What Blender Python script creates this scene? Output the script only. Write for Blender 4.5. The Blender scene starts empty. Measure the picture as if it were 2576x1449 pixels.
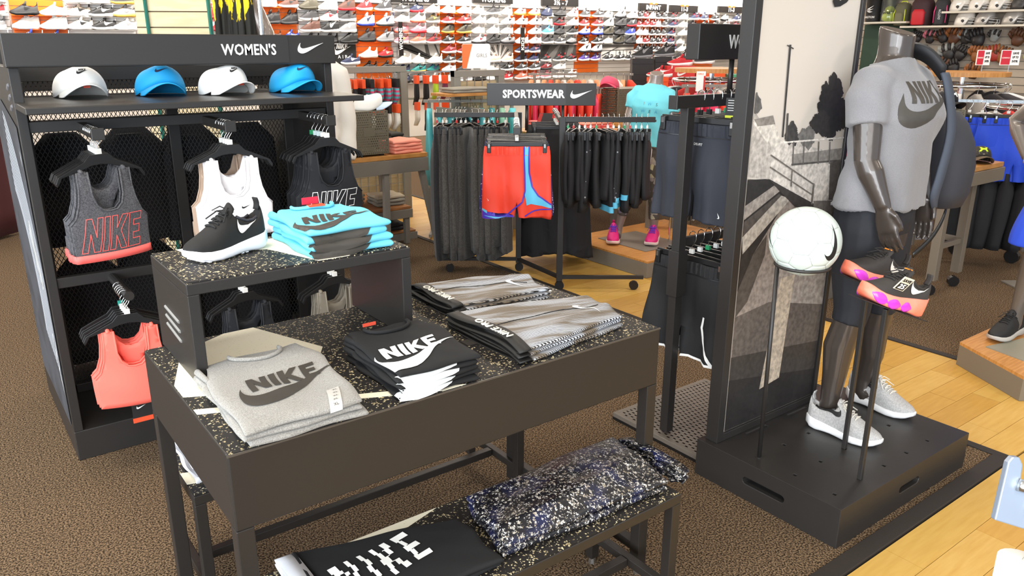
import bpy, bmesh, math, random
from math import sin, cos, pi, sqrt, radians
from mathutils import Vector, Matrix
R = random.Random(7)
D = bpy.data
SC = bpy.context.scene
COL = SC.collection
# ------------------------------------------------------------------ camera, world, lights, exposure
CAM_YAW, CAM_PITCH, CAM_ROLL, CAM_H = 0.641639, 0.303588, 0.002079, 1.55
cam = D.objects.new('camera', D.cameras.new('camera'))
COL.objects.link(cam)
cam.data.sensor_width = 36.0
cam.data.lens = 36.0 * 1968.735 / 2576.0
cam.data.clip_start = 0.05
fw = Vector((sin(CAM_YAW) * cos(CAM_PITCH), cos(CAM_YAW) * cos(CAM_PITCH), -sin(CAM_PITCH)))
rt = Vector((cos(CAM_YAW), -sin(CAM_YAW), 0)); up = rt.cross(fw)
rt, up = rt * cos(CAM_ROLL) + up * sin(CAM_ROLL), up * cos(CAM_ROLL) - rt * sin(CAM_ROLL)
cam.matrix_world = Matrix(((rt.x, up.x, -fw.x, 0), (rt.y, up.y, -fw.y, 0), (rt.z, up.z, -fw.z, CAM_H), (0, 0, 0, 1)))
SC.camera = cam
vs = SC.view_settings
vs.view_transform = 'Standard'; vs.look = 'None'; vs.gamma = 1.0; vs.use_curve_mapping = False
vs.exposure = 0.45
wd = D.worlds.new('daylight'); SC.world = wd; wd.use_nodes = True
bg = wd.node_tree.nodes['Background']
bg.inputs[0].default_value = (0.72, 0.85, 1.0, 1); bg.inputs[1].default_value = 0.9

def area_light(name, loc, rot, sx, sy, watts, col):
    l = D.lights.new(name, 'AREA'); l.shape = 'RECTANGLE'; l.size = sx; l.size_y = sy; l.energy = watts; l.color = col
    o = D.objects.new(name, l); COL.objects.link(o); o.location = loc; o.rotation_euler = rot
    return o
WARM = (1.0, 0.93, 0.82)
for ix in range(4):
    for iy in range(4):
        area_light('ceiling_lamp', (0.0 + ix * 3.6, -1.2 + iy * 3.3, 3.33), (0, 0, 0), 0.6, 1.2, 33, WARM)
# the lit valance above the shoe wall and the storefront windows
for k in range(5):
    area_light('valance_lamp', (1.6 + k * 3.2, 11.2, 2.95), (radians(48), 0, 0), 3.0, 0.2, 82, (1.0, 0.95, 0.88))
area_light('window_daylight', (-4.6, 1.2, 1.9), (0, radians(-90), 0), 2.6, 8.0, 380, (0.78, 0.89, 1.0))
o_ = area_light('window_daylight', (-3.4, -3.6, 1.9), (0, 0, 0), 4.5, 2.6, 320, (0.86, 0.93, 1.0))
o_.rotation_euler = Vector((.72, .69, -.08)).to_track_quat('-Z', 'Y').to_euler()

# ------------------------------------------------------------------ materials
def lin(h):
    h = h.lstrip('#'); v = [int(h[i:i + 2], 16) / 255 for i in (0, 2, 4)]
    return tuple(c / 12.92 if c <= 0.04045 else ((c + 0.055) / 1.055) ** 2.4 for c in v) + (1.0,)
MC = {}
def mat(name, col, rough=0.6, metal=0.0, bump=0.0, bscale=300.0, col2=None, vscale=30.0, vlo=0.4, vhi=0.6,
        spec=0.5, coat=0.0, sheen=0.0, emit=None, es=0.0, alpha=None, trans=0.0, stretch=None, bdist=0.002):
    if name in MC: return MC[name]
    m = D.materials.new(name); m.use_nodes = True; MC[name] = m
    nt = m.node_tree; N = nt.nodes; L = nt.links; p = N['Principled BSDF']
    c = lin(col)
    p.inputs['Base Color'].default_value = c
    p.inputs['Roughness'].default_value = rough; p.inputs['Metallic'].default_value = metal
    p.inputs['Specular IOR Level'].default_value = spec
    p.inputs['Coat Weight'].default_value = coat
    p.inputs['Sheen Weight'].default_value = sheen
    if trans: p.inputs['Transmission Weight'].default_value = trans
    if emit: p.inputs['Emission Color'].default_value = lin(emit); p.inputs['Emission Strength'].default_value = es
    if alpha is not None: p.inputs['Alpha'].default_value = alpha
    if col2 or bump:
        tc = N.new('ShaderNodeTexCoord'); src = tc.outputs['Object']
        if stretch:
            mp = N.new('ShaderNodeMapping'); mp.inputs['Scale'].default_value = stretch
            L.new(src, mp.inputs['Vector']); src = mp.outputs['Vector']
    if col2:
        nz = N.new('ShaderNodeTexNoise'); nz.inputs['Scale'].default_value = vscale; nz.inputs['Detail'].default_value = 4
        L.new(src, nz.inputs['Vector'])
        mr = N.new('ShaderNodeMapRange'); mr.inputs['From Min'].default_value = vlo; mr.inputs['From Max'].default_value = vhi
        L.new(nz.outputs['Fac'], mr.inputs['Value'])
        mx = N.new('ShaderNodeMix'); mx.data_type = 'RGBA'
        mx.inputs['A'].default_value = c; mx.inputs['B'].default_value = lin(col2)
        L.new(mr.outputs['Result'], mx.inputs['Factor']); L.new(mx.outputs['Result'], p.inputs['Base Color'])
    if bump:
        nb = N.new('ShaderNodeTexNoise'); nb.inputs['Scale'].default_value = bscale; nb.inputs['Detail'].default_value = 3
        L.new(src, nb.inputs['Vector'])
        b = N.new('ShaderNodeBump'); b.inputs['Strength'].default_value = bump; b.inputs['Distance'].default_value = bdist
        L.new(nb.outputs['Fac'], b.inputs['Height']); L.new(b.outputs['Normal'], p.inputs['Normal'])
    return m

def flecked(name, base, fleck, scale, thresh, size, rough=0.7, base2=None, stretch=(1, 1, 1), fleck2=None, warp=0.0):
    m = D.materials.new(name); m.use_nodes = True
    nt = m.node_tree; N = nt.nodes; L = nt.links; p = N['Principled BSDF']; p.inputs['Roughness'].default_value = rough
    tc = N.new('ShaderNodeTexCoord'); mp = N.new('ShaderNodeMapping'); mp.inputs['Scale'].default_value = stretch
    nz0 = N.new('ShaderNodeTexNoise'); nz0.inputs['Scale'].default_value = scale * 1.3
    L.new(tc.outputs['Object'], nz0.inputs['Vector'])
    va = N.new('ShaderNodeVectorMath'); va.operation = 'MULTIPLY_ADD'
    L.new(nz0.outputs['Color'], va.inputs[0]); va.inputs[1].default_value = (warp, warp, warp); L.new(tc.outputs['Object'], va.inputs[2])
    L.new(va.outputs['Vector'], mp.inputs['Vector'])
    vo = N.new('ShaderNodeTexVoronoi'); vo.inputs['Scale'].default_value = scale
    L.new(mp.outputs['Vector'], vo.inputs['Vector'])
    sp = N.new('ShaderNodeSeparateColor'); L.new(vo.outputs['Color'], sp.inputs['Color'])
    g1 = N.new('ShaderNodeMath'); g1.operation = 'GREATER_THAN'; g1.inputs[1].default_value = thresh
    L.new(sp.outputs['Red'], g1.inputs[0])
    sz = N.new('ShaderNodeMath'); sz.operation = 'MULTIPLY'; sz.inputs[1].default_value = size
    L.new(sp.outputs['Green'], sz.inputs[0])
    l1 = N.new('ShaderNodeMath'); l1.operation = 'LESS_THAN'
    L.new(vo.outputs['Distance'], l1.inputs[0]); L.new(sz.outputs['Value'], l1.inputs[1])
    mu = N.new('ShaderNodeMath'); mu.operation = 'MULTIPLY'
    L.new(g1.outputs['Value'], mu.inputs[0]); L.new(l1.outputs['Value'], mu.inputs[1])
    mx = N.new('ShaderNodeMix'); mx.data_type = 'RGBA'
    mx.inputs['A'].default_value = lin(base); mx.inputs['B'].default_value = lin(fleck)
    if fleck2:
        mf = N.new('ShaderNodeMix'); mf.data_type = 'RGBA'
        mf.inputs['A'].default_value = lin(fleck); mf.inputs['B'].default_value = lin(fleck2)
        L.new(sp.outputs['Blue'], mf.inputs['Factor']); L.new(mf.outputs['Result'], mx.inputs['B'])
    if base2:
        nz = N.new('ShaderNodeTexNoise'); nz.inputs['Scale'].default_value = 14; nz.inputs['Detail'].default_value = 3
        mr = N.new('ShaderNodeMapRange'); mr.inputs['From Min'].default_value = .5; mr.inputs['From Max'].default_value = .68
        L.new(tc.outputs['Object'], nz.inputs['Vector']); L.new(nz.outputs['Fac'], mr.inputs['Value'])
        mb = N.new('ShaderNodeMix'); mb.data_type = 'RGBA'
        mb.inputs['A'].default_value = lin(base); mb.inputs['B'].default_value = lin(base2)
        L.new(mr.outputs['Result'], mb.inputs['Factor']); L.new(mb.outputs['Result'], mx.inputs['A'])
    L.new(mu.outputs['Value'], mx.inputs['Factor']); L.new(mx.outputs['Result'], p.inputs['Base Color'])
    return m

def striped(name, c1, c2, scale, axis='X', distort=2.0, rough=.7, c3=None, dscale=1.0, rot=0.0, big=None):
    m = D.materials.new(name); m.use_nodes = True
    nt = m.node_tree; N = nt.nodes; L = nt.links; p = N['Principled BSDF']; p.inputs['Roughness'].default_value = rough
    tc = N.new('ShaderNodeTexCoord'); mp = N.new('ShaderNodeMapping'); mp.inputs['Rotation'].default_value = (0, 0, rot)
    L.new(tc.outputs['Object'], mp.inputs['Vector'])
    w = N.new('ShaderNodeTexWave'); w.bands_direction = axis; w.inputs['Scale'].default_value = scale
    w.inputs['Distortion'].default_value = distort; w.inputs['Detail'].default_value = 1.0; w.inputs['Detail Scale'].default_value = dscale
    L.new(mp.outputs['Vector'], w.inputs['Vector'])
    mr = N.new('ShaderNodeMapRange'); mr.inputs['From Min'].default_value = .40; mr.inputs['From Max'].default_value = .60
    L.new(w.outputs['Fac'], mr.inputs['Value'])
    mx = N.new('ShaderNodeMix'); mx.data_type = 'RGBA'
    mx.inputs['A'].default_value = lin(c1); mx.inputs['B'].default_value = lin(c2)
    if c3:
        mq = N.new('ShaderNodeMapping'); mq.inputs['Scale'].default_value = (.22, 1.3, 1); L.new(mp.outputs['Vector'], mq.inputs['Vector'])
        nz = N.new('ShaderNodeTexNoise'); nz.inputs['Scale'].default_value = 26; L.new(mq.outputs['Vector'], nz.inputs['Vector'])
        r2 = N.new('ShaderNodeMapRange'); r2.inputs['From Min'].default_value = .42; r2.inputs['From Max'].default_value = .6
        L.new(nz.outputs['Fac'], r2.inputs['Value'])
        m2 = N.new('ShaderNodeMix'); m2.data_type = 'RGBA'; m2.inputs['A'].default_value = lin(c2); m2.inputs['B'].default_value = lin(c3)
        L.new(r2.outputs['Result'], m2.inputs['Factor']); L.new(m2.outputs['Result'], mx.inputs['B'])
    L.new(mr.outputs['Result'], mx.inputs['Factor']); L.new(mx.outputs['Result'], p.inputs['Base Color'])
    return m

FIX = mat('black_powdercoat', '#2a2725', .40, bump=.12, bscale=900)       # the store fixtures
FIXG = mat('warm_grey_metal', '#7d766c', .45, bump=.1, bscale=700)
CHROME = mat('chrome', '#d8d8d6', .16, 1.0)
PLBLK = mat('black_plastic', '#1b1a1a', .35)
WHITE = mat('white_print', '#f4f2ee', .55)
BLACK = mat('black_print', '#1c1a19', .6)
RUBBER = flecked('speckled_rubber', '#181412', '#eadcb4', 190, .52, .60, .62, fleck2='#a8946a', stretch=(1, 1, 1), warp=.008)
CREAM = mat('cream_print', '#f6ecd2', .65, col2='#c9bc98', vscale=160, vlo=.64, vhi=.75)
WOODTOP = mat('blond_wood', '#c98f4e', .45, col2='#b67c3d', vscale=9, stretch=(1, 12, 1))
CLEAR = mat('clear_acrylic', '#f2f6f6', .08, trans=.95, spec=.5)

# ------------------------------------------------------------------ mesh helpers
class MB:
    def __init__(s): s.v = []; s.f = []; s.m = []
    def add(s, vs, fs, mi=0):
        o = len(s.v); s.v += [tuple(v) for v in vs]
        for f in fs: s.f.append([i + o for i in f]); s.m.append(mi)
    def box(s, x0, y0, z0, x1, y1, z1, mi=0, M=None):
        c = [Vector(p) for p in ((x0, y0, z0), (x1, y0, z0), (x1, y1, z0), (x0, y1, z0), (x0, y0, z1), (x1, y0, z1), (x1, y1, z1), (x0, y1, z1))]
        if M: c = [M @ p for p in c]
        s.add(c, [(3, 2, 1, 0), (4, 5, 6, 7), (0, 1, 5, 4), (1, 2, 6, 5), (2, 3, 7, 6), (3, 0, 4, 7)], mi)
        return s
    def tube(s, pts, r, n=8, mi=0, closed=False, cap=True):
        pts = [Vector(p) for p in pts]; N = len(pts); rs = r if isinstance(r, (list, tuple)) else [r] * N
        rings = []; prev = None
        for i, p in enumerate(pts):
            a = pts[(i - 1) % N] if (closed or i > 0) else p
            b = pts[(i + 1) % N] if (closed or i < N - 1) else p
            t = (b - a).normalized()
            if prev is None:
                h = Vector((0, 0, 1)) if abs(t.z) < .9 else Vector((1, 0, 0))
                u = t.cross(h).normalized()
            else:
                u = (prev - t * prev.dot(t)).normalized()
            prev = u; w = t.cross(u)
            rings.append([p + (u * cos(2 * pi * k / n + pi / n) + w * sin(2 * pi * k / n + pi / n)) * rs[i] for k in range(n)])
        s.loft(rings, mi, cap, closed)
        return s
    def loft(s, rings, mi=0, cap=True, loop=False, open_=False):
        n = len(rings[0]); o = len(s.v); fs = []
        K = len(rings)
        for i in range(K if loop else K - 1):
            j = (i + 1) % K
            for k in range(n - 1 if open_ else n):
                l = (k + 1) % n
                fs.append((i * n + k, i * n + l, j * n + l, j * n + k))
        if cap and not loop and not open_:
            fs.append(tuple(range(n - 1, -1, -1))); fs.append(tuple((K - 1) * n + k for k in range(n)))
        s.add([p for r in rings for p in r], fs, mi)
        return s
    def prism(s, poly, z0, z1, mi=0, M=None):
        n = len(poly); vs = [Vector((p[0], p[1], z0)) for p in poly] + [Vector((p[0], p[1], z1)) for p in poly]
        if M: vs = [M @ p for p in vs]
        s.add(vs, [tuple(range(n - 1, -1, -1)), tuple(range(n, 2 * n))] + [(i, (i + 1) % n, n + (i + 1) % n, n + i) for i in range(n)], mi)
        return s
    def grid(s, fn, nu, nv, mi=0, wrap=False):
        vs = [fn(i / nu, j / nv) for j in range(nv + 1) for i in range(nu + (0 if wrap else 1))]
        w = nu if wrap else nu + 1
        s.add(vs, [(j * w + i, j * w + (i + 1) % w, (j + 1) * w + (i + 1) % w, (j + 1) * w + i) for j in range(nv) for i in range(nu)], mi)
        return s
    def build(s, name, mats, parent=None, smooth=False, bevel=0, solid=0, sub=0, fix=False, loc=None, rz=None):
        me = D.meshes.new(name); me.from_pydata(s.v, [], s.f)
        ml = mats if isinstance(mats, (list, tuple)) else [mats]
        for m in ml: me.materials.append(m)
        if len(ml) > 1: me.polygons.foreach_set('material_index', s.m)
        if fix:
            b = bmesh.new(); b.from_mesh(me); bmesh.ops.remove_doubles(b, verts=b.verts, dist=1e-6)
            bmesh.ops.recalc_face_normals(b, faces=b.faces); b.to_mesh(me); b.free()
        if smooth: me.shade_smooth()
        return link(name, me, parent, bevel, solid, sub, loc, rz)

def link(name, me, parent=None, bevel=0, solid=0, sub=0, loc=None, rz=None):
    o = D.objects.new(name, me); COL.objects.link(o)
    if parent:
        o.parent = parent
        if parent.name in WP: o.matrix_parent_inverse = WP[parent.name]
    if loc is not None: o.location = loc
    if rz is not None: o.rotation_euler[2] = rz
    if solid: q = o.modifiers.new('s', 'SOLIDIFY'); q.thickness = solid; q.offset = 0
    if bevel: q = o.modifiers.new('b', 'BEVEL'); q.width = bevel; q.segments = 2; q.limit_method = 'ANGLE'
    if sub: q = o.modifiers.new('u', 'SUBSURF'); q.levels = sub; q.render_levels = sub
    return o
def tag(o, label, cat, group=None, kind=None):
    o['label'] = label; o['category'] = cat
    if group: o['group'] = group
    if kind: o['kind'] = kind
    return o
def thing(name, label, cat, loc=(0, 0, 0), rz=0, group=None):
    o = D.objects.new(name, None); COL.objects.link(o); o.location = loc; o.rotation_euler = (0, 0, rz); o.empty_display_size = .05
    return tag(o, label, cat, group)
WP = {}
def wthing(name, label, cat, loc, group=None):     # its parts are given in room coordinates
    o = thing(name, label, cat, loc, 0, group); WP[o.name] = Matrix.Translation(-Vector(loc)); return o
def struct(o, label=None):
    o['kind'] = 'structure'
    if label: o['label'] = label
    return o
def copy_thing(src, label, loc=None, rz=None, group=None):
    c = src.copy(); COL.objects.link(c)
    for ch in src.children:
        k = ch.copy(); COL.objects.link(k); k.parent = c
        for g in ch.children:
            q = g.copy(); COL.objects.link(q); q.parent = k
    c['label'] = label
    if loc is not None: c.location = loc
    if rz is not None: c.rotation_euler[2] = rz
    if group: c['group'] = group
    return c
def bmo(bm, name, mats, parent=None, smooth=False, **k):
    me = D.meshes.new(name); bm.to_mesh(me); bm.free()
    for m in (mats if isinstance(mats, (list, tuple)) else [mats]): me.materials.append(m)
    if smooth: me.shade_smooth()
    return link(name, me, parent, **k)
def bb(x0, y0, z0, x1, y1, z1, name, m, parent=None, bevel=.002):
    return MB().box(x0, y0, z0, x1, y1, z1).build(name, m, parent, bevel=bevel)

# flat shapes cut on a grid and laid on a surface: prints, panels of cloth
def flat_bm(polys, step=.02):
    bm = bmesh.new()
    for p in polys:
        vs = [bm.verts.new((q[0], q[1], 0)) for q in p]
        try: bm.faces.new(vs)
        except ValueError: pass
    bmesh.ops.triangulate(bm, faces=bm.faces[:])
    cut_bm(bm, step)
    return bm
def cut_bm(bm, step):
    if not step: return
    for ax in (0, 1):
        lo = min(v.co[ax] for v in bm.verts); hi = max(v.co[ax] for v in bm.verts)
        k = math.floor(lo / step) + 1
        while k * step < hi:
            co = [0, 0, 0]; no = [0, 0, 0]; co[ax] = k * step; no[ax] = 1
            bmesh.ops.bisect_plane(bm, geom=bm.verts[:] + bm.edges[:] + bm.faces[:], dist=1e-5, plane_co=co, plane_no=no)
            k += 1
def decal(name, polys, fmap, m, parent=None, step=.02, smooth=True, **k):
    bm = flat_bm(polys, step) if isinstance(polys, list) else polys
    for v in bm.verts: v.co = fmap(v.co.x, v.co.y)
    bmesh.ops.recalc_face_normals(bm, faces=bm.faces)
    return bmo(bm, name, m, parent, smooth, **k)
def bez(pts, n=10):                       # closed outline from cubic pieces
    out = []
    for a, b, c, d in pts:
        for i in range(n):
            t = i / n; u = 1 - t
            out.append((u**3 * a[0] + 3 * u * u * t * b[0] + 3 * u * t * t * c[0] + t**3 * d[0], u**3 * a[1] + 3 * u * u * t * b[1] + 3 * u * t * t * c[1] + t**3 * d[1]))
    return out
SWOOSH = bez([((1, .36), (.62, .21), (.40, .03), (.20, -.008)), ((.20, -.008), (.06, -.03), (-.03, .06), (.01, .17)), ((.01, .17), (.03, .24), (.07, .30), (.115, .355)),
              ((.115, .355), (.075, .26), (.075, .165), (.205, .163)), ((.205, .163), (.31, .16), (.60, .25), (1, .36))], 8)
NIKE_L = {'N': ([(0, 0), (0, 1), (.30, 1), (.60, .45), (.60, 1), (.88, 1), (.88, 0), (.58, 0), (.28, .55), (.28, 0)], 1.0),
          'I': ([(0, 0), (0, 1), (.29, 1), (.29, 0)], .40),
          'K': ([(0, 0), (0, 1), (.29, 1), (.29, .63), (.58, 1), (.92, 1), (.53, .54), (.94, 0), (.60, 0), (.29, .41), (.29, 0)], 1.02),
          'E': ([(0, 0), (0, 1), (.74, 1), (.74, .78), (.29, .78), (.29, .62), (.68, .62), (.68, .40), (.29, .40), (.29, .22), (.76, .22), (.76, 0)], .8)}
def nike_letters(w, h, shear=.22):
    tot = 3.18; out = []; x = 0
    for ch in 'NIKE':
        p, a = NIKE_L[ch]
        out.append([((x + q[0]) / tot * w + shear * q[1] * h, q[1] * h) for q in p]); x += a
    return out
def xf(polys, dx, dy, s=1.0, rot=0.0):
    c, q = cos(rot), sin(rot)
    return [[(dx + s * (c * p[0] - q * p[1]), dy + s * (q * p[0] + c * p[1])) for p in P] for P in polys]
def futura(w):                            # the letters over the tick, centred, total width w
    L = [[(x * w - w * .5, y * w - w * .28) for x, y in P] for P in xf(nike_letters(.62, .26, .2), .16, .285)]
    S = [[(x * w - w * .5, y * w * 1.16 - w * .28) for x, y in SWOOSH]]
    return L, S
def outline(polys, wd):
    out = []
    for P in polys:
        for i in range(len(P)):
            a = Vector((*P[i], 0)); b = Vector((*P[(i + 1) % len(P)], 0)); d = b - a
            if d.length < 1e-6: continue
            d.normalize(); n = Vector((-d.y, d.x, 0)) * wd / 2; e = d * wd / 2
            out.append([tuple((a - e + n)[:2]), tuple((a - e - n)[:2]), tuple((b + e - n)[:2]), tuple((b + e + n)[:2])])
    return out
def text_mesh(s, size, bold=0.0, ext=0.0, shear=0.0, width=None, align='CENTER', res=2):
    cu = D.curves.new('t', 'FONT'); cu.body = s; cu.size = size; cu.offset = bold; cu.extrude = ext; cu.shear = shear
    cu.space_character = 1.06; cu.align_x = align; cu.align_y = 'CENTER'; cu.resolution_u = res
    o = D.objects.new('t', cu); COL.objects.link(o)
    dg = bpy.context.evaluated_depsgraph_get(); me = D.meshes.new_from_object(o.evaluated_get(dg))
    D.objects.remove(o); D.curves.remove(cu)
    if width:
        xs = [v.co.x for v in me.vertices]; k = width / max(1e-6, max(xs) - min(xs))
        for v in me.vertices: v.co.x *= k
    return me
def text(name, s, size, m, parent, M, bold=0.0, ext=.001, shear=0.0, width=None, align='CENTER', step=None, fmap=None):
    me = text_mesh(s, size, bold, ext, shear, width, align)
    if fmap:
        bm = bmesh.new(); bm.from_mesh(me); D.meshes.remove(me); cut_bm(bm, step)
        for v in bm.verts: v.co = fmap(v.co.x, v.co.y)
        return bmo(bm, name, m, parent)
    me.transform(M); me.name = name; me.materials.clear(); me.materials.append(m)
    return link(name, me, parent)
def MX(loc, xdir, ydir):                  # plane frame: text x along xdir, y along ydir
    x = Vector(xdir).normalized(); y = Vector(ydir).normalized(); z = x.cross(y)
    return Matrix(((x.x, y.x, z.x, loc[0]), (x.y, y.y, z.y, loc[1]), (x.z, y.z, z.z, loc[2]), (0, 0, 0, 1)))
FRONT = lambda x, y, z: MX((x, y, z), (1, 0, 0), (0, 0, 1))       # a face looking towards -y
def flat_on(name, polys, M, m, parent, ext=.0):
    bm = flat_bm(polys, None)
    if ext:
        r = bmesh.ops.extrude_face_region(bm, geom=bm.faces[:]); bmesh.ops.translate(bm, verts=[v for v in r['geom'] if isinstance(v, bmesh.types.BMVert)], vec=(0, 0, ext))
        bmesh.ops.recalc_face_normals(bm, faces=bm.faces)
    bm.transform(M)
    return bmo(bm, name, m, parent)
def hnoise(x, y, s=0):
    return (sin(x * 1.7 + s * 1.3) * cos(y * 2.3 - s) + sin(x * 3.1 - y * 2.7 + s * 2.1) * .5 + sin(x * 5.3 + y * 6.1 + s * .7) * .25) / 1.75
def ss(a, b, x):
    t = min(1, max(0, (x - a) / (b - a))); return t * t * (3 - 2 * t)
# ------------------------------------------------------------------ the setting
CARPET = mat('brown_carpet', '#8c745a', .95, bump=1.0, bscale=210, col2='#33281d', vscale=170, vlo=.40, vhi=.58, spec=.1, bdist=.005)
def wood_mat(i, a, b): return mat('plank_%d' % i, a, .42, col2=b, vscale=7, vlo=.35, vhi=.7, stretch=(1, 9, 1), spec=.4)
PLANKS = [wood_mat(0, '#cda453', '#c49948'), wood_mat(1, '#c99b4a', '#be8f40'), wood_mat(2, '#d1a85a', '#c79a4b'), wood_mat(3, '#c49646', '#b98b3b')]
EDGE = mat('rubber_edge', '#2a231d', .7, bump=.3, bscale=200)
floor = struct(MB().box(-5, -5, -.12, 17, 12.2, -.012).build('floor', mat('subfloor', '#3b332b', .9)))
for (x0, y0, x1, y1) in ((-5, 1.07, 3.17, 12), (4.10, 1.07, 17, 12)):
    MB().box(x0, y0, -.012, x1, y1, 0).build('carpet', CARPET, floor)
MB().box(-5, -5, -.012, .6, 1.01, -.001).build('carpet', CARPET, floor)
rp = random.Random(3)
def plank(x0, y0, x1, y1):
    MB().box(x0 + .0009, y0 + .0009, -.012, x1 - .0009, y1 - .0009, -.001 - rp.random() * .0006).build('plank', rp.choice(PLANKS), floor)
y = -.62; r = 0
while y < 1.0:
    y1 = min(y + .125, 1.012); cuts = [.6]; x = .6 + [.45, 1.1, .2, .8][r % 4]
    while x < 5.4: cuts.append(x); x += 1.2
    cuts.append(5.4)
    for a, b in zip(cuts, cuts[1:]): plank(a, y, b, y1)
    y = y1; r += 1
y = 1.012
while y < 9.4:
    y1 = y + .125
    cut = 3.21 + [.35, .62, .18, .5][r % 4]
    plank(3.21, y, cut, y1); plank(cut, y, 4.06, y1)
    y = y1; r += 1
struct(MB().prism([(-5, 1.01), (3.21, 1.01), (3.17, 1.07), (-5, 1.07)], -.012, .006).build('trim_1', EDGE, bevel=.002))
struct(MB().prism([(3.21, 1.01), (3.21, 12), (3.17, 12), (3.17, 1.07)], -.012, .006).build('trim_2', EDGE, bevel=.002))
struct(bb(4.06, 1.01, -.012, 4.10, 12, .006, 'trim_3', EDGE))
WALLW = mat('wall_white', '#f3ede4', .7)
struct(MB().box(-5, -5, 3.4, 17, 12.2, 3.5).build('ceiling', mat('ceiling_white', '#efece6', .8)))
struct(MB().box(-5.1, -5, 0, -5, 12.2, 3.4).build('wall_side', mat('wall_plain', '#d9d4ca', .8)))
struct(MB().box(10.06, -5, 0, 10.2, 6.6, 3.4).build('wall_right', mat('wall_beige', '#a99c8c', .7)))
struct(MB().box(10.2, 6.5, 0, 17, 6.6, 3.4).build('wall_corner', WALLW))
struct(MB().box(16.9, 6.6, 0, 17, 12.2, 3.4).build('wall_end', WALLW))
back = struct(MB().box(-5, 12.03, 0, 17, 12.2, 3.4).build('wall_back', mat('slat_wall_base', '#cfc6ba', .6)))
MB().box(-5, 11.93, 2.155, 16.9, 12.03, 2.75).build('valance', WALLW, back)
BX = [.988 - .25, 1.157, 1.774, 2.597, 3.433, 4.258, 4.888, 5.823, 6.475, 7.37, 7.993, 8.935, 9.541, 10.468, 11.099, 12.019, 12.93, 13.903, 14.589, 15.78]
BK = 'WOWWWOWOWOWOWOWIWOW'
ORANGE = mat('orange_slat', '#ff7a1e', .45); WSLAT = mat('white_slat', '#e9e6e2', .5)
LEDGE = mat('white_ledge', '#f2f0ec', .35); OLEDGE = mat('orange_ledge', '#f46a1c', .35)
rows_n = [2.02, 1.86, 1.695, 1.53, 1.37, 1.21, 1.06, .90]
for i, k in enumerate(BK):
    a, b = BX[i] + .012, BX[i + 1] - .012
    me = None
    for q in range(14):
        z0 = 2.145 - (q + 1) * .082
        if me is None:
            o = MB().box(a, 12.0, 0, b, 12.03, .074).build('slat', ORANGE if k in 'OI' else WSLAT, back); me = o.data
        else: o = link('slat', me, back)
        o.location = (0, 0, z0)

# ------------------------------------------------------------------ shoes
ST = [0, .04, .10, .2, .32, .45, .56, .64, .74, .85, .94, 1.0]
HW = [.010, .025, .036, .045, .048, .045, .041, .039, .038, .038, .034, .020]
SB = [.024, .014, .008, .002, 0, .001, .003, .004, .003, 0, .003, .012]
SM = [.036, .034, .030, .027, .027, .029, .032, .034, .037, .040, .043, .046]
UT = [.042, .050, .057, .066, .082, .104, .118, .114, .096, .093, .108, .118]
UTH = [.044, .052, .062, .074, .092, .118, .150, .162, .158, .158, .164, .166]
def shoe_fn(hi=False, L=.28, thick=1.0, wide=1.0):
    U = UTH if hi else UT
    def at(t, A):
        for i in range(len(ST) - 1):
            if t <= ST[i + 1]:
                f = (t - ST[i]) / (ST[i + 1] - ST[i]); return A[i] * (1 - f) + A[i + 1] * f
        return A[-1]
    def upper(t, th):                     # th 0..pi from the near side over the top
        w = at(t, HW) * wide * .96; s = at(t, SM) * thick - .002; h = at(t, U)
        c = -cos(th); q = sin(th)
        y = w * math.copysign(abs(c) ** .85, c) * (1 - .28 * q * ss(.3, .8, t))
        z = s + (h - s) * q ** .75
        if t > .60 and abs(c) < .62 and t < .995:
            rim = .97 if t < .93 else 1.0
            dep = ss(.62, .50, abs(c)) * ss(.60, .66, t) * (1 - ss(.94, .985, t))
            z = z * (1 - dep) + (s + .018) * dep
        return Vector((t * L, y, z))
    return at, upper
def shoe_parts(hi=False, L=.28, n=12, res=1, thick=1.0, wide=1.0):
    at, up_ = shoe_fn(hi, L, thick, wide)
    T = ST if res <= 1 else [i / (res * 12) for i in range(res * 12 + 1)]
    if res == 0: T = [0, .05, .2, .45, .62, .70, .86, 1.0]
    so = MB(); rings = []
    for t in T:
        w = at(t, HW) * wide * 1.08; b = at(t, SB); s = max(b + .006, at(t, SM) * thick); x = t * L
        e = .004 if t == 0 else (-.004 if t == 1 else 0)
        x -= e
        if res == 0: rings.append([(x, -w * .95, b), (x, -w, s), (x, w, s), (x, w * .95, b)])
        else: rings.append([(x, -w * .86, b), (x, -w * 1.0, b + .006), (x, -w * 1.02, (b + s) / 2), (x, -w * .98, s - .003), (x, -w * .92, s), (x, w * .92, s), (x, w * .98, s - .003), (x, w * 1.02, (b + s) / 2), (x, w, b + .006), (x, w * .86, b)])
    so.loft([[Vector(p) for p in r] for r in rings])
    u = MB(); u.loft([[up_(t, pi * k / n) for k in range(n + 1)] for t in T], open_=True)
    # close toe and heel
    for t in (T[0], T[-1]): u.add([up_(t, pi * k / n) for k in range(n + 1)], [tuple(range(n + 1))])
    return so, u, at, up_
def side_map(up_, off=.0012, near=True):
    def f(a, b):                          # a: position along 0..1, b: angle fraction of the arch
        th = b * pi if near else pi - b * pi
        p = up_(a, th); e = .02
        du = up_(min(1, a + e), th) - up_(max(0, a - e), th); dv = up_(a, th + .05) - up_(a, th - .05)
        n = du.cross(dv).normalized()
        mid = Vector((p.x, 0, .04))
        if n.dot(p - mid) < 0: n = -n
        return p + n * off
    return f
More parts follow.
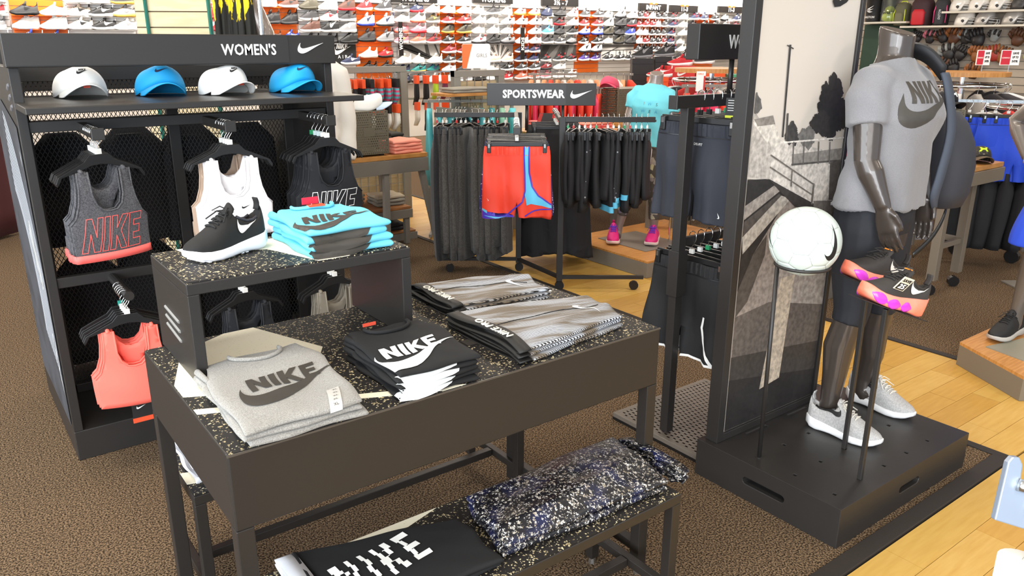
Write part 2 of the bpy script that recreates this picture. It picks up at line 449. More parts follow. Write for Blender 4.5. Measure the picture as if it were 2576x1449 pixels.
def swoosh_on(up_, a0=.50, wdt=.34, b0=.12, hgt=.62, near=True, off=.0014, flip=False, step=.05):
    polys = [[(a0 + (wdt * (1 - x) if not flip else wdt * x), b0 + y * hgt) for x, y in SWOOSH]]
    bm = flat_bm(polys, step); f = side_map(up_, off, near)
    for v in bm.verts: v.co = f(v.co.x, v.co.y)
    return bm
SHOE_ME = {}
def wall_shoe(up_c, sole_c, logo_c, hi=False, L=.27):
    k = (up_c, sole_c, logo_c, hi, L)
    if k in SHOE_ME: return SHOE_ME[k]
    so, u, at, f = shoe_parts(hi, L, 8, 0)
    mb = MB(); mb.add(so.v, so.f, 0); mb.add(u.v, u.f, 1)
    bm = swoosh_on(f, .50, .40, .05, .62, flip=True, step=.1); bm.verts.index_update()
    mb.add([v.co for v in bm.verts], [[v.index for v in q.verts] for q in bm.faces], 2); bm.free()
    for q in range(4):                     # laces, tongue and heel tab
        a = .36 + .055 * q; P = [f(a + d, pi * t) + Vector((0, 0, .004)) for d, t in ((0, .30), (0, .5), (0, .70), (.024, .70), (.024, .5), (.024, .30))]
        mb.add(P, [(0, 1, 4, 5), (1, 2, 3, 4)], 2 if logo_c != up_c else 0)
    zt = at(.56, UTH if hi else UT)
    mb.prism([(.47 * L, zt - .022), (.60 * L, zt - .03), (.635 * L, zt + .018), (.59 * L, zt + .022)], -.020, .020, 1, MX((0, 0, 0), (1, 0, 0), (0, 0, 1)))
    zh = at(1.0, UTH if hi else UT)
    mb.prism([(.955 * L, zh - .03), (.998 * L, zh - .03), (1.005 * L, zh + .012), (.985 * L, zh + .014)], -.012, .012, 2 if logo_c != up_c else 1, MX((0, 0, 0), (1, 0, 0), (0, 0, 1)))
    me = D.meshes.new('shoe'); me.from_pydata(mb.v, [], mb.f)
    for c, r_ in ((sole_c, .5), (up_c, .6), (logo_c, .5)): me.materials.append(mat('shoe_' + c, c, r_))
    me.polygons.foreach_set('material_index', mb.m); me.shade_smooth()
    SHOE_ME[k] = me; return me

CN = {'#1b1a1b': 'black', '#f5f3f0': 'white', '#8a8a8c': 'grey', '#7c1e22': 'maroon', '#c3202a': 'red', '#3b3a3c': 'charcoal', '#4b4638': 'olive', '#f0b9a6': 'peach',
      '#e77a86': 'pink', '#2b3f9e': 'blue', '#2c3350': 'navy', '#e8dccb': 'cream', '#5a3a30': 'brown', '#f0705a': 'salmon', '#4f3b8c': 'purple', '#1f7d7a': 'teal', '#c9a24a': 'tan', '#4fa3d8': 'sky blue', '#79c9a0': 'mint'}
NC = {v: k for k, v in CN.items()}
ORD = ['top', 'second', 'third', 'fourth', 'fifth', 'sixth', 'seventh', 'eighth']
POS = ['first', 'second', 'third', 'fourth', 'fifth']
BAY = {0: 'white bay at the end of the shoe wall', 1: 'orange bay over the header corner', 2: 'white bay beside the tan slatted panel', 3: 'white bay behind the slatted panel',
       4: 'white bay behind the yellow towels', 5: 'orange bay next to the yellow towels', 6: 'white bay above the logo header', 7: 'orange bay above the sock rack', 8: 'white bay holding the WOMENS banner',
       9: 'orange bay behind the GIRLS sign', 10: 'white bay with the ray poster', 11: 'orange bay holding the KIDS banner', 12: 'white bay under the 3 1/2 - 7 header', 13: 'orange bay past the 3 1/2 - 7 header',
       14: 'white bay before the INFANT header', 15: 'orange bay under the INFANT header', 16: 'white bay under the 11-3 header', 17: 'orange bay near the hanging WOMEN sign', 18: 'last white bay before the tall photo panel'}
MIXES = ['white', 'white', 'grey', 'black', 'black', 'charcoal', 'cream', 'navy', 'white', 'pink', 'grey', 'red']
# (upper, sole, logo[, high]) for the bays that can be read in the photograph, top row first
SPEC = {
 1: [None, [('charcoal', 'black', 'black'), ('white', 'white', 'grey')], [('white', 'white', 'white', 1), ('white', 'white', 'white', 1)], [('blue', 'white', 'white'), ('blue', 'white', 'white')]],
 2: [[('black', 'white', 'black'), ('grey', 'white', 'black'), ('charcoal', 'tan', 'charcoal')], [('cream', 'white', 'black'), ('black', 'white', 'white'), ('grey', 'tan', 'grey')], [('cream', 'white', 'black'), ('black', 'white', 'white'), ('white', 'white', 'grey')]],
 4: [None, [('red', 'red', 'red', 1)] * 3, [('red', 'red', 'white', 1)] * 3],
 5: [[('cream', 'white', 'grey'), ('brown', 'white', 'black')], [('black', 'charcoal', 'charcoal', 1)] * 2, [('brown', 'black', 'black'), ('blue', 'white', 'white')]],
 6: [[('olive', 'olive', 'olive', 1), ('white', 'white', 'cream', 1), ('brown', 'red', 'charcoal', 1)], [('charcoal', 'white', 'charcoal', 1), ('grey', 'white', 'red'), ('charcoal', 'white', 'black')],
     [('brown', 'white', 'brown', 1), ('black', 'white', 'white', 1), ('grey', 'white', 'cream', 1)], [('charcoal', 'black', 'black'), ('charcoal', 'black', 'black'), ('black', 'black', 'black', 1)], None, [None, None, ('navy', 'white', 'white')]],
 7: [[('maroon', 'white', 'white', 1), ('charcoal', 'white', 'white', 1)], [('white', 'blue', 'navy', 1), ('white', 'charcoal', 'navy', 1)], [('charcoal', 'black', 'black', 1), ('grey', 'grey', 'charcoal', 1)], [('white', 'cream', 'cream'), ('red', 'black', 'peach')], [('black', 'black', 'black')] * 2],
 8: [[('charcoal', 'white', 'cream'), ('navy', 'red', 'white'), ('cream', 'white', 'grey')], [('grey', 'white', 'cream'), ('cream', 'salmon', 'white'), ('olive', 'white', 'tan')], [('pink', 'salmon', 'white'), ('pink', 'red', 'white'), ('cream', 'white', 'grey')],
     [('pink', 'white', 'tan'), ('salmon', 'white', 'pink'), ('maroon', 'white', 'charcoal')], None, [('cream', 'white', 'white')] * 3, [('navy', 'teal', 'black'), ('teal', 'tan', 'black'), ('teal', 'black', 'purple')]],
 9: [[('cream', 'white', 'peach'), ('cream', 'white', 'peach')], [('maroon', 'white', 'cream')] * 2, [('olive', 'tan', 'black', 1)] * 2, [('black', 'white', 'white')] * 2, [('maroon', 'white', 'pink')] * 2, [('charcoal', 'white', 'cream')] * 2],
 10: [[('white', 'white', 'cream'), ('charcoal', 'white', 'black'), ('white', 'white', 'white')], [('white', 'white', 'grey'), ('white', 'white', 'cream'), ('white', 'white', 'black')], [('white', 'white', 'cream'), ('white', 'white', 'white'), ('white', 'white', 'grey')],
      [('white', 'charcoal', 'red'), ('black', 'charcoal', 'black'), ('grey', 'charcoal', 'black')], None, [None, ('peach', 'white', 'white'), ('peach', 'white', 'white')], [None, ('white', 'white', 'grey'), ('black', 'white', 'white')]],
 11: [[('white', 'tan', 'red')] * 2, [('white', 'white', 'black')] * 2, [('white', 'white', 'charcoal')] * 2, [('cream', 'white', 'pink')] * 2, [('navy', 'white', 'pink')] * 2, [('navy', 'white', 'purple')] * 2, [('charcoal', 'white', 'white')] * 2, [('salmon', 'white', 'white')] * 2],
 12: [[('navy', 'navy', 'white', 1), ('charcoal', 'black', 'black'), ('white', 'white', 'red')], [('white', 'white', 'tan'), ('black', 'red', 'red'), ('white', 'white', 'cream')], [('sky blue', 'white', 'white'), ('charcoal', 'black', 'black'), ('black', 'white', 'charcoal')],
      [('charcoal', 'white', 'black'), ('charcoal', 'white', 'cream'), ('grey', 'black', 'white')], None, [('black', 'white', 'red')] * 3, [('maroon', 'charcoal', 'white'), ('white', 'white', 'grey'), None]],
 13: [[('charcoal', 'white', 'white')] * 2, [('maroon', 'white', 'white')] * 2, [('white', 'blue', 'blue')] * 2, [('black', 'white', 'white')] * 2, [('white', 'charcoal', 'black', 1)] * 2, [('purple', 'white', 'white')] * 2],
 14: [[('white', 'white', 'black'), ('white', 'charcoal', 'black', 1), ('white', 'white', 'grey')], [('white', 'white', 'black', 1), ('charcoal', 'black', 'black', 1), ('charcoal', 'red', 'white', 1)], [('olive', 'black', 'black', 1), ('charcoal', 'black', 'black', 1), ('blue', 'white', 'white', 1)],
      [('white', 'white', 'cream'), ('olive', 'black', 'black', 1), ('charcoal', 'black', 'black', 1)], None, [('black', 'white', 'white')] * 3],
 16: [[('charcoal', 'white', 'red'), ('white', 'white', 'grey'), ('navy', 'white', 'red')]] + [[('navy', 'white', 'red'), ('white', 'white', 'cream'), ('charcoal', 'white', 'grey')]] * 4,
}
def put_shoe(x, z, u, s, g, hi, label, L, group, name='sneaker', y=11.90):
    me = wall_shoe(NC[u], NC[s], NC[g], bool(hi), L)
    o = link(name, me); o.location = (x - L * .5 + rp.uniform(-.01, .01), y, z + .004); o.rotation_euler[2] = rp.uniform(-.08, .22); o.scale = (1, 1, 1.22)
    tag(o, label, 'shoe', group)
rs = random.Random(21); led = {}
for i, k in enumerate(BK):
    if i == 3: continue                    # hidden by the slatted panel
    wide_row = i in (7,)
    rows = [2.03, 1.795, 1.556, 1.31, 1.1] if wide_row else rows_n
    if i == 5: rows = [2.038, 1.802, 1.564]
    n = {'W': 3, 'O': 2, 'I': 5}[k]
    if i == 0: n = 1
    a, b = BX[i], BX[i + 1]
    for r_, z in enumerate(rows):
        sp = SPEC.get(i)
        row = sp[r_] if sp and r_ < len(sp) else None
        if i in (6, 8, 10, 12, 14) and r_ == 4: continue                # posters hang here
        if row is None and (i < 7 or (i in (6, 10) and r_ > 5)):
            if i in (1, 2, 4): continue
        if r_ > 5 and i in (13, 14, 15, 16, 17, 18): continue             # behind the boxes and rails
        if i <= 5 and r_ > 3: continue
        if i == 6 and r_ > 5: continue
        kk = (round(b - a, 3), k)
        if kk not in led:
            o = MB().box(0, 11.90, -.003, b - a - .03, 12.0, .002).build('ledge', OLEDGE if k in 'OI' else LEDGE, back); led[kk] = o.data
        else: o = link('ledge', led[kk], back)
        o.location = (a + .015, 0, z)
        for c in range(n):
            e = row[c % len(row)] if row else None
            if row and e is None: continue
            if e is None:
                u = rs.choice(MIXES); s_ = rs.choice(['white', 'white', 'black']); g = 'white' if u in ('black', 'charcoal', 'navy', 'red') else 'grey'
                if k == 'I': u, s_, g = rs.choice(['maroon', 'charcoal', 'black', 'white']), 'white', 'white'
                e = (u, s_, g)
            hi = len(e) > 3
            L = .20 if k == 'I' else (.31 if i < 8 else .285)
            x = a + (c + .5) * (b - a) / n
            lab = '%s %s, %s along %s row, %s' % (e[0], 'high-top' if hi else 'sneaker', POS[c], ORD[r_], BAY[i])
            put_shoe(x, z, e[0], e[1], e[2], hi, lab, L, 'sneakers on the shoe wall')

# signs on the shoe wall
SIGNB = mat('sign_black', '#1a1615', .4); TAB = mat('orange_tab', '#f26a1b', .5)
for (x0, z0, x1, z1, top_, main) in ((6.456, 2.178, 7.31, 2.31, '', 'WOMENS'), (8.032, 2.21, 8.884, 2.34, '', 'WOMENS'), (9.555, 2.205, 10.437, 2.335, 'KIDS', '3½ - 7'), (12.068, 2.183, 12.87, 2.323, 'KIDS', 'INFANT'),
                                   (12.978, 2.174, 13.837, 2.31, 'KIDS', '11-3'), (14.526, 2.2, 15.37, 2.329, 'KIDS', '11-3')):
    nm = {6.456: 'black WOMENS header sign above the vertical WOMENS banner', 8.032: 'black WOMENS header sign above the ray poster bay', 9.555: 'black 3 1/2 - 7 size header sign', 12.068: 'black INFANT header sign over the orange bay',
          12.978: 'black 11-3 header sign next to the INFANT sign', 14.526: 'black 11-3 header sign nearest the hanging WOMEN sign'}[x0]
    t = thing('header_sign', nm, 'sign', ((x0 + x1) / 2, 11.9, z0), group='header signs on the shoe wall')
    w = (x1 - x0) / 2
    bb(-w, -.02, 0, w, .03, z1 - z0, 'panel', SIGNB, t)
    bb(-w * .28, -.024, z1 - z0 - .022, w * .28, -.02, z1 - z0 + .012, 'tab', TAB, t, bevel=0)
    text('lettering', main, .115, WHITE, t, FRONT(0, -.023, (z1 - z0) * .42), bold=.004)
    if top_: text('small_lettering', top_, .026, WHITE, t, FRONT(0, -.026, z1 - z0 - .006))
for (x0, x1, z0, z1, s_, lab) in ((6.468, 6.545, 1.345, 1.871, 'WOMENS', 'vertical black WOMENS banner on the shoe wall'), (8.945, 9.03, 1.257, 1.809, 'KIDS', 'vertical black KIDS banner on the shoe wall')):
    t = thing('wall_banner', lab, 'banner', ((x0 + x1) / 2, 11.72, z0))
    w = (x1 - x0) / 2
    bb(-w, 0, 0, w, .02, z1 - z0, 'panel', SIGNB, t)
    text('lettering', s_, .085, WHITE, t, MX((0, -.002, (z1 - z0) * .5), (0, 0, 1), (-1, 0, 0)), bold=.003, width=min(z1 - z0 - .12, .34 if s_ == 'WOMENS' else .22))
G = [mat('print_%d' % i, c, .55) for i, c in enumerate(['#171615', '#3d3c3a', '#6b6966', '#9b9894', '#cfccc7', '#efece6'])]
def poster(x0, z0, x1, z1, lab, kind):
    t = thing('poster', lab, 'poster', (x0, 11.93, z0)); w, h = x1 - x0, z1 - z0
    bb(0, 0, 0, w, .015, h, 'panel', G[{'ray': 3, 'bridge': 3, 'leg': 1, 'stand': 4, 'air': 0}[kind]], t, bevel=0)
    M = FRONT(0, -.002, 0)
    if kind == 'ray':
        for q in range(14):
            an = pi * (q + .5) / 14
            flat_on('ray', [[(w * .5 + .02 * cos(an), .03), (w * .5 + .30 * cos(an - .05), .03 + .27 * sin(an - .05)), (w * .5 + .30 * cos(an + .05), .03 + .27 * sin(an + .05))]], M, G[1 if q % 2 else 5], t)
    elif kind == 'bridge':
        flat_on('dark_deck', [[(0, h * .95), (w * .25, h), (w * .7, h * .45), (w, h * .2), (w, h * .05), (w * .6, h * .25), (w * .2, h * .65), (0, h * .75)]], M, G[0], t)
        flat_on('dark_tower', [[(w * .62, h), (w * .7, h), (w * .76, h * .4), (w * .66, h * .45)], [(w * .85, h), (w * .9, h), (w, h * .4), (w, h * .25)], [(0, 0), (w * .22, 0), (w * .12, h * .5), (0, h * .4)]], M, G[1], t)
        flat_on('pale_rail', [[(w * .05, h * .88), (w * .75, h * .32), (w * .75, h * .29), (w * .05, h * .84)]], M, G[5], t)
    elif kind == 'leg':
        flat_on('pale_beam', [[(w * .5, h), (w * .56, h), (w * .35, 0), (w * .1, 0)], [(w * .8, h), (w * .95, h), (w * .85, h * .2), (w * .72, h * .3)]], M, G[2], t)
        flat_on('dark_beam', [[(w * .1, h), (w * .3, h), (w * .1, h * .2), (0, h * .3)], [(w * .62, h * .9), (w * .7, h * .9), (w * .68, 0), (w * .5, 0)]], M, G[0], t)
    elif kind == 'stand':
        flat_on('rail', [[(0, h * .62), (w, h * .7), (w, h * .66), (0, h * .58)], [(0, h * .3), (w * .5, h * .85), (w * .54, h * .85), (w * .06, h * .3)]] + [[(w * q / 9, h * .1), (w * q / 9 + .012, h * .1), (w * q / 9 + .012, h * .66), (w * q / 9, h * .62)] for q in range(4, 9)], M, G[1], t)
        flat_on('dark_sky', [[(0, h), (w, h), (w, h * .84), (0, h * .8)]], M, G[2], t)
    elif kind == 'air':
        L_, S_ = futura(.30)
        M2 = FRONT(w * .5, -.002, h * .72)
        flat_on('logo', L_ + S_, M2, WHITE, t)
        text('lettering', 'A I R', .075, WHITE, t, FRONT(w * .5, -.002, h * .34))
poster(6.564, 1.222, 7.36, 1.532, 'black and white bridge photograph poster in the WOMENS bay', 'bridge')
poster(8.30, 1.222, 8.92, 1.525, 'black and white poster of rays fanning out', 'ray')
poster(9.545, 1.222, 10.45, 1.515, 'dark grey photograph poster under the 3 1/2 - 7 header', 'leg')
poster(11.1, 1.222, 12.01, 1.522, 'pale grey photograph poster of railings', 'stand')
poster(5.33, 1.222, 5.80, 1.545, 'black poster with white logo and the word AIR', 'air')
# ------------------------------------------------------------------ the WOMEN'S gondola
GX0, GX1, GY0, GY1, GYM = .270, 1.420, 3.16, 3.98, 3.56
gon = wthing('gondola', "tall black double-sided display fixture with WOMEN'S header and mesh back", 'display rack', (.845, 3.57, 0))
bb(GX0, GY0, 0, GX1, GY1, .122, 'plinth', FIX, gon, .003)
side = bb(GX0, GY0, .122, GX0 + .032, GY1, 1.468, 'side_panel', FIX, gon)
bb(GX1 - .032, GY0, .122, GX1, GY1, 1.468, 'side_panel', FIX, gon)
bb(GX0 - .008, 3.12, 1.468, GX1 + .004, 3.19, 1.578, 'header', FIX, gon, .003)
hp = bb(GX0 - .004, 3.117, 1.474, 1.225, 3.12, 1.573, 'header_panel', mat('header_black', '#2a2827', .5, bump=.1, bscale=900), gon, 0)
text('lettering', "WOMEN'S", .056, WHITE, gon, FRONT(1.069, 3.1165, 1.521), bold=.0010, ext=.002, width=.211)
flat_on('logo', [[(x * .109, y * .109) for x, y in SWOOSH]], FRONT(1.263, 3.1195, 1.509), WHITE, gon, ext=.004)
bb(GX0 + .03, GYM - .01, 1.405, GX1 - .03, GYM + .02, 1.468, 'upper_panel', FIX, gon)
bb(.842, GYM - .015, .122, .888, GYM + .02, 1.405, 'centre_post', FIX, gon)
bb(GX0 + .03, GYM - .012, .122, GX0 + .075, GYM + .012, 1.405, 'mesh_frame', FIX, gon)
bb(GX1 - .075, GYM - .012, .122, GX1 - .03, GYM + .012, 1.405, 'mesh_frame', FIX, gon)
bb(GX0 + .03, GYM - .012, .122, GX1 - .03, GYM + .012, .16, 'mesh_frame', FIX, gon)
def mesh_panel(x0, x1, z0, z1, y, parent, p=.0165, slope=1.75, w=.0016):
    mb = MB()
    for s_ in (1, -1):
        n0 = int(-(z1 - z0) / slope / p) - 2; n1 = int((x1 - x0) / p) + int((z1 - z0) / slope / p) + 3
        for k in range(n0, n1):
            # x = xs + s*t/slope
            xs = x0 + k * p
            ta, tb = 0.0, z1 - z0
            xa, xb = xs + s_ * ta / slope, xs + s_ * tb / slope
            lo, hi = (x0, x1)
            t0, t1 = sorted(((lo - xs) * slope * s_, (hi - xs) * slope * s_))
            ta, tb = max(ta, t0), min(tb, t1)
            if tb - ta < .01: continue
            xa, xb = xs + s_ * ta / slope, xs + s_ * tb / slope
            za, zb = z0 + ta, z0 + tb
            mb.add([(xa - w, y, za), (xa + w, y, za), (xb + w, y, zb), (xb - w, y, zb), (xa, y + .002, za), (xb, y + .002, zb)],
                   [(0, 1, 2, 3), (1, 4, 5, 2), (4, 0, 3, 5)])
    o = mb.build('mesh_panel', FIX, parent); o['kind'] = 'stuff'; return o
mesh_panel(GX0 + .075, .842, .16, 1.405, GYM, gon)
mesh_panel(.888, GX1 - .075, .16, 1.405, GYM, gon)
sh = bb(.272, 2.88, 1.332, 1.425, GYM - .012, 1.354, 'shelf', FIX, gon, .003)
bb(GX0 + .032, 3.17, 1.250, GX1 - .032, 3.20, 1.288, 'crossbar', FIX, gon)
bb(GX0 + .032, 3.17, .690, GX1 - .032, 3.20, .728, 'crossbar', FIX, gon)
def peg(x, z, round_=False):
    if round_:
        MB().tube([(x, 3.19, z), (x, 2.885, z)], .017, 14).build('peg_arm', FIX, gon, smooth=False)
    else:
        bb(x - .015, 2.89, z - .017, x + .015, 3.19, z + .017, 'peg_arm', FIX, gon)
        bb(x - .02, 2.882, z - .02, x + .02, 2.89, z + .02, 'peg_end', FIX, gon)
for x in (.465, .895, 1.28): peg(x, 1.262)
for x in (.485, .90, 1.27): peg(x, .702, True)
# printed side with three slots
for k in range(3):
    MB().tube([(GX0 - .0005, 3.22, 1.41 - k * .035), (GX0 - .0005, 3.26, 1.395 - k * .035)], .006, 6).build('slot', mat('slot_grey', '#77777b', .4), side)
SP = MX((GX0 - .0022, 0, 0), (0, -1, 0), (0, 0, 1))          # x runs towards the viewer (-y)
SN = [0]
def sidep(name, pts, m):
    SN[0] += 1; flat_on(name, [[(-a, b) for a, b in pts]], Matrix.Translation((-.0004 * min(4, SN[0]), 0, 0)) @ SP, m, side)
sidep('print_field', [(3.19, .14), (3.95, .14), (3.95, 1.33), (3.6, 1.34), (3.19, 1.27)], mat('print_slate', '#4b4e54', .5, col2='#3b3d42', vscale=6))
for k in range(16):
    r0 = .34 + k * .022
    arc = [(3.80 - (r0) * cos(a), .58 + r0 * sin(a) * 1.25) for a in [radians(q) for q in range(-18, 78, 6)]]
    arc2 = [(3.80 - (r0 + .010) * cos(a), .58 + (r0 + .010) * sin(a) * 1.25) for a in [radians(q) for q in range(72, -24, -6)]]
    pts = [(a, b) for a, b in arc + arc2 if True]
    pts = [(min(3.94, max(3.195, a)), min(1.3, max(.16, b))) for a, b in pts]
    if k < 13: sidep('print_line', pts, mat('print_pale', '#d9dce2', .5))
sidep('print_mark', [(3.235, 1.20), (3.222, 1.13), (3.21, 1.19), (3.222, 1.16)], WHITE)
sidep('print_shoe', [(3.42, .86), (3.36, .92), (3.30, .80), (3.26, .68), (3.30, .66), (3.36, .74)], WHITE)
sidep('print_shoe', [(3.26, .50), (3.235, .34), (3.21, .26), (3.215, .34), (3.24, .50)], WHITE)

# ------------------------------------------------------------------ hangers
def hanger_body(w=.30, clip=False):
    h = w / 2
    top_ = [(-.032, -.088), (.032, -.088), (.052, -.110), (h * .72, -.135), (h * .93, -.150), (h, -.170), (h - .004, -.180), (h - .014, -.166), (h * .86, -.153), (h * .5, -.139), (.03, -.124), (0, -.121)]
    poly = top_ + [(-x, z) for x, z in reversed(top_[2:-1])] 
    poly = [(-.032, -.088), (.032, -.088)] + top_[2:] + [(-x, z) for x, z in reversed(top_[2:-1])]
    return poly
def hook_pts(r=.017):
    p = [Vector((0, 0, -.090)), Vector((0, 0, -.062)), Vector((.010, 0, -.048)), Vector((r, 0, -.030))]
    for k in range(1, 10):
        a = k * radians(200) / 9
        p.append(Vector((r * cos(a), 0, -.018 + r * sin(a) * 1.05)))
    return p
HK = {}
def hanger(label, loc, rz, kind='top', mark='#e9e6e0', group=None, w=.30):
    key = (kind, mark, w)
    if key in HK: return copy_thing(HK[key], label, loc, rz, group)
    t = thing('clothes_hanger' if kind == 'top' else 'clip_hanger', label, 'hanger', loc, rz, group)
    mk = mat('size_mark_' + mark, mark, .4)
    if kind == 'top':
        MB().prism(hanger_body(w), -.004, .004, 0, MX((0, 0, 0), (1, 0, 0), (0, 0, 1))).build('body', PLBLK, t, bevel=.001)
    else:
        bb(-w / 2, -.005, -.118, w / 2, .005, -.096, 'bar', PLBLK, t, .002)
        for s_ in (-1, 1):
            x = s_ * (w / 2 - .018)
            c = bb(x - .011, -.023, -.152, x + .011, .011, -.100, 'clip', PLBLK, t, .003)
            bb(x - .005, -.0245, -.124, x + .005, -.0225, -.104, 'clip_spring', CHROME, c, 0)
    MB().tube(hook_pts(), .0019, 6).build('hook', CHROME, t, smooth=True)
    bb(-.0095, -.006, -.088, .0095, .006, -.070, 'size_mark', mk, t, .001)
    HK[key] = t
    return t

# ------------------------------------------------------------------ sports bras
def mirror(half): return half + [(-x, z) for x, z in reversed(half)]
def bra_front_poly(w=.128, h=.285):
    half = [(0, .150), (.022, .153), (.042, .172), (.052, .205), (.054, h), (.088, h), (.090, .225), (.096, .180), (.112, .135), (w * 1.03, .115), (w * 1.02, .06), (w, 0)]
    return mirror(half)
def bra_back_poly(w=.126, h=.285):
    half = [(0, .215), (.020, .219), (.040, .238), (.056, h), (.088, h), (.066, .228), (.036, .178), (.024, .135), (.034, .095), (.075, .07), (w, .055), (w, .0)]
    return mirror(half)
def bra_map(yo, bulge, z0=-.425, w=.13):
    def f(x, z):
        b = bulge * (1 - min(1, (x / w) ** 2)) * (0.35 + 1.0 * ss(.30, .06, z)) + .006 * sin(z * 40 + x * 18) * .35
        return Vector((x * 1.0, yo - b, z0 + z))
    return f
BRA = {}
def bra(key, label, loc, rz, group, fab, band=None, prt=None, logo=None):
    if key in BRA: return copy_thing(BRA[key], label, loc, rz, group)
    t = thing('sports_bra', label, 'sports bra', loc, rz, group); BRA[key] = t
    ff, fb = bra_map(-.010, .018), bra_map(.010, -.004)
    decal('front', [bra_front_poly()], ff, fab, t, .018, solid=.0045)
    decal('back', [bra_back_poly()], fb, fab, t, .02, solid=.0045)
    edge = [(0, .150), (.022, .153), (.042, .172), (.052, .205), (.054, .285)]
    MB().tube([ff(x, z) + Vector((0, -.002, 0)) for x, z in [(-a, b) for a, b in reversed(edge[1:])] + edge], .0034, 6).build('neck_binding', fab, t, smooth=True)
    for s_ in (-1, 1):
        MB().tube([ff(s_ * x, z) + Vector((0, -.001, 0)) for x, z in [(.088, .285), (.090, .225), (.096, .180), (.112, .135), (.132, .115)]], .003, 6).build('armhole_binding', fab, t, smooth=True)
        MB().tube([ff(s_ * .071, .280), ff(s_ * .071, .2855) + Vector((0, .003, .0)), ff(s_ * .071, .287) + Vector((0, .009, .001)), fb(s_ * .071, .280)], .0075, 6).build('strap', fab, t, smooth=True)
    if band:
        bm_ = MB(); N = 24
        rings = []
        for k in range(N):
            a = 2 * pi * k / N; x = .131 * cos(a); q = sin(a)
            p = ff(x, 0) if q < 0 else fb(x, 0)
            y = p.y - .003 if q < 0 else p.y + .003
            rings.append([Vector((x, y, p.z + .012)), Vector((x * 1.01, y, p.z - .014))])
        bm_.loft(rings, loop=True, cap=False, open_=True)
        bm_.build('hem_band', band, t, smooth=True, solid=.003)
    if prt:
        P = xf(nike_letters(.192, .112, .24), -.112, .020)
        fo = lambda x, z: ff(x, z) + Vector((0, -.0042, 0))
        decal('lettering', outline(P, .0024), fo, prt, t, .03, False)
    if logo:
        fo = lambda x, z: ff(x, z) + Vector((0, -.0042, 0))
        decal('logo', xf([SWOOSH], logo[0], logo[1], .034), fo, logo[2], t, .01)
    return t
HEATH = mat('heather_charcoal', '#5a595c', .85, bump=.25, bscale=900, col2='#3f3e42', vscale=260, sheen=.05)
CORAL = mat('coral_elastic', '#ff6a63', .7, bump=.15, bscale=500)
CORALF = mat('coral_jersey', '#ff6f5f', .7, bump=.1, bscale=600)
WJ = mat('white_jersey', '#f1eef0', .65, bump=.08, bscale=500)
BEIGE = mat('beige_jersey', '#b59b86', .7)
BJ = mat('black_jersey', '#15161b', .75, bump=.12, bscale=600)
OLV = mat('olive_jersey', '#7d7466', .75)
CPR = mat('coral_print', '#f5625c', .5)
NTH = ['frontmost', 'second', 'third', 'fourth', 'fifth', 'sixth', 'seventh', 'eighth', 'ninth', 'tenth', 'eleventh', 'twelfth', 'thirteenth', 'fourteenth', 'fifteenth', 'sixteenth']
def pegful(x, z, n, rz, key, word, fab, group, pegname, marks=None, step=.024, **k):
    for i in range(n):
        y = 2.915 + i * step
        r = rz + R.uniform(-.05, .05) if i else rz
        hanger('black hanger holding the %s %s bra on the %s' % (NTH[i], key, pegname), (x, y, z), r, 'top', (marks or ['#e9e6e0'])[i % len(marks or [1])], 'bra hangers on the %s' % pegname)
        bra(key, '%s sports bra, %s on the %s' % (word, NTH[i], pegname), (x + (0 if i == 0 else R.uniform(-.006, .006)), y, z), r, group, fab, **k)
pegful(.462, 1.283, 6, .30, 'grey', 'charcoal and coral lettered', HEATH, 'grey bras on the first peg', 'peg under the first white cap', band=CORAL, prt=CPR)
pegful(.895, 1.283, 3, -.07, 'white', 'white', WJ, 'white bras on the middle peg', 'upper middle peg', logo=(.012, .105, BLACK))
hanger('black hanger of the beige bra behind the white ones', (.893, 2.995, 1.283), .02, 'top', '#e9e6e0', 'bra hangers on the upper middle peg')
bra('beige', 'beige sports bra hanging behind the white ones', (.880, 2.995, 1.283), .10, None, BEIGE)
pegful(1.272, 1.283, 5, .02, 'black', 'black white-outlined', BJ, 'black bras on the far peg', 'peg beside the perforated box', marks=['#e9e6e0', '#e9e6e0', '#cfe0e0', '#cfe0e0', '#2f9a63'], prt=WHITE, step=.035)
pegful(.475, .719, 4, -.10, 'coral', 'coral', CORALF, 'coral bras on the lower peg', 'peg behind the table corner', logo=(.040, .085, BLACK))
hanger('black hanger at the back of the coral bra peg', (.478, 3.03, .719), -.05, 'top', '#2f9a8a', None)
pegful(.895, .719, 3, .1, 'blackplain', 'plain black', BJ, 'black tops seen under the riser', 'peg seen through the riser')
pegful(1.265, .719, 3, .05, 'olive', 'olive', OLV, 'olive tops seen under the riser', 'peg beside the riser leg')
# garment labels inside the bras
for (x, y, m1, m2) in ((.46, 2.925, CPR, mat('tape_navy', '#2b2a3c', .6)), (1.272, 2.925, WHITE, mat('tape_white', '#dcdad6', .6))):
    pass
def tape(x, y, z, rot, base, ink, lab):
    t = thing('woven_tape', lab, 'tag', (x, y, z), 0)
    M = Matrix.Rotation(rot, 4, 'Y')
    o = MB().box(-.011, -.0008, -.085, .011, .0008, 0, 0, M).build('tape', base, t)
    text('lettering', 'NIKE', .024, ink, t, M @ MX((0, -.0015, -.045), (0, 0, -1), (1, 0, 0)), bold=.0006, width=.05)
tape(1.268, 2.921, .993, .05, mat('tape_white', '#dcdad6', .6), BLACK, 'white woven tape with black lettering inside the frontmost black bra')
tape(1.285, 2.923, .995, -.25, mat('tape_white', '#dcdad6', .6), BLACK, 'second white woven tape splayed inside the frontmost black bra')
tape(1.225, 2.945, 1.004, .28, mat('tape_grey', '#8f8c88', .6), BLACK, 'grey woven tape inside the black bra behind the frontmost')
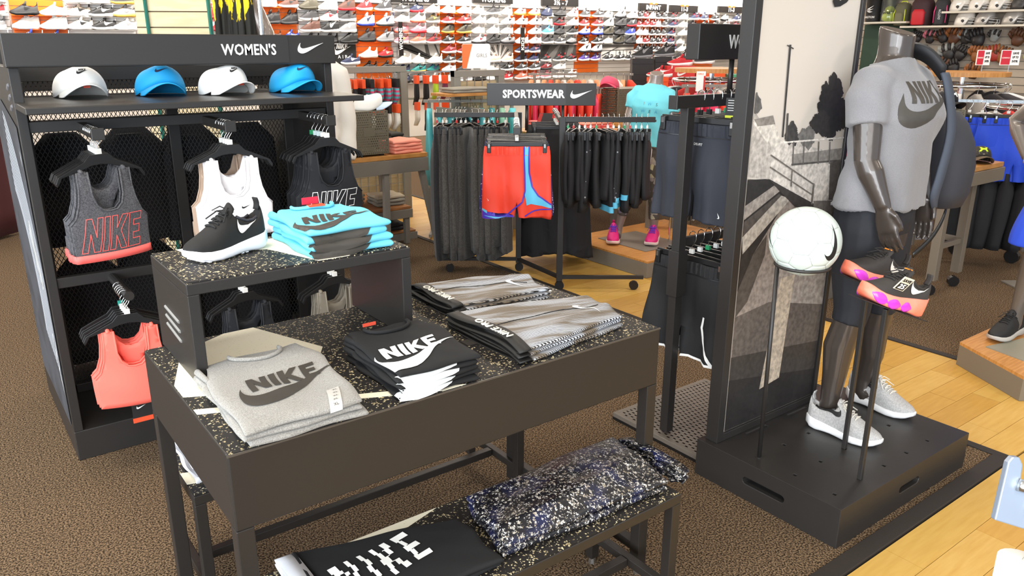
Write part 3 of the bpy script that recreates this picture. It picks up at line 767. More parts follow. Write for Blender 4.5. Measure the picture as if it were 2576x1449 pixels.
tape(.448, 2.922, .993, -.12, mat('tape_plum', '#6e4a52', .6), CPR, 'plum woven tape with coral lettering inside the frontmost charcoal bra')
tape(.430, 2.940, 1.005, -.30, mat('tape_navy', '#35324a', .6), CPR, 'navy woven tape inside the charcoal bra behind the frontmost')
# a hang tag low on the coral peg
t = thing('hang_tag', 'black hang tag with white tick and orange foot under the coral bras', 'tag', (.475, 2.9, .235))
bb(-.035, -.001, 0, .035, .001, .075, 'card', BLACK, t, 0)
flat_on('logo', [[(x * .034 - .02, y * .034 + .035) for x, y in SWOOSH]], FRONT(0, -.0015, 0), WHITE, t)
bb(-.036, -.002, -.018, .036, .001, 0, 'foot', mat('tag_orange', '#e8502a', .6), t, 0)

# garments on the rear side of the gondola, seen dark through the mesh
DK = mat('dark_cloth', '#1c1b1e', .85)
for lv, (z, hgt) in enumerate(((1.20, .46), (.68, .46))):
    for k in range(12):
        x = .455 + (k % 4) * .25 + .02 * (k // 4); y = 3.66 + .09 * (k // 4)
        mb = MB(); rings = []
        for q in range(7):
            f = q / 6; a = .125 * (.45 + .55 * ss(0, .12, f)) + .018 * f; b_ = .022 + .012 * f
            rings.append([Vector((x + a * cos(u), y + b_ * sin(u) * (1 + .3 * sin(u * 5 + k)), z - f * hgt - .02 * (k % 3))) for u in [2 * pi * w / 14 for w in range(14)]])
        mb.loft(rings)
        o = mb.build('hung_garment', DK, smooth=True)
        tag(o, 'dark garment hanging on the rear of the gondola, seen through the mesh', 'clothing', 'dark garments behind the mesh')
bb(GX0 + .033, 3.90, 1.352, GX1 - .033, 3.97, 1.56, 'rear_header', FIX, gon)
bb(GX0 + .033, GYM + .02, 1.225, GX1 - .033, GYM + .045, 1.258, 'crossbar', FIX, gon)
bb(GX0 + .033, 3.60, .14, GX1 - .033, 3.95, .16, 'rear_deck', FIX, gon)

# ------------------------------------------------------------------ caps
def cap(name, label, loc, rz, crown, brimm, logo_m, kind, group=None, s=1.0, under=None, tilt=0):
    t = thing(name, label, 'cap', loc, rz, group)
    A, B, H = .090 * s, .102 * s, .098 * s
    def dome(ph, th):
        c = cos(th); fr = max(0, -sin(ph))
        sq = 1 + .035 * cos(6 * ph)
        z = .046 * fr ** 1.8 * cos(th) + H * sin(th) ** .82 * (1 - .04 * max(0, sin(ph)) * sin(th))
        return Vector((A * cos(ph) * c ** .72, B * sin(ph) * c ** .72 - (.012 * s * fr * sin(th)), z * (s if False else 1)))
    mb = MB(); nu, nv = 36, 12
    mb.grid(lambda u, v: dome(2 * pi * u, v * pi / 2 * .995), nu, nv, wrap=True)
    mb.build('crown', crown, t, smooth=True, solid=.003)
    def brim(u, v):
        ph = -pi / 2 + (u * 2 - 1) * 1.05
        p = dome(ph, 0); k = u * 2 - 1
        ln = .072 * s * (1 - abs(k) ** 3.2)
        return Vector((p.x * (1 + .04 * v), p.y - ln * v - .001, max(.002, p.z + .010 * s * v * (1 - k * k) - .020 * s * v * k * k - .006 * s * v * v)))
    MB().grid(brim, 24, 6).build('brim', brimm, t, smooth=True, solid=.0035)
    MB().tube([dome(0, 1.56) + Vector((-A * .02, 0, -.002)), dome(0, 1.56) + Vector((-A * .02, 0, .005))], [.007, .005], 8).build('button', crown, t)
    for q in range(6):
        ph = pi / 6 + q * pi / 3
        MB().tube([dome(ph, th * pi / 2 / 8) * 1.006 for th in range(9)], .0009, 4).build('seam', crown, t)
    lm = lambda sc, pv=.52: (lambda x, y: (lambda p: p + Vector((p.x * .5, p.y * .6, .02)).normalized() * .0026)(dome(-pi / 2 + x / A * 1.05, pv + y / H * 1.25)))
    if kind == 'tick': decal('logo', xf([SWOOSH], -.028 * s, -.008 * s, .056 * s), lm(s), logo_m, t, .01)
    elif kind == 'letters':
        L_, S_ = futura(.042 * s); decal('logo', L_ + S_, lm(s), logo_m, t, .01)
        bb(-.011, -.137, .037, .011, -.134, .045, 'sewn_label', mat('label_red', '#c9472f', .6), t, 0)
    elif kind == 'ua':
        h = [[(-1, .55), (-.55, .62), (-.25, .25), (.25, .25), (.55, .62), (1, .55), (.62, .0), (1, -.55), (.55, -.62), (.25, -.25), (-.25, -.25), (-.55, -.62), (-1, -.55), (-.62, 0)]]
        decal('logo', xf(h, 0, 0, .03 * s), lm(s), logo_m, t, .012)
    return t
CAPW = mat('white_twill', '#fbf8f2', .7, bump=.08, bscale=900); CAPB = mat('blue_twill', '#149fdc', .65, bump=.08, bscale=900)
cap('baseball_hat', 'white cap with small lettered logo, first on the black shelf', (.505, 3.36, 1.356), .02, CAPW, CAPW, BLACK, 'letters', 'caps on the gondola shelf')
cap('baseball_hat', 'blue cap with dark tick between the two white caps', (.775, 3.31, 1.356), -.08, CAPB, CAPB, mat('logo_navy', '#1c2440', .6), 'tick', 'caps on the gondola shelf')
cap('baseball_hat', 'white cap between the two blue caps', (.990, 3.23, 1.356), .20, CAPW, CAPW, BLACK, 'letters', 'caps on the gondola shelf')
cap('baseball_hat', 'blue cap with dark tick at the shelf end', (1.270, 3.22, 1.356), .12, CAPB, CAPB, mat('logo_navy', '#1c2440', .6), 'tick', 'caps on the gondola shelf')
# ------------------------------------------------------------------ display table, riser and nesting benches
TX0, TX1, TY0, TY1, TZ, TA = .359, 1.545, 1.383, 2.052, .80, .63
APR = mat('table_brown_black', '#27221e', .45, bump=.12, bscale=900)
table = wthing('display_table', 'large dark display table with speckled rubber top and deep apron', 'table', (.95, 1.72, 0))
TE = mat('table_edge', '#4d463f', .4)
bb(TX0, TY0, TA, TX1, TY0 + .012, TZ - .002, 'apron', APR, table, .003)
bb(TX0, TY1 - .012, TA, TX1, TY1, TZ - .002, 'apron', APR, table, .003)
bb(TX0, TY0 + .012, TA, TX0 + .012, TY1 - .012, TZ - .002, 'apron', APR, table, .003)
bb(TX1 - .012, TY0 + .012, TA, TX1, TY1 - .012, TZ - .002, 'apron', APR, table, .003)
bb(TX0 + .012, TY0 + .012, TZ - .03, TX1 - .012, TY1 - .012, TZ - .004, 'top_board', APR, table, 0)
bb(TX0 + .004, TY0 + .004, TZ - .0045, TX1 - .004, TY1 - .004, TZ, 'rubber_top', RUBBER, table, 0)
bb(TX0 - .001, TY0 - .001, TZ - .005, TX1 + .001, TY0 + .003, TZ - .001, 'top_edge', TE, table, 0)
LEG = .036
for (x, y) in ((TX0, TY0), (TX1 - LEG, TY0), (TX0, TY1 - LEG), (TX1 - LEG, TY1 - LEG)):
    l = bb(x, y, .022, x + LEG, y + LEG, TA, 'leg', APR, table)
    MB().tube([(x + .018, y + .018, 0), (x + .018, y + .018, .024)], [.016, .010], 10).build('glide', CHROME, l)
for x in (TX0, TX1 - LEG): bb(x + .004, TY0 + LEG, .075, x + LEG - .004, TY1 - LEG, .105, 'stretcher', APR, table)
def top_print(pts, parent, z=.8004, name='cream_print'):
    return MB().prism(pts, z - .0004, z + .0006).build(name, CREAM, parent)
top_print([(.363, 1.775), (.43, 1.975), (.56, 2.047), (.64, 2.047), (.735, 1.80), (.63, 1.62), (.46, 1.65), (.363, 1.70)], table)
top_print([(.363, 1.595), (.847, 1.387), (.905, 1.387), (.363, 1.622)], table)
# riser
RX0, RX1, RY0, RY1, RZ = .408, .970, 1.742, 2.062, 1.045
ris = wthing('table_riser', 'black U-shaped riser with speckled top standing on the display table', 'riser', (.69, 1.9, TZ))
bb(RX0, RY0, TZ + .001, RX0 + .026, RY1, RZ - .03, 'side_panel', FIX, ris)
bb(RX1 - .026, RY0, TZ + .001, RX1, RY1, RZ - .03, 'side_panel', FIX, ris)
bb(RX0, RY0, RZ - .03, RX1, RY1, RZ - .004, 'top_panel', FIX, ris)
bb(RX0 + .004, RY0 + .004, RZ - .0045, RX1 - .004, RY1 - .004, RZ, 'rubber_top', RUBBER, ris, 0)
SLOT = mat('slot_light', '#8c8a86', .4)
for k in range(3):
    a = Vector((RX0 - .0008, 1.965 - .012 * k * 0, .932 - k * .022)); b = Vector((RX0 - .0008, 1.845, .925 - k * .024))
    MB().tube([a, b], .0038, 6).build('slot', SLOT, ris)
top_print([(.47, 2.058), (.62, 2.058), (.967, 1.96), (.967, 1.90), (.80, 1.746), (.72, 1.746), (.66, 1.93), (.48, 2.0)], ris, RZ + .0004)
# nesting benches in front of and behind the table
def bench(x0, x1, y0, y1, z, label):
    t = wthing('nesting_bench', label, 'bench', ((x0 + x1) / 2, (y0 + y1) / 2, 0), 'nesting benches under the table')
    bb(x0, y0, z - .032, x1, y1, z - .004, 'top_panel', APR, t)
    bb(x0 + .004, y0 + .004, z - .0045, x1 - .004, y1 - .004, z, 'rubber_top', RUBBER, t, 0)
    L = .03
    for x in (x0, x1 - L):
        for y in (y0, y1 - L):
            l = bb(x, y, .02, x + L, y + L, z - .032, 'leg', APR, t)
            MB().tube([(x + .015, y + .015, 0), (x + .015, y + .015, .022)], [.016, .010], 10).build('glide', CHROME, l)
            MB().tube([(x + L, y + .015, z - .06), (x + L + .0025, y + .015, z - .06)], .004, 8).build('screw', CHROME, l)
        bb(x + .003, y0 + L, .085, x + L - .003, y1 - L, .112, 'stretcher', APR, t)
    bb(x0 + L, (y0 + y1) / 2 - .013, .085, x1 - L, (y0 + y1) / 2 + .013, .112, 'stretcher', APR, t)
    return t
b1 = bench(.31, 1.465, 1.20, 1.535, .40, 'low speckled bench in front of the table holding the flecked shorts')
b2 = bench(.411, 1.52, 1.96, 2.30, .40, 'low speckled bench tucked under the back of the table')
top_print([(.60, 1.53), (.90, 1.53), (.80, 1.50), (.62, 1.515)], b1, .4004)
top_print([(1.25, 1.53), (1.36, 1.53), (1.33, 1.49), (1.30, 1.49)], b1, .4004)
top_print([(.413, 2.03), (.52, 2.0), (.56, 2.05), (.413, 2.10)], b2, .4004)

# ------------------------------------------------------------------ folded clothes
def slab(name, quad, z0, t, m, parent=None, seed=0, lump=.004, r=.018, nu=26, nv=22, taper=0.0, fold=0.0, ends=None, crown=0.0):
    FL, FR, BR, BL = [Vector((*q, 0)) for q in quad]
    def base(u, v):
        if taper:
            k = taper * ss(.70, 1.0, v) * (1 if True else 0); u = .5 + (u - .5) * (1 - k)
        return (FL * (1 - u) + FR * u) * (1 - v) + (BL * (1 - u) + BR * u) * v
    W = (FR - FL).length; H = (BL - FL).length
    def prof(u, v):
        d = min(u * W, (1 - u) * W, v * H, (1 - v) * H); q = min(1, max(0, d / r)); return sqrt(max(0, 1 - (1 - q) ** 2))
    def wob(u, v): return .006 * sin(v * 9 + seed) * (1 if u < .02 or u > .98 else 0)
    def lum(u, v):
        return lump * hnoise(u * 3 + seed, v * 3 - seed, seed) + crown * sin(pi * u) * sin(pi * min(1, v * 1.0)) + fold * math.exp(-((v - .5 - .3 * sin(u * 2 + seed)) / .10) ** 2)
    def topf(u, v, off=0.0):
        p = base(u, v); q = prof(u, v)
        return Vector((p.x + .004 * sin(v * 11 + seed), p.y + .004 * sin(u * 9 + seed * 2), z0 + t * .5 + q * (t * .5 + lum(u, v)) + off))
    def botf(u, v):
        p = base(u, v); q = prof(u, v)
        return Vector((p.x + .004 * sin(v * 11 + seed), p.y + .004 * sin(u * 9 + seed * 2), z0 + t * .5 - q * t * .5))
    # finer rows close to the edges so that they come out round
    def ease(i, n):
        f = i / n; return .5 - .5 * cos(pi * f)
    mb = MB()
    mb.grid(lambda u, v: topf(ease(round(u * nu), nu), ease(round(v * nv), nv)), nu, nv)
    mb.grid(lambda u, v: botf(1 - ease(round(u * nu), nu), ease(round(v * nv), nv)), nu, nv)
    o = mb.build(name, m, parent, smooth=True, fix=True)
    return o, topf
def on_slab(topf, quad):                 # room x, y -> point on the slab
    FL, FR, BR, BL = quad
    def f(x, y, off=.0016):
        v = .5; u = .5
        for _ in range(6):
            a = FL[0] * (1 - v) + BL[0] * v; b = FR[0] * (1 - v) + BR[0] * v; u = (x - a) / (b - a)
            c = FL[1] * (1 - u) + FR[1] * u; d = BL[1] * (1 - u) + BR[1] * u; v = (y - c) / (d - c)
        uu, vv = min(.999, max(.001, u)), min(.999, max(.001, v))
        p = topf(uu, vv, off)
        n = (topf(min(1, uu + .02), vv) - topf(max(0, uu - .02), vv)).cross(topf(uu, min(1, vv + .02)) - topf(uu, max(0, vv - .02))).normalized()
        p = topf(uu, vv) + n * off * 1.2
        if v < 0: p.z += v * abs(d - c) * 1.0; p.y = topf(uu, .0).y - .0025    # the print runs down over the front fold
        return p
    return f
GREYM = mat('grey_marl', '#9d9992', .85, bump=.2, bscale=700, col2='#827e78', vscale=420, sheen=.2)
AQUA = mat('aqua_jersey', '#6fcde4', .8, bump=.12, bscale=600)
BLKT = mat('black_cotton', '#0e0d0e', .85, bump=.15, bscale=600)
DPR = mat('dark_brown_print', '#3f3a34', .55); WPR = mat('white_ink', '#f6f4f0', .5)
def tee_stack(q, z0, t, n, m, name, word, where, group, seed, logo_m, lx, ly, lw, rot, lump, taper, cat='shirt', edge_m=None):
    for i in range(n):
        topmost = i == n - 1
        dx, dy = (0, 0) if topmost else (R.uniform(-.008, .008), R.uniform(-.008, .006))
        qq = [(x + dx, y + dy) for x, y in q]
        nm = 'topmost' if topmost else (['bottom', 'second from the bottom', 'third from the bottom', 'fourth from the bottom', 'fifth from the bottom'][i])
        th = thing(name, '%s folded tee, %s of the stack on the %s' % (word, nm, where), cat, (0, 0, 0), 0, group)
        o, tf = slab('folded_body', qq, z0 + i * t * .97, t, m, th, seed + i * 2.3, lump if topmost else lump * .4, .012 + .004 * topmost, taper=taper)
        if topmost:
            f = on_slab(tf, qq); L_, S_ = futura(lw)
            P = xf(L_ + S_, lx, ly, 1, rot)
            decal('printed_logo', P, f, logo_m, th, .012)
            # collar roll and neck label at the back
            cx, cy = (q[2][0] + q[3][0]) / 2, (q[2][1] + q[3][1]) / 2
            MB().tube([f(cx + .075 * cos(a), cy - .012 - .05 * sin(a) * .9, .004) for a in [pi * k / 12 for k in range(13)]], .005, 6).build('collar', m, th, smooth=True)
        elif word != 'grey':
            # the print of the tees below shows as a band on the front fold
            f = on_slab(tf, qq)
            y_ = qq[0][1]; s_ = (i - n / 2) * .006
            decal('printed_logo', [[(lx - lw * .42 + s_, y_ + .02), (lx - lw * .38 + s_, y_ - t * .55), (lx - lw * .20 + s_, y_ - t * .92), (lx + s_, y_ - t * .55), (lx + lw * .18 + s_, y_ - t * .05), (lx + lw * .26, y_ + .02)]], f, logo_m, th, .008)
        # sleeve lump on the near short side
        MB().tube([(qq[0][0] * .25 + qq[3][0] * .75 + .012, qq[0][1] * .25 + qq[3][1] * .75, z0 + i * t * .97 + t * .45), (qq[3][0] * .97 + qq[0][0] * .03 + .006, qq[3][1] * .93 + qq[0][1] * .07, z0 + i * t * .97 + t * .5)], [t * .42, t * .55], 10).build('sleeve', m, th, smooth=True)
    return th, f
t_, f_ = tee_stack([(.396, 1.378), (.645, 1.378), (.690, 1.765), (.402, 1.765)], TZ + .001, .014, 3, GREYM, 'folded_tee', 'grey', 'table front corner', 'grey tees on the table', 1.0, DPR, .558, 1.545, .262, .12, .005, .22)
# clear size strip with letters
decal('size_strip', [[(.568, 1.372), (.596, 1.372), (.622, 1.462), (.592, 1.462)]], lambda x, y: f_(x, y, .0012), mat('size_strip', '#c9c5be', .25), t_, .012)
for k in range(5):
    text('size_letter', 'XL', .009, BLACK, t_, None, fmap=lambda x, y, k=k: f_(.586 + k * .0055 + x, 1.385 + k * .0165 + y, .0022), step=.01)
t_, f_ = tee_stack([(.738, 1.392), (.945, 1.388), (.985, 1.690), (.742, 1.700)], TZ + .001, .013, 5, BLKT, 'folded_tee', 'black', 'table centre', 'black tees on the table', 4.0, WPR, .842, 1.485, .245, .06, .004, .20)
bb(.80, 1.690, TZ + .072, .835, 1.694, TZ + .080, 'neck_label', mat('label_red', '#c9472f', .6), t_, 0)
t_, f_ = tee_stack([(.700, 1.755), (.925, 1.765), (.950, 2.035), (.706, 2.045)], RZ + .001, .019, 4, AQUA, 'folded_tee', 'aqua', 'riser', 'aqua tees on the riser', 7.0, DPR, .815, 1.835, .25, .03, .007, .25)
bb(.79, 2.00, RZ + .088, .835, 2.004, RZ + .106, 'neck_tag', mat('tag_crimson', '#c9213c', .5), t_, 0)
bb(.80, 1.975, RZ + .084, .845, 1.998, RZ + .087, 'price_tag', mat('tag_orange', '#e8502a', .6), t_, 0)

# striped training tights
TIGHT = striped('striped_tights', '#2a2624', '#c9ccd2', 95, 'Y', 2.2, .55, c3='#857663', dscale=1.0, rot=.25)
WAIST = mat('waistband_black', '#171513', .6, bump=.15, bscale=700)
def tights(q, z0, t, n, seed, where, group):
    for i in range(n):
        topm = i == n - 1
        dx, dy = (0, 0) if topm else (R.uniform(-.004, .010), R.uniform(-.012, .004))
        qq = [(x + dx, y + dy) for x, y in q]; z = z0 + i * t * .96
        nm = ['bottom', 'middle', 'topmost'][i]
        th = thing('folded_tights', 'striped grey tights with black waistband, %s of the %s pile' % (nm, where), 'tights', (0, 0, 0), 0, group)
        o, tf = slab('legs', qq, z, t, TIGHT, th, seed + i, .006 if topm else .002, .010, fold=.010 if topm else 0)
        f = on_slab(tf, qq)
        # waistband: an open flat loop at the near end
        N = 30; rings = []
        x0 = qq[0][0]; ya, yb = qq[0][1], qq[3][1]
        for k in range(N):
            a = 2 * pi * k / N; y = (ya + yb) / 2 + (yb - ya) / 2 * 1.01 * cos(a)
            zz = z + t * .55 + (t * .62 + (.006 if topm else 0)) * sin(a) * (1 + .3 * sin(3 * a + seed)); x = x0 - .002 + .005 * sin(a * 3 + seed) - .022 * (1 - abs(cos(a))) * 0
            rings.append([Vector((x - .034, y, zz)), Vector((x + .004, y, zz + .001))])
        MB().loft(rings, loop=True, cap=False, open_=True).build('waistband', WAIST, th, smooth=True, solid=.0025)
        if topm:
            m = (yb + ya) / 2
            text('lettering', 'NIKE PRO', .030, mat('ink_cream', '#e6e0d2', .5), th, MX((x0 - .016, m - .03, z + t * 1.17 + .0085 + .003), (0, 1, -.0), (-1, 0, 0)), bold=.0003, width=.15)
            decal('printed_logo', xf([SWOOSH], qq[1][0] - .075, qq[1][1] + .125, .085, -pi / 2), f, WPR, th, .01)
            MB().tube([f(qq[0][0] * (1 - a) + qq[1][0] * a, (qq[0][1] + qq[3][1]) / 2 * (1 - a) + (qq[1][1] + qq[2][1]) / 2 * a + .03 * sin(a * 4), .0005) for a in [k / 16 for k in range(1, 16)]], .0016, 4).build('seam', WAIST, th)
tights([(1.108, 1.400), (1.462, 1.448), (1.500, 1.640), (1.098, 1.742)], TZ + .001, .013, 3, 2.0, 'front', 'striped tights on the table')
tights([(1.150, 1.782), (1.452, 1.758), (1.478, 1.940), (1.142, 2.036)], TZ + .001, .013, 3, 5.0, 'back', 'striped tights on the table')
t = thing('paper_card', 'small white card under the back tights near the table end', 'card', (1.46, 1.86, TZ))
bb(-.02, -.045, .0005, .055, .045, .0015, 'sheet', WHITE, t, 0)
t = thing('hang_tag', 'dark hang tag poking out from under the front tights', 'tag', (1.10, 1.60, TZ))
bb(-.06, -.02, .0005, -.01, .02, .002, 'card', mat('tag_charcoal', '#3b3633', .5), t, 0)

# flecked shorts and lettered capris on the front bench
FLECK = flecked('flecked_shorts', '#121217', '#efedea', 215, .38, .66, .42, base2='#141b40', stretch=(1, 1, .6), fleck2='#a8977c', warp=.014)
for i, nm in enumerate(['lower', 'upper']):
    q = [(.912 + .01 * i, 1.25), (1.435 + .006 * i, 1.222 + .004 * i), (1.485, 1.495), (.955, 1.475)]
    th = thing('folded_shorts', '%s pair of black shorts with white flecks on the front bench' % nm, 'shorts', (0, 0, 0), 0, 'flecked shorts on the bench')
    o, tf = slab('folded_body', q, .402 + i * .02, .021, FLECK, th, 3.3 + i, .008 if i else .002, .014, 34, 26, fold=.012 if i else 0, crown=.022 if i else 0)
    f = on_slab(tf, q)
    rings = []
    for k in range(24):
        a = 2 * pi * k / 24; rings.append([Vector((1.49 + .012 * sin(k * 2.4), 1.345 + .128 * cos(a), .412 + .02 * i + .014 * sin(a))), Vector((1.525, 1.345 + .118 * cos(a), .412 + .02 * i + .013 * sin(a)))])
    MB().loft(rings, loop=True, cap=False, open_=True).build('waistband', FLECK, th, smooth=True, solid=.003)
for i, nm in enumerate(['lower', 'upper']):
    q = [(.515, 1.235), (.895, 1.232), (.915 - .01 * i, 1.43), (.525, 1.535)]
    th = thing('folded_capris', '%s black folded garment with pale waistband at the bench end' % nm, 'tights', (0, 0, 0), 0, 'black lettered garments on the bench')
    o, tf = slab('folded_body', q, .402 + i * .012, .013, BLKT, th, 6 + i, .004 if i else .001, .010, crown=.006 if i else 0)
    f = on_slab(tf, q)
    MB().tube([(.505, 1.24, .41 + i * .012), (.507, 1.38, .416 + i * .012), (.518, 1.53, .412 + i * .012)], [.007, .008, .007], 8).build('rolled_edge', BLKT, th, smooth=True)
    rings = []
    for k in range(20):
        a = 2 * pi * k / 20; rings.append([Vector((.475, 1.39 + .15 * cos(a), .411 + .012 * i + .010 * sin(a))), Vector((.52, 1.39 + .148 * cos(a), .412 + .012 * i + .009 * sin(a)))])
    MB().loft(rings, loop=True, cap=False, open_=True).build('waistband', mat('pale_grey_elastic', '#c9c8cc', .6, bump=.15, bscale=600), th, smooth=True, solid=.002)
    if i:
        # glitch lettering: each letter sliced into shifted bands
        P = []
        def letter(rects, x0): 
            for (a, b, c, d) in rects:
                for s_ in range(5):
                    lo, hi = s_ / 5, (s_ + 1) / 5; y0_, y1_ = max(b, lo), min(d, hi)
                    if y1_ > y0_:
                        sh = [0, .06, -.04, .07, -.02][s_]; P.append([(x0 + (a + sh) * .05, 1.335 + y0_ * .115), (x0 + (c + sh) * .05, 1.335 + y0_ * .115), (x0 + (c + sh) * .05, 1.335 + y1_ * .115), (x0 + (a + sh) * .05, 1.335 + y1_ * .115)])
        letter([(0, 0, .2, 1), (.8, 0, 1, 1), (.2, .7, .4, 1), (.4, .4, .6, .7), (.6, 0, .8, .4)], .555)
        letter([(0, 0, .22, 1)], .628)
        letter([(0, 0, .22, 1), (.22, .38, .45, .62), (.45, .62, .7, .82), (.62, .8, .95, 1), (.45, .2, .7, .4), (.62, 0, .95, .2)], .662)
        letter([(0, 0, .22, 1), (0, .84, .85, 1), (0, .42, .75, .58), (0, 0, .85, .16)], .728)
        decal('lettering', [[(.745 + (a - .745) * cos(.13) - (b - 1.39) * sin(.13), 1.385 + (a - .745) * sin(.13) + (b - 1.39) * cos(.13)) for a, b in Q_] for Q_ in P], f, WPR, th, .02)
# folded greys peeking out on the rear bench
for i in range(3):
    q = [(.43, 2.0), (.62, 2.0), (.62, 2.27), (.43, 2.27)]
    th = thing('folded_leggings', '%s of the folded white and grey leggings on the rear bench' % ['lowest', 'middle', 'uppermost'][i], 'tights', (0, 0, 0), 0, 'folded leggings on the rear bench')
    slab('folded_body', q, .402 + i * .022, .022, mat('leg_white', '#d8d6da', .8) if i != 1 else mat('leg_grey', '#8f8d90', .8), th, i * 2.0, .004)

# ------------------------------------------------------------------ the black running shoe on the riser
def hero_shoe(label, loc, rot, upper, sole, logo, hi=False, L=.275, thick=1.0, lace=None, lining=None, group=None, name='running_shoe', lugs=True, sw=(.52, .30, .07, .50), swoosh=True, tongue_logo=None, foam=None):
    t = thing(name, label, 'shoe', loc, 0, group); t.rotation_euler = rot
    so, u, at, f = shoe_parts(hi, L, 20, 3, thick)
    so.build('sole', sole, t, smooth=True, sub=0)
    u.build('upper', upper, t, smooth=True)
    if lugs:
        mb = MB()
        for k in range(13):
            x = L * (.12 + .062 * k); w = at(x / L, HW) * .9; b = at(x / L, SB)
            mb.box(x - .004, -w, b - .003 if b > .003 else b - .0, x + .004, w, b + .004)
        mb.build('tread', sole, t)
    if swoosh:
        for near in (True, False):
            b = swoosh_on(f, sw[0], sw[1], sw[2], sw[3], near, .0022, True, .02)
            bmo(b, 'logo', logo, t, True)
    # tongue
    lm = lace or upper
    x0 = .50 * L; zt = at(.58, UTH if hi else UT)
    MB().grid(lambda a, b: Vector((x0 + (b * .11 + .0) * L, (a - .5) * .050 * (1 - .25 * b), zt - .012 + b * .034 - .016 * (2 * a - 1) ** 2)), 8, 5).build('tongue', upper, t, smooth=True, solid=.005)
    if tongue_logo:
        bb(x0 + .065 * L, -.014, zt + .013, x0 + .085 * L, .014, zt + .0165, 'tongue_label', tongue_logo, t, 0)
    mb = MB()
    for k in range(6):
        a = .34 + .045 * k
        pl = [f(a, th) + Vector((0, 0, .003)) for th in [pi * q for q in (.36, .42, .5, .58, .64)]]
        pr = [f(a + (.035 if k % 2 else -.0), th) + Vector((0, 0, .0045)) for th in [pi * q for q in (.36, .42, .5, .58, .64)]]
        mb.tube(pl, .0022, 6); mb.tube([pr[0], pr[1], pl[2] + Vector((.004, 0, .002)), pr[3], pr[4]], .0022, 6)
    k0 = f(.58, pi * .5) + Vector((.0, 0, .004))
    for s_ in (-1, 1):
        mb.tube([k0, k0 + Vector((-.012, s_ * .016, .010)), k0 + Vector((-.03, s_ * .028, .000)), k0 + Vector((-.018, s_ * .014, -.004)), k0], .0019, 6)
        mb.tube([k0, k0 + Vector((-.02, s_ * .02, -.002)), k0 + Vector((-.045, s_ * .038, -.022))], .0019, 6)
    mb.build('laces', lm, t, smooth=True)
    # heel pull tab and collar lining
    h = at(1.0, UTH if hi else UT)
    MB().grid(lambda a, b: Vector((L * .955 + .012 * sin(b * pi) * .4, (a - .5) * .02, h - .012 + .034 * b)), 4, 5).build('heel_tab', upper, t, smooth=True, solid=.004)
    ln = lining or upper
    MB().tube([f(tt, pi * .5 - s_ * pi * .205) + Vector((0, 0, .001)) for s_, tt in [(1, .62), (1, .68), (1, .76), (1, .84), (1, .9)]] , .004, 6).build('collar', ln, t, smooth=True)
    MB().tube([f(tt, pi * .5 + pi * .205) + Vector((0, 0, .001)) for tt in (.62, .68, .76, .84, .9)], .004, 6).build('collar', ln, t, smooth=True)
    if foam:
        for (a, b) in foam[1]:
            for sd in (-1, 1):
                rr = [(a + (b - a) * k / 8) for k in range(9)]
                MB().loft([[Vector((x * L, sd * (at(x, HW) * 1.05 + (.0015 + .0035 * sin(pi * k / 8)) * cos(u_)), at(x, SB) + .015 + (.004 + .013 * sin(pi * k / 8)) * sin(u_))) for u_ in [2 * pi * w / 10 for w in range(10)]] for k, x in enumerate(rr)]).build('cushion', foam[0], t, smooth=True)
    return t
SH_B = mat('black_knit', '#12100f', .75, bump=.25, bscale=900)
hero_shoe('black running shoe with white sole and white tick on the riser', (.452, 1.895, RZ + .002), (0, 0, .36), SH_B, mat('white_foam', '#f1eff2', .5), mat('tick_white', '#efe9dc', .5), L=.250, thick=1.05, lace=mat('black_lace', '#1a1918', .8), lining=mat('grey_lining', '#35333a', .8), sw=(.58, .30, .07, .50)).scale = (.9, .9, .9)
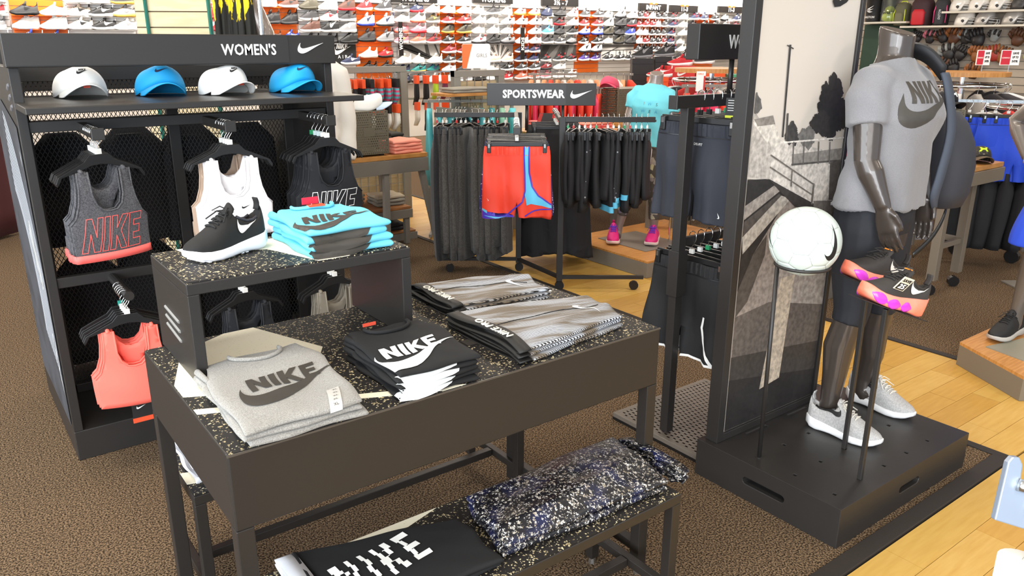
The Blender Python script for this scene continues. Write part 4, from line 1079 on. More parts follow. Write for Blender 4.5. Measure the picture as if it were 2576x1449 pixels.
PANEL = [['#8b8077',[[2.196,1.117],[2.757,1.026],[2.757,0.882],[2.757,0.654],[2.757,0.139],[2.196,0.17]]],['#9d9288',[[2.419,0.82],[2.586,0.975],[2.756,0.97],[2.757,0.564],[2.438,0.571]]],['#5f5751',[[2.196,0.623],[2.39,0.643],[2.757,0.564],[2.757,0.359],[2.205,0.375]]],['#3d3834',[[2.196,0.47],[2.757,0.41],[2.757,0.253],[2.196,0.27]]],['#262321',[[2.196,0.38],[2.757,0.288],[2.757,0.142],[2.196,0.17]]],['#4d4640',[[2.196,0.786],[2.266,0.844],[2.335,0.905],[2.336,0.833],[2.258,0.669],[2.198,0.622]]],['#b9a995',[[2.448,0.724],[2.534,0.724],[2.507,0.311],[2.385,0.294]]],['#2a2624',[[2.196,1.113],[2.314,1.105],[2.484,1.035],[2.422,1.009],[2.266,0.844],[2.196,0.718]]],['#8f867d',[[2.196,1.024],[2.363,1.084],[2.412,1.067],[2.196,0.975]]],['#a89f94',[[2.196,0.915],[2.394,1.038],[2.455,1.02],[2.205,0.853]]],['#4a443f',[[2.196,0.968],[2.381,1.045],[2.396,1.038],[2.196,0.917]]],['#c9c0b5',[[2.291,1.248],[2.757,1.156],[2.757,0.948],[2.611,0.98],[2.314,1.105]]],['#b3aaa0',[[2.196,1.362],[2.214,1.325],[2.302,1.248],[2.321,1.102],[2.196,1.122]]],['#d5ccc0',[[2.196,1.313],[2.297,1.248],[2.283,1.229],[2.196,1.301]]],['#857d74',[[2.2,1.312],[2.301,1.32],[2.317,1.29],[2.222,1.288]]],['#cbc2b6',[[2.222,1.288],[2.317,1.29],[2.361,1.224],[2.319,1.21]]],['#3a3633',[[2.307,1.107],[2.599,0.986],[2.61,0.957],[2.485,0.987],[2.379,1.057]]],['#6e675f',[[2.597,0.996],[2.757,0.98],[2.757,0.917],[2.608,0.943]]],['#57514c',[[2.676,1.131],[2.757,1.132],[2.757,0.981],[2.696,0.989]]],['#8c857d',[[2.431,1.18],[2.755,1.178],[2.754,1.134],[2.438,1.143]]],['#5d5955',[[2.23,1.36],[2.232,1.355],[2.235,1.349],[2.235,1.344],[2.23,1.343],[2.226,1.341],[2.225,1.338],[2.222,1.337],[2.221,1.333],[2.217,1.334],[2.215,1.33],[2.213,1.33],[2.209,1.333],[2.206,1.33],[2.203,1.329],[2.2,1.331],[2.196,1.331],[2.196,1.331],[2.196,1.334],[2.196,1.341],[2.196,1.346],[2.196,1.349],[2.196,1.354],[2.196,1.357],[2.196,1.362],[2.196,1.365],[2.196,1.368],[2.196,1.371],[2.196,1.375],[2.196,1.381],[2.196,1.385],[2.196,1.388],[2.196,1.392],[2.196,1.392],[2.196,1.394],[2.196,1.394],[2.199,1.399],[2.203,1.398],[2.206,1.391],[2.209,1.387],[2.212,1.385],[2.214,1.382],[2.218,1.381],[2.22,1.378],[2.225,1.377],[2.226,1.372],[2.226,1.368],[2.228,1.364]]],['#403d3a',[[2.456,1.247],[2.46,1.243],[2.462,1.238],[2.462,1.234],[2.463,1.23],[2.461,1.226],[2.458,1.224],[2.453,1.223],[2.452,1.22],[2.45,1.217],[2.449,1.212],[2.448,1.208],[2.444,1.207],[2.439,1.209],[2.434,1.211],[2.429,1.215],[2.425,1.219],[2.422,1.22],[2.42,1.217],[2.417,1.217],[2.413,1.215],[2.409,1.212],[2.405,1.215],[2.401,1.217],[2.399,1.221],[2.397,1.225],[2.393,1.227],[2.391,1.231],[2.386,1.232],[2.38,1.235],[2.378,1.239],[2.379,1.244],[2.375,1.248],[2.377,1.252],[2.38,1.256],[2.381,1.259],[2.384,1.262],[2.384,1.265],[2.386,1.267],[2.383,1.273],[2.383,1.277],[2.389,1.276],[2.388,1.281],[2.392,1.282],[2.395,1.282],[2.398,1.284],[2.4,1.286],[2.401,1.292],[2.405,1.293],[2.407,1.297],[2.412,1.295],[2.416,1.297],[2.421,1.294],[2.424,1.288],[2.427,1.285],[2.431,1.283],[2.434,1.28],[2.437,1.277],[2.44,1.274],[2.443,1.271],[2.446,1.269],[2.445,1.264],[2.449,1.261],[2.446,1.257],[2.451,1.254],[2.45,1.251]]],['#716d68',[[2.554,1.231],[2.555,1.228],[2.55,1.225],[2.555,1.221],[2.56,1.216],[2.558,1.213],[2.558,1.209],[2.55,1.21],[2.549,1.206],[2.545,1.205],[2.545,1.201],[2.543,1.197],[2.539,1.196],[2.536,1.192],[2.532,1.19],[2.528,1.186],[2.522,1.189],[2.516,1.196],[2.511,1.196],[2.507,1.202],[2.502,1.201],[2.499,1.204],[2.495,1.206],[2.488,1.204],[2.487,1.209],[2.484,1.212],[2.478,1.214],[2.477,1.218],[2.478,1.222],[2.471,1.223],[2.468,1.227],[2.462,1.23],[2.461,1.233],[2.452,1.238],[2.453,1.242],[2.453,1.246],[2.456,1.249],[2.463,1.251],[2.465,1.254],[2.468,1.256],[2.469,1.259],[2.471,1.262],[2.473,1.265],[2.476,1.268],[2.483,1.265],[2.486,1.267],[2.492,1.264],[2.496,1.263],[2.498,1.267],[2.502,1.267],[2.506,1.269],[2.51,1.272],[2.515,1.274],[2.519,1.269],[2.526,1.272],[2.528,1.265],[2.534,1.265],[2.539,1.263],[2.54,1.258],[2.549,1.258],[2.552,1.254],[2.557,1.251],[2.555,1.246],[2.554,1.241],[2.553,1.238],[2.556,1.234]]],['#2b2927',[[2.75,1.312],[2.741,1.306],[2.738,1.3],[2.749,1.29],[2.741,1.286],[2.741,1.279],[2.752,1.267],[2.745,1.264],[2.748,1.254],[2.739,1.252],[2.736,1.247],[2.723,1.251],[2.721,1.245],[2.715,1.242],[2.705,1.247],[2.701,1.243],[2.697,1.241],[2.688,1.245],[2.691,1.23],[2.687,1.226],[2.681,1.224],[2.676,1.223],[2.673,1.208],[2.665,1.213],[2.658,1.211],[2.651,1.212],[2.644,1.218],[2.636,1.218],[2.631,1.228],[2.623,1.226],[2.616,1.232],[2.606,1.228],[2.599,1.231],[2.596,1.243],[2.589,1.247],[2.583,1.253],[2.573,1.255],[2.576,1.268],[2.574,1.275],[2.578,1.285],[2.576,1.292],[2.577,1.298],[2.576,1.304],[2.57,1.309],[2.567,1.315],[2.558,1.321],[2.557,1.327],[2.551,1.335],[2.55,1.341],[2.549,1.348],[2.555,1.353],[2.564,1.355],[2.557,1.364],[2.558,1.37],[2.56,1.376],[2.565,1.38],[2.563,1.389],[2.568,1.392],[2.562,1.406],[2.567,1.411],[2.573,1.413],[2.581,1.414],[2.582,1.424],[2.589,1.425],[2.604,1.41],[2.608,1.416],[2.617,1.408],[2.625,1.402],[2.63,1.402],[2.635,1.408],[2.641,1.41],[2.648,1.399],[2.654,1.406],[2.66,1.396],[2.667,1.401],[2.671,1.391],[2.679,1.391],[2.684,1.386],[2.685,1.376],[2.694,1.376],[2.694,1.366],[2.698,1.361],[2.711,1.363],[2.713,1.356],[2.724,1.353],[2.734,1.349],[2.744,1.343],[2.742,1.335],[2.743,1.327],[2.754,1.32]]],['#35322f',[[2.629,1.276],[2.638,1.271],[2.641,1.267],[2.647,1.262],[2.645,1.258],[2.648,1.252],[2.641,1.251],[2.641,1.246],[2.637,1.243],[2.631,1.242],[2.629,1.238],[2.627,1.233],[2.62,1.233],[2.617,1.229],[2.611,1.228],[2.602,1.233],[2.596,1.233],[2.59,1.238],[2.585,1.24],[2.58,1.244],[2.576,1.246],[2.569,1.242],[2.563,1.242],[2.558,1.245],[2.555,1.25],[2.551,1.253],[2.545,1.255],[2.544,1.259],[2.535,1.261],[2.532,1.265],[2.528,1.269],[2.519,1.272],[2.518,1.277],[2.513,1.282],[2.515,1.287],[2.522,1.29],[2.526,1.293],[2.529,1.296],[2.531,1.3],[2.531,1.304],[2.539,1.304],[2.538,1.309],[2.54,1.312],[2.547,1.312],[2.551,1.314],[2.558,1.311],[2.559,1.316],[2.564,1.316],[2.569,1.316],[2.572,1.323],[2.578,1.324],[2.584,1.325],[2.59,1.326],[2.596,1.321],[2.601,1.318],[2.608,1.318],[2.612,1.313],[2.614,1.307],[2.623,1.308],[2.624,1.302],[2.631,1.3],[2.637,1.297],[2.636,1.291],[2.632,1.286],[2.631,1.282],[2.631,1.279]]],['#2f2c2a',[[2.697,1.392],[2.701,1.386],[2.709,1.378],[2.703,1.374],[2.703,1.368],[2.697,1.365],[2.693,1.363],[2.689,1.361],[2.684,1.361],[2.686,1.353],[2.681,1.354],[2.68,1.349],[2.677,1.347],[2.674,1.344],[2.67,1.343],[2.667,1.339],[2.662,1.344],[2.658,1.345],[2.654,1.342],[2.65,1.333],[2.646,1.338],[2.64,1.334],[2.635,1.338],[2.63,1.341],[2.627,1.349],[2.623,1.354],[2.621,1.361],[2.618,1.365],[2.613,1.369],[2.611,1.374],[2.611,1.38],[2.61,1.385],[2.604,1.389],[2.608,1.395],[2.611,1.399],[2.607,1.404],[2.609,1.408],[2.606,1.413],[2.603,1.42],[2.604,1.424],[2.603,1.431],[2.601,1.439],[2.608,1.438],[2.609,1.444],[2.616,1.441],[2.618,1.447],[2.621,1.449],[2.624,1.453],[2.628,1.455],[2.633,1.453],[2.639,1.45],[2.644,1.446],[2.648,1.444],[2.652,1.439],[2.655,1.431],[2.66,1.434],[2.663,1.431],[2.668,1.431],[2.672,1.428],[2.677,1.426],[2.68,1.421],[2.685,1.418],[2.687,1.412],[2.689,1.407],[2.692,1.402],[2.698,1.397]]],['#3a3734',[[2.349,1.546],[2.36,1.546],[2.369,1.243],[2.36,1.244]]],['#3a3734',[[2.338,1.546],[2.375,1.535],[2.374,1.531],[2.336,1.543]]],['#4f4a46',[[2.375,1.323],[2.385,1.323],[2.392,1.228],[2.383,1.229]]],['#d8d0c6',[[2.361,1.228],[2.745,1.22],[2.746,1.214],[2.362,1.222]]],['#55504b',[[2.432,1.147],[2.757,1.136],[2.757,1.13],[2.434,1.14]]],['#6a645e',[[2.428,1.224],[2.435,1.224],[2.444,1.146],[2.437,1.146]]],['#6a645e',[[2.489,1.22],[2.497,1.22],[2.507,1.14],[2.5,1.141]]],['#6a645e',[[2.58,1.214],[2.588,1.213],[2.6,1.132],[2.592,1.133]]],['#6a645e',[[2.652,1.209],[2.659,1.208],[2.672,1.126],[2.664,1.127]]],['#6a635c',[[2.307,1.19],[2.584,1.061],[2.585,1.055],[2.306,1.185]]],['#6a635c',[[2.309,1.149],[2.59,1.019],[2.591,1.013],[2.308,1.144]]],['#6a635c',[[2.578,1.065],[2.589,1.06],[2.59,0.982],[2.579,0.988]]],['#6a635c',[[2.436,1.128],[2.443,1.125],[2.448,1.064],[2.44,1.067]]],['#1c1a19',[[2.568,1.686],[2.573,1.717],[2.591,1.7],[2.612,1.69],[2.698,1.724],[2.653,1.686],[2.616,1.672],[2.583,1.669]]]]
from mathutils.bvhtree import BVHTree
# ------------------------------------------------------------------ plinth, photo panel
def apply_mods(o):
    dg = bpy.context.evaluated_depsgraph_get(); me = D.meshes.new_from_object(o.evaluated_get(dg))
    old = o.data; o.modifiers.clear(); o.data = me; D.meshes.remove(old); return o
def cut(o, mb):
    c = mb.build('cutter', FIX, fix=True); c.parent = None
    q = o.modifiers.new('c', 'BOOLEAN'); q.object = c; q.operation = 'DIFFERENCE'; q.solver = 'EXACT'
    bpy.context.view_layer.update(); apply_mods(o); D.objects.remove(c)
PX0, PX1, PY0, PY1, PZ = 2.120, 2.985, 1.098, 1.682, .144
plin = wthing('display_plinth', 'low black metal plinth carrying the photo panel and grey-tee mannequin', 'plinth', (2.55, 1.39, 0))
pb = MB().box(PX0, PY0, 0, PX1, PY1, PZ).build('body', FIX, plin)
def oblong(L, H, n=6): return [(L / 2 - H / 2 + H / 2 * cos(a), H / 2 * sin(a)) for a in [-pi / 2 + pi * k / n for k in range(n + 1)]] + [(-L / 2 + H / 2 + H / 2 * cos(a), H / 2 * sin(a)) for a in [pi / 2 + pi * k / n for k in range(n + 1)]]
cm = MB()
cm.prism(oblong(.135, .026), -.05, .05, 0, MX((2.56, PY0, .075), (1, 0, 0), (0, 0, 1)))
cm.prism(oblong(.17, .026), -.05, .05, 0, MX((PX0, 1.385, .075), (0, -1, 0), (0, 0, 1)))
for i in range(5):
    for j in range(3):
        x, y = 2.188 + .152 * i, 1.163 + .149 * j
        if (i, j) in ((1, 0), (0, 2)): continue
        cm.box(x - .006, y - .006, PZ - .02, x + .006, y + .006, PZ + .02)
for x in (2.30, 2.56): cm.box(x, 1.585, PZ - .004, x + .12, 1.600, PZ + .02)
cut(pb, cm)
q = pb.modifiers.new('b', 'BEVEL'); q.width = .002; q.segments = 2; q.limit_method = 'ANGLE'; q.angle_limit = radians(60)
QX0, QX1, QY, QZ = 2.146, 2.770, 1.62, 2.15
pan = wthing('photo_panel', 'tall black-framed panel with a grey stadium photograph and a tick at its top', 'display panel', (2.46, 1.64, PZ))
bb(QX0, QY - .008, PZ, QX0 + .036, QY + .045, QZ, 'frame', FIX, pan)
bb(QX1 - .022, QY - .008, PZ, QX1, QY + .045, QZ, 'frame', FIX, pan)
bb(QX0 + .036, QY - .008, PZ, QX1 - .022, QY + .045, PZ + .03, 'frame', FIX, pan)
bb(QX0 + .036, QY + .006, PZ + .03, QX1 - .022, QY + .04, QZ, 'back_board', FIX, pan, 0)
SKYP = mat('print_sky', '#d3c8bb', .5)
bb(QX0 + .036, QY + .002, PZ + .03, QX1 - .022, QY + .006, QZ, 'printed_sheet', SKYP, pan, 0)
def shade(c):
    h = lambda d: '#' + ''.join('%02x' % max(0, min(255, int(int(c[i:i + 2], 16) * d))) for i in (1, 3, 5))
    return mat('photo_' + c, h(.88), .5, col2=h(1.14), vscale=55, vlo=.35, vhi=.65)
sheet = [o for o in pan.children if o.name.startswith('printed_sheet')][0]
for k, (c, pts) in enumerate(PANEL):
    flat_on('printed_shape', [[(max(QX0 + .037, min(QX1 - .023, a)), max(PZ + .031, b)) for a, b in pts]], MX((0, QY + .0016 - k * .00012, 0), (1, 0, 0), (0, 0, 1)), shade(c), sheet)

# ------------------------------------------------------------------ ball and its stand
bc = Vector((2.204, 1.387, .947)); br = .1105
ball = thing('soccer_ball', 'white soccer ball with black tick on the ring stand', 'ball', bc, .5)
BALL = mat('ball_white', '#d2dcd4', .40, coat=.15)
def ball_mesh():
    b = bmesh.new(); bmesh.ops.create_icosphere(b, subdivisions=1, radius=1)
    faces = []
    for f in b.faces:
        vs_ = [v.co.copy() for v in f.verts]; poly = []
        for i in range(3): a, c = vs_[i], vs_[(i + 1) % 3]; poly += [a.lerp(c, 1 / 3), a.lerp(c, 2 / 3)]
        faces.append(poly)
    for v in b.verts:
        n = v.co.normalized(); pts = [v.co.lerp(e.other_vert(v).co, 1 / 3) for e in v.link_edges]
        u = (pts[0] - n * pts[0].dot(n)).normalized(); w = n.cross(u)
        pts.sort(key=lambda p: math.atan2(p.dot(w), p.dot(u))); faces.append(pts)
    b.free(); return faces
for poly in ball_mesh():
    c = sum(poly, Vector()) / len(poly); n = len(poly); mb = MB(); K = 4; ring = []
    for k in range(K + 1):
        f = k / K if k < K else .985
        row = []
        for i in range(n):
            a, d = poly[i], poly[(i + 1) % n]
            for s_ in range(4):
                p = c.lerp(a.lerp(d, s_ / 4), [.02, .35, .7, .93, .992][k]).normalized() * br
                row.append(p * (1 if k < 4 else .988))
        ring.append(row)
    mb.loft(ring, cap=False); mb.add(ring[0], [tuple(range(len(ring[0])))])
    mb.build('panel', BALL, ball, smooth=True, fix=True)
def on_ball(d, s=1.0, spin=0.0):
    n = Vector(d).normalized(); u = Vector((0, 0, 1)).cross(n).normalized(); w = n.cross(u)
    return lambda x, y: (n * br + u * (x * cos(spin) - y * sin(spin)) + w * (x * sin(spin) + y * cos(spin))).normalized() * (br + .0008)
Ri = Matrix.Rotation(-.5, 3, 'Z')
decal('logo', xf([SWOOSH], -.05, -.02, .135), on_ball(Ri @ Vector((-.10, -.98, .06)), 1, 1.15), BLACK, ball, .012)
decal('logo', xf([SWOOSH], -.05, -.02, .10), on_ball(Ri @ Vector((-.72, .68, .12)), 1, -1.0), BLACK, ball, .012)
bs = wthing('ball_stand', 'thin black ring stand under the soccer ball', 'stand', (2.19, 1.459, PZ))
MB().tube([bc + Vector((.083 * cos(a), .083 * sin(a), -.0785)) for a in [2 * pi * k / 28 for k in range(28)]], .0055, 8, closed=True).build('ring', FIX, bs, smooth=True)
MB().tube([(2.19, 1.459, PZ), (2.195, 1.472, .868)], .0075, 10).build('post', FIX, bs, smooth=True)
MB().tube([(2.19, 1.459, PZ), (2.19, 1.459, PZ + .003)], .013, 12).build('foot', FIX, bs)

# ------------------------------------------------------------------ trainers on the sloped stands
UPD = mat('charcoal_knit', '#37322f', .7, bump=.3, bscale=700); FOAM = mat('coral_foam', '#ff7656', .5, col2='#ff9a80', vscale=9)
PAD = mat('magenta_pad', '#d93fd0', .3, coat=.4); SWC = mat('tick_cream', '#f1e9df', .5)
for (bx, by, ztop, word, tagd) in ((2.341, 1.165, .752, 'near', True), (2.491, 1.314, .762, 'far', False)):
    st = wthing('shoe_stand', 'black post stand with sloped plate under the %s coral-soled trainer' % word, 'stand', (bx, by, PZ), 'sloped trainer stands')
    bb(bx - .0075, by - .0075, PZ, bx + .0075, by + .0075, ztop, 'post', FIX, st)
    M = Matrix.Translation((bx, by, ztop + .004)) @ Matrix.Rotation(-.28, 4, 'Z') @ Matrix.Rotation(.36, 4, 'Y')
    MB().box(-.125, -.045, 0, .145, .045, .003, 0, M).build('plate', FIX, st)
    p = M @ Vector((-.128, 0, .0045))
    sh = hero_shoe('%s coral-soled charcoal trainer on a sloped stand' % ('near' if tagd else 'far'), p, (0, .36, -.28), UPD, FOAM, SWC, L=.262, thick=1.45, lace=mat('charcoal_lace', '#2b2826', .8), sw=(.58, .36, .05, .58), lugs=False,
                   foam=(PAD, [(.05, .26), (.23, .50), (.49, .70)]), tongue_logo=mat('label_orange', '#f28a2a', .5), group='coral-soled trainers on stands')
    if tagd:
        t = thing('price_tag', 'small SAVE 25 tag tied to the near coral-soled trainer', 'tag', M @ Vector((-.035, -.056, .090)), -.28); t.rotation_euler = (.5, .36, -.28)
        bb(-.022, -.001, -.028, .022, .001, .022, 'card', mat('tag_cream', '#e9e0cb', .5), t, 0)
        text('lettering', 'SAVE', .015, BLACK, t, FRONT(0, -.0015, .010), bold=.0003)
        bb(-.018, -.0014, -.026, .018, -.001, -.001, 'dark_field', BLACK, t, 0)
        text('lettering', '25', .024, WHITE, t, FRONT(0, -.0022, -.013), bold=.0004)

# ------------------------------------------------------------------ mannequins
SKIN = mat('bronze_lacquer', '#4a413b', .30, .35, coat=.5)
SKIN2 = mat('brown_lacquer', '#8d8078', .35, .2, coat=.4)
def ell(c, a, b, n=20, tilt=None, p=2.0):
    out = []
    for k in range(n):
        t = 2 * pi * k / n; q = Vector((a * math.copysign(abs(cos(t)) ** (2 / p), cos(t)), b * math.copysign(abs(sin(t)) ** (2 / p), sin(t)), 0))
        if tilt is not None: q = tilt @ q
        out.append(Vector(c) + q)
    return out
def limb(mb, pts, n=14):                 # pts: (pos, ra, rb) smooth ellipses along a limb
    P = [Vector(p[0]) for p in pts]; rings = []
    for i, (c, a, b) in enumerate(pts):
        t = (P[min(i + 1, len(P) - 1)] - P[max(0, i - 1)]).normalized()
        x = Vector((1, 0, 0)); x = (x - t * x.dot(t)).normalized(); y = t.cross(x)
        rings.append([P[i] + x * a * cos(2 * pi * k / n) + y * b * sin(2 * pi * k / n) for k in range(n)])
    mb.loft(rings)
def remeshed(mb, voxel, smooth=4):
    o = mb.build('tmp', SKIN); q = o.modifiers.new('r', 'REMESH'); q.mode = 'VOXEL'; q.voxel_size = voxel
    if smooth: s_ = o.modifiers.new('s', 'SMOOTH'); s_.factor = .5; s_.iterations = smooth
    bpy.context.view_layer.update(); apply_mods(o); me = o.data; D.objects.remove(o); me.shade_smooth(); me.materials.clear(); return me
def hand(mb, w, d, sgn):
    # w wrist, d direction down the hand; thumb on the -y side, palm towards the thigh
    w = Vector(w); d = Vector(d).normalized(); f = Vector((0, -1, 0)); f = (f - d * f.dot(d)).normalized(); s_ = d.cross(f) * sgn
    limb(mb, [(w - d * .02, .021, .026), (w + d * .012, .017, .029), (w + d * .045, .014, .038), (w + d * .078, .013, .038), (w + d * .088, .011, .034)], 12)
    inn = Vector((-sgn, 0, 0)) * 0 + (Vector((1, 0, 0)) if sgn > 0 else Vector((-1, 0, 0)))
    for k, (off, ln) in enumerate(((.027, .072), (.009, .080), (-.009, .075), (-.026, .060))):
        b = w + d * .080 + f * off * 1.0
        e1 = b + d * ln * .42 + f * off * .12 + inn * .003; e2 = e1 + d * ln * .32 + inn * .009; e3 = e2 + d * ln * .26 + inn * .011
        mb.tube([b - d * .02, b, e1, e2, e3], [.009, .0092, .0086, .0078, .0062], 8)
    b = w + d * .018 + f * .024
    mb.tube([b - d * .012 - f * .01, b + f * .012 + d * .014, b + f * .020 + d * .042 + inn * .008, b + f * .020 + d * .068 + inn * .014], [.011, .0115, .0095, .0075], 8)
def body_mesh(akimbo=False):
    mb = MB()
    tor = [(-.10 + .80, .140, .110, .010), (.80, .165, .116, .012), (.87, .160, .110, .008), (.95, .135, .094, 0), (1.0, .126, .088, -.005), (1.08, .135, .100, -.012), (1.17, .146, .118, -.022), (1.23, .148, .112, -.014), (1.28, .150, .088, .004), (1.315, .125, .066, .012), (1.345, .080, .060, .016), (1.365, .062, .057, .018), (1.40, .056, .057, .018), (1.432, .057, .060, .020)]
    rings = [ell((0, cy, z), a, b, 24) for (z, a, b, cy) in tor]
    top_ = rings[-1]; rings.append([p + Vector((0, 0, (p.y - .020) * .28 + .018)) for p in top_])
    mb.loft(rings)
    for sx in (-1, 1):                   # legs
        kx, ax, ky, ay = (.105, .145, -.012, .005) if sx < 0 else (.120, .158, .0, .040)
        limb(mb, [((sx * .080, .012, .86), .080, .095), ((sx * .088, .010, .76), .083, .096), ((sx * .095, .004, .64), .074, .084), ((sx * kx, ky, .47), .055, .060), ((sx * (kx + .008), ky + .004, .42), .051, .055),
                  ((sx * (kx + .018), ky + .022, .32), .051, .058), ((sx * (kx + .028), ky + .018, .22), .042, .046), ((sx * ax, ay, .11), .031, .036), ((sx * ax, ay, .06), .032, .038), ((sx * ax, ay - .03, .03), .034, .06)])
    for sx in (-1, 1):
        if sx < 0: E_, W_, Hd = ((-.186, -.035, 1.025), (-.172, -.108, .875), (.06, -.28, -.95)) if not akimbo else ((-.33, .05, 1.06), (-.215, -.05, .90), (.5, -.3, -.8))
        else: E_, W_, Hd = (.190, -.01, 1.03), (.186, -.065, .868), (-.02, -.16, -.98)
        E_, W_ = Vector(E_), Vector(W_); S_ = Vector((sx * .148, .012, 1.262))
        limb(mb, [(S_ + Vector((-sx * .03, 0, .016)), .042, .048), (S_, .048, .054), (S_.lerp(E_, .3), .047, .053), (S_.lerp(E_, .65), .043, .047), (E_, .040, .042), (E_.lerp(W_, .25), .042, .044), (E_.lerp(W_, .6), .034, .036), (W_, .024, .028)])
        hand(mb, W_, Hd, -sx)
    return remeshed(mb, .0048, 4)
def leggings_mesh(low):
    mb = MB(); g = .006
    mb.loft([ell((0, cy, z), a + g, b + g, 24) for (z, a, b, cy) in ((.74, .150, .105, .012), (.80, .166, .118, .012), (.87, .161, .112, .008), (.93, .142, .100, .002))])
    for sx in (-1, 1):
        kx, ax, ky, ay = (.105, .145, -.012, .005) if sx < 0 else (.120, .158, .0, .040)
        full = [((sx * .080, .012, .86), .080, .095), ((sx * .088, .010, .76), .083, .096), ((sx * .095, .004, .64), .074, .084), ((sx * kx, ky, .47), .055, .060), ((sx * (kx + .008), ky + .004, .42), .051, .055), ((sx * (kx + .018), ky + .022, .32), .051, .058), ((sx * (kx + .028), ky + .018, .22), .042, .046), ((sx * ax, ay, .11), .031, .036)]
        limb(mb, [(p, a + g, b + g) for p, a, b in full if p[2] >= low])
    return remeshed(mb, .006, 3)
def tee_mesh(len_=.855, sleeve=.135, akimbo=False):
    mb = MB()
    tor = [(len_ - .05, .205, .140, .008), (len_, .200, .136, .006), (.92, .188, .128, .002), (1.0, .172, .124, -.004), (1.08, .166, .126, -.012), (1.17, .168, .138, -.022), (1.23, .166, .128, -.012), (1.285, .158, .098, .006), (1.32, .130, .074, .014), (1.35, .082, .062, .016), (1.365, .064, .058, .018)]
    mb.loft([ell((0, cy, z), a, b, 26) for (z, a, b, cy) in tor])
    for sx in (-1, 1):
        E_ = Vector((sx * .188, -.03, 1.025)) if not (akimbo and sx < 0) else Vector((-.33, .05, 1.06)); S_ = Vector((sx * .148, .012, 1.262))
        limb(mb, [(S_ + Vector((-sx * .07, 0, .026)), .055, .066), (S_ + Vector((-sx * .02, 0, .014)), .064, .070), (S_.lerp(E_, .15) + Vector((sx * .004, 0, .004)), .067, .073), (S_.lerp(E_, .35), .067, .073), (S_.lerp(E_, sleeve / .26), .064, .071)])
    me = remeshed(mb, .0075, 6)
    b = bmesh.new(); b.from_mesh(me)         # crisp hems: trim the closed ends off
    bmesh.ops.bisect_plane(b, geom=b.verts[:] + b.edges[:] + b.faces[:], plane_co=(0, 0, len_), plane_no=(0, 0, -1), clear_outer=True)
    bmesh.ops.bisect_plane(b, geom=b.verts[:] + b.edges[:] + b.faces[:], plane_co=(0, 0, 1.352), plane_no=(0, .22, 1), clear_outer=True)
    b.to_mesh(me); b.free(); me.shade_smooth()
    for v in me.vertices:
        z = v.co.z; n = v.normal; a = math.atan2(v.co.y, v.co.x); lo = ss(1.15, .88, z)
        d = .007 * lo * sin(a * 5 + z * 6) + .0045 * sin(z * 30 + a * 3 + v.co.x * 12) * ss(.85, 1.0, z) * ss(1.3, 1.15, z) + .003 * sin(v.co.x * 50 + z * 35)
        v.co += n * d
    return me
BODY = body_mesh(); BODYA = body_mesh(True)
def mannequin(label, loc, rz, s, skin, tee_m, leg_m, low, tee_len=.855, akimbo=False):
    t = thing('mannequin', label, 'mannequin', loc, rz); t.scale = (s, s, s)
    b = (BODYA if akimbo else BODY).copy(); b.materials.append(skin); link('body', b, t)
    tm = None
    if tee_m:
        tm = tee_mesh(tee_len, .135, akimbo); tm.materials.append(tee_m); link('tee_shirt', tm, t, solid=.004)
    if leg_m:
        lm_ = leggings_mesh(low); lm_.materials.append(leg_m); link('leggings', lm_, t)
    return t, tm
def chest(tm, polys, parent, m, name='printed_logo', step=.012):
    bv = BVHTree.FromPolygons([v.co.copy() for v in tm.vertices], [p.vertices[:] for p in tm.polygons])
    def f(x, z):
        h = bv.ray_cast(Vector((x, -1, z)), Vector((0, 1, 0)))
        return h[0] + Vector((0, -.0022, 0)) + h[1] * .001 if h[0] else Vector((x, -.1, z))
    return decal(name, polys, f, m, parent, step), f
TEEG = mat('mannequin_grey_tee', '#858385', .85, bump=.12, bscale=700, col2='#7b797b', vscale=500, sheen=.2)
LEGB = mat('black_leggings', '#1b1c22', .7, bump=.1, bscale=500)
man, mtm = mannequin('headless bronze mannequin in grey lettered tee and black capris on the plinth', (2.745, 1.45, PZ), 0, 1.0, SKIN, TEEG, LEGB, .37)
L_, S_ = futura(.265)
chest(mtm, xf(L_ + S_, -.012, 1.215), man, DPR)
GKN = mat('grey_knit', '#b9b6b3', .75, bump=.35, bscale=600, col2='#a5a2a0', vscale=180); WF = mat('white_foam2', '#efecea', .5)
for (x, y, r, w) in ((2.745 - .150, 1.45 - .215, pi / 2 + .10, 'near'), (2.745 + .160, 1.45 - .175, pi / 2 - .04, 'far')):
    hero_shoe('light grey knit running shoe on the %s foot of the grey-tee mannequin' % w, (x, y, PZ + .001), (0, 0, r), GKN, WF, BLACK, L=.275, thick=1.05, lace=mat('cream_lace', '#d8d2c6', .7), lining=PLBLK, group='grey shoes of the mannequin', lugs=False, sw=(.52, .33, .16, .5), tongue_logo=mat('label_pale', '#d9d6d2', .5))
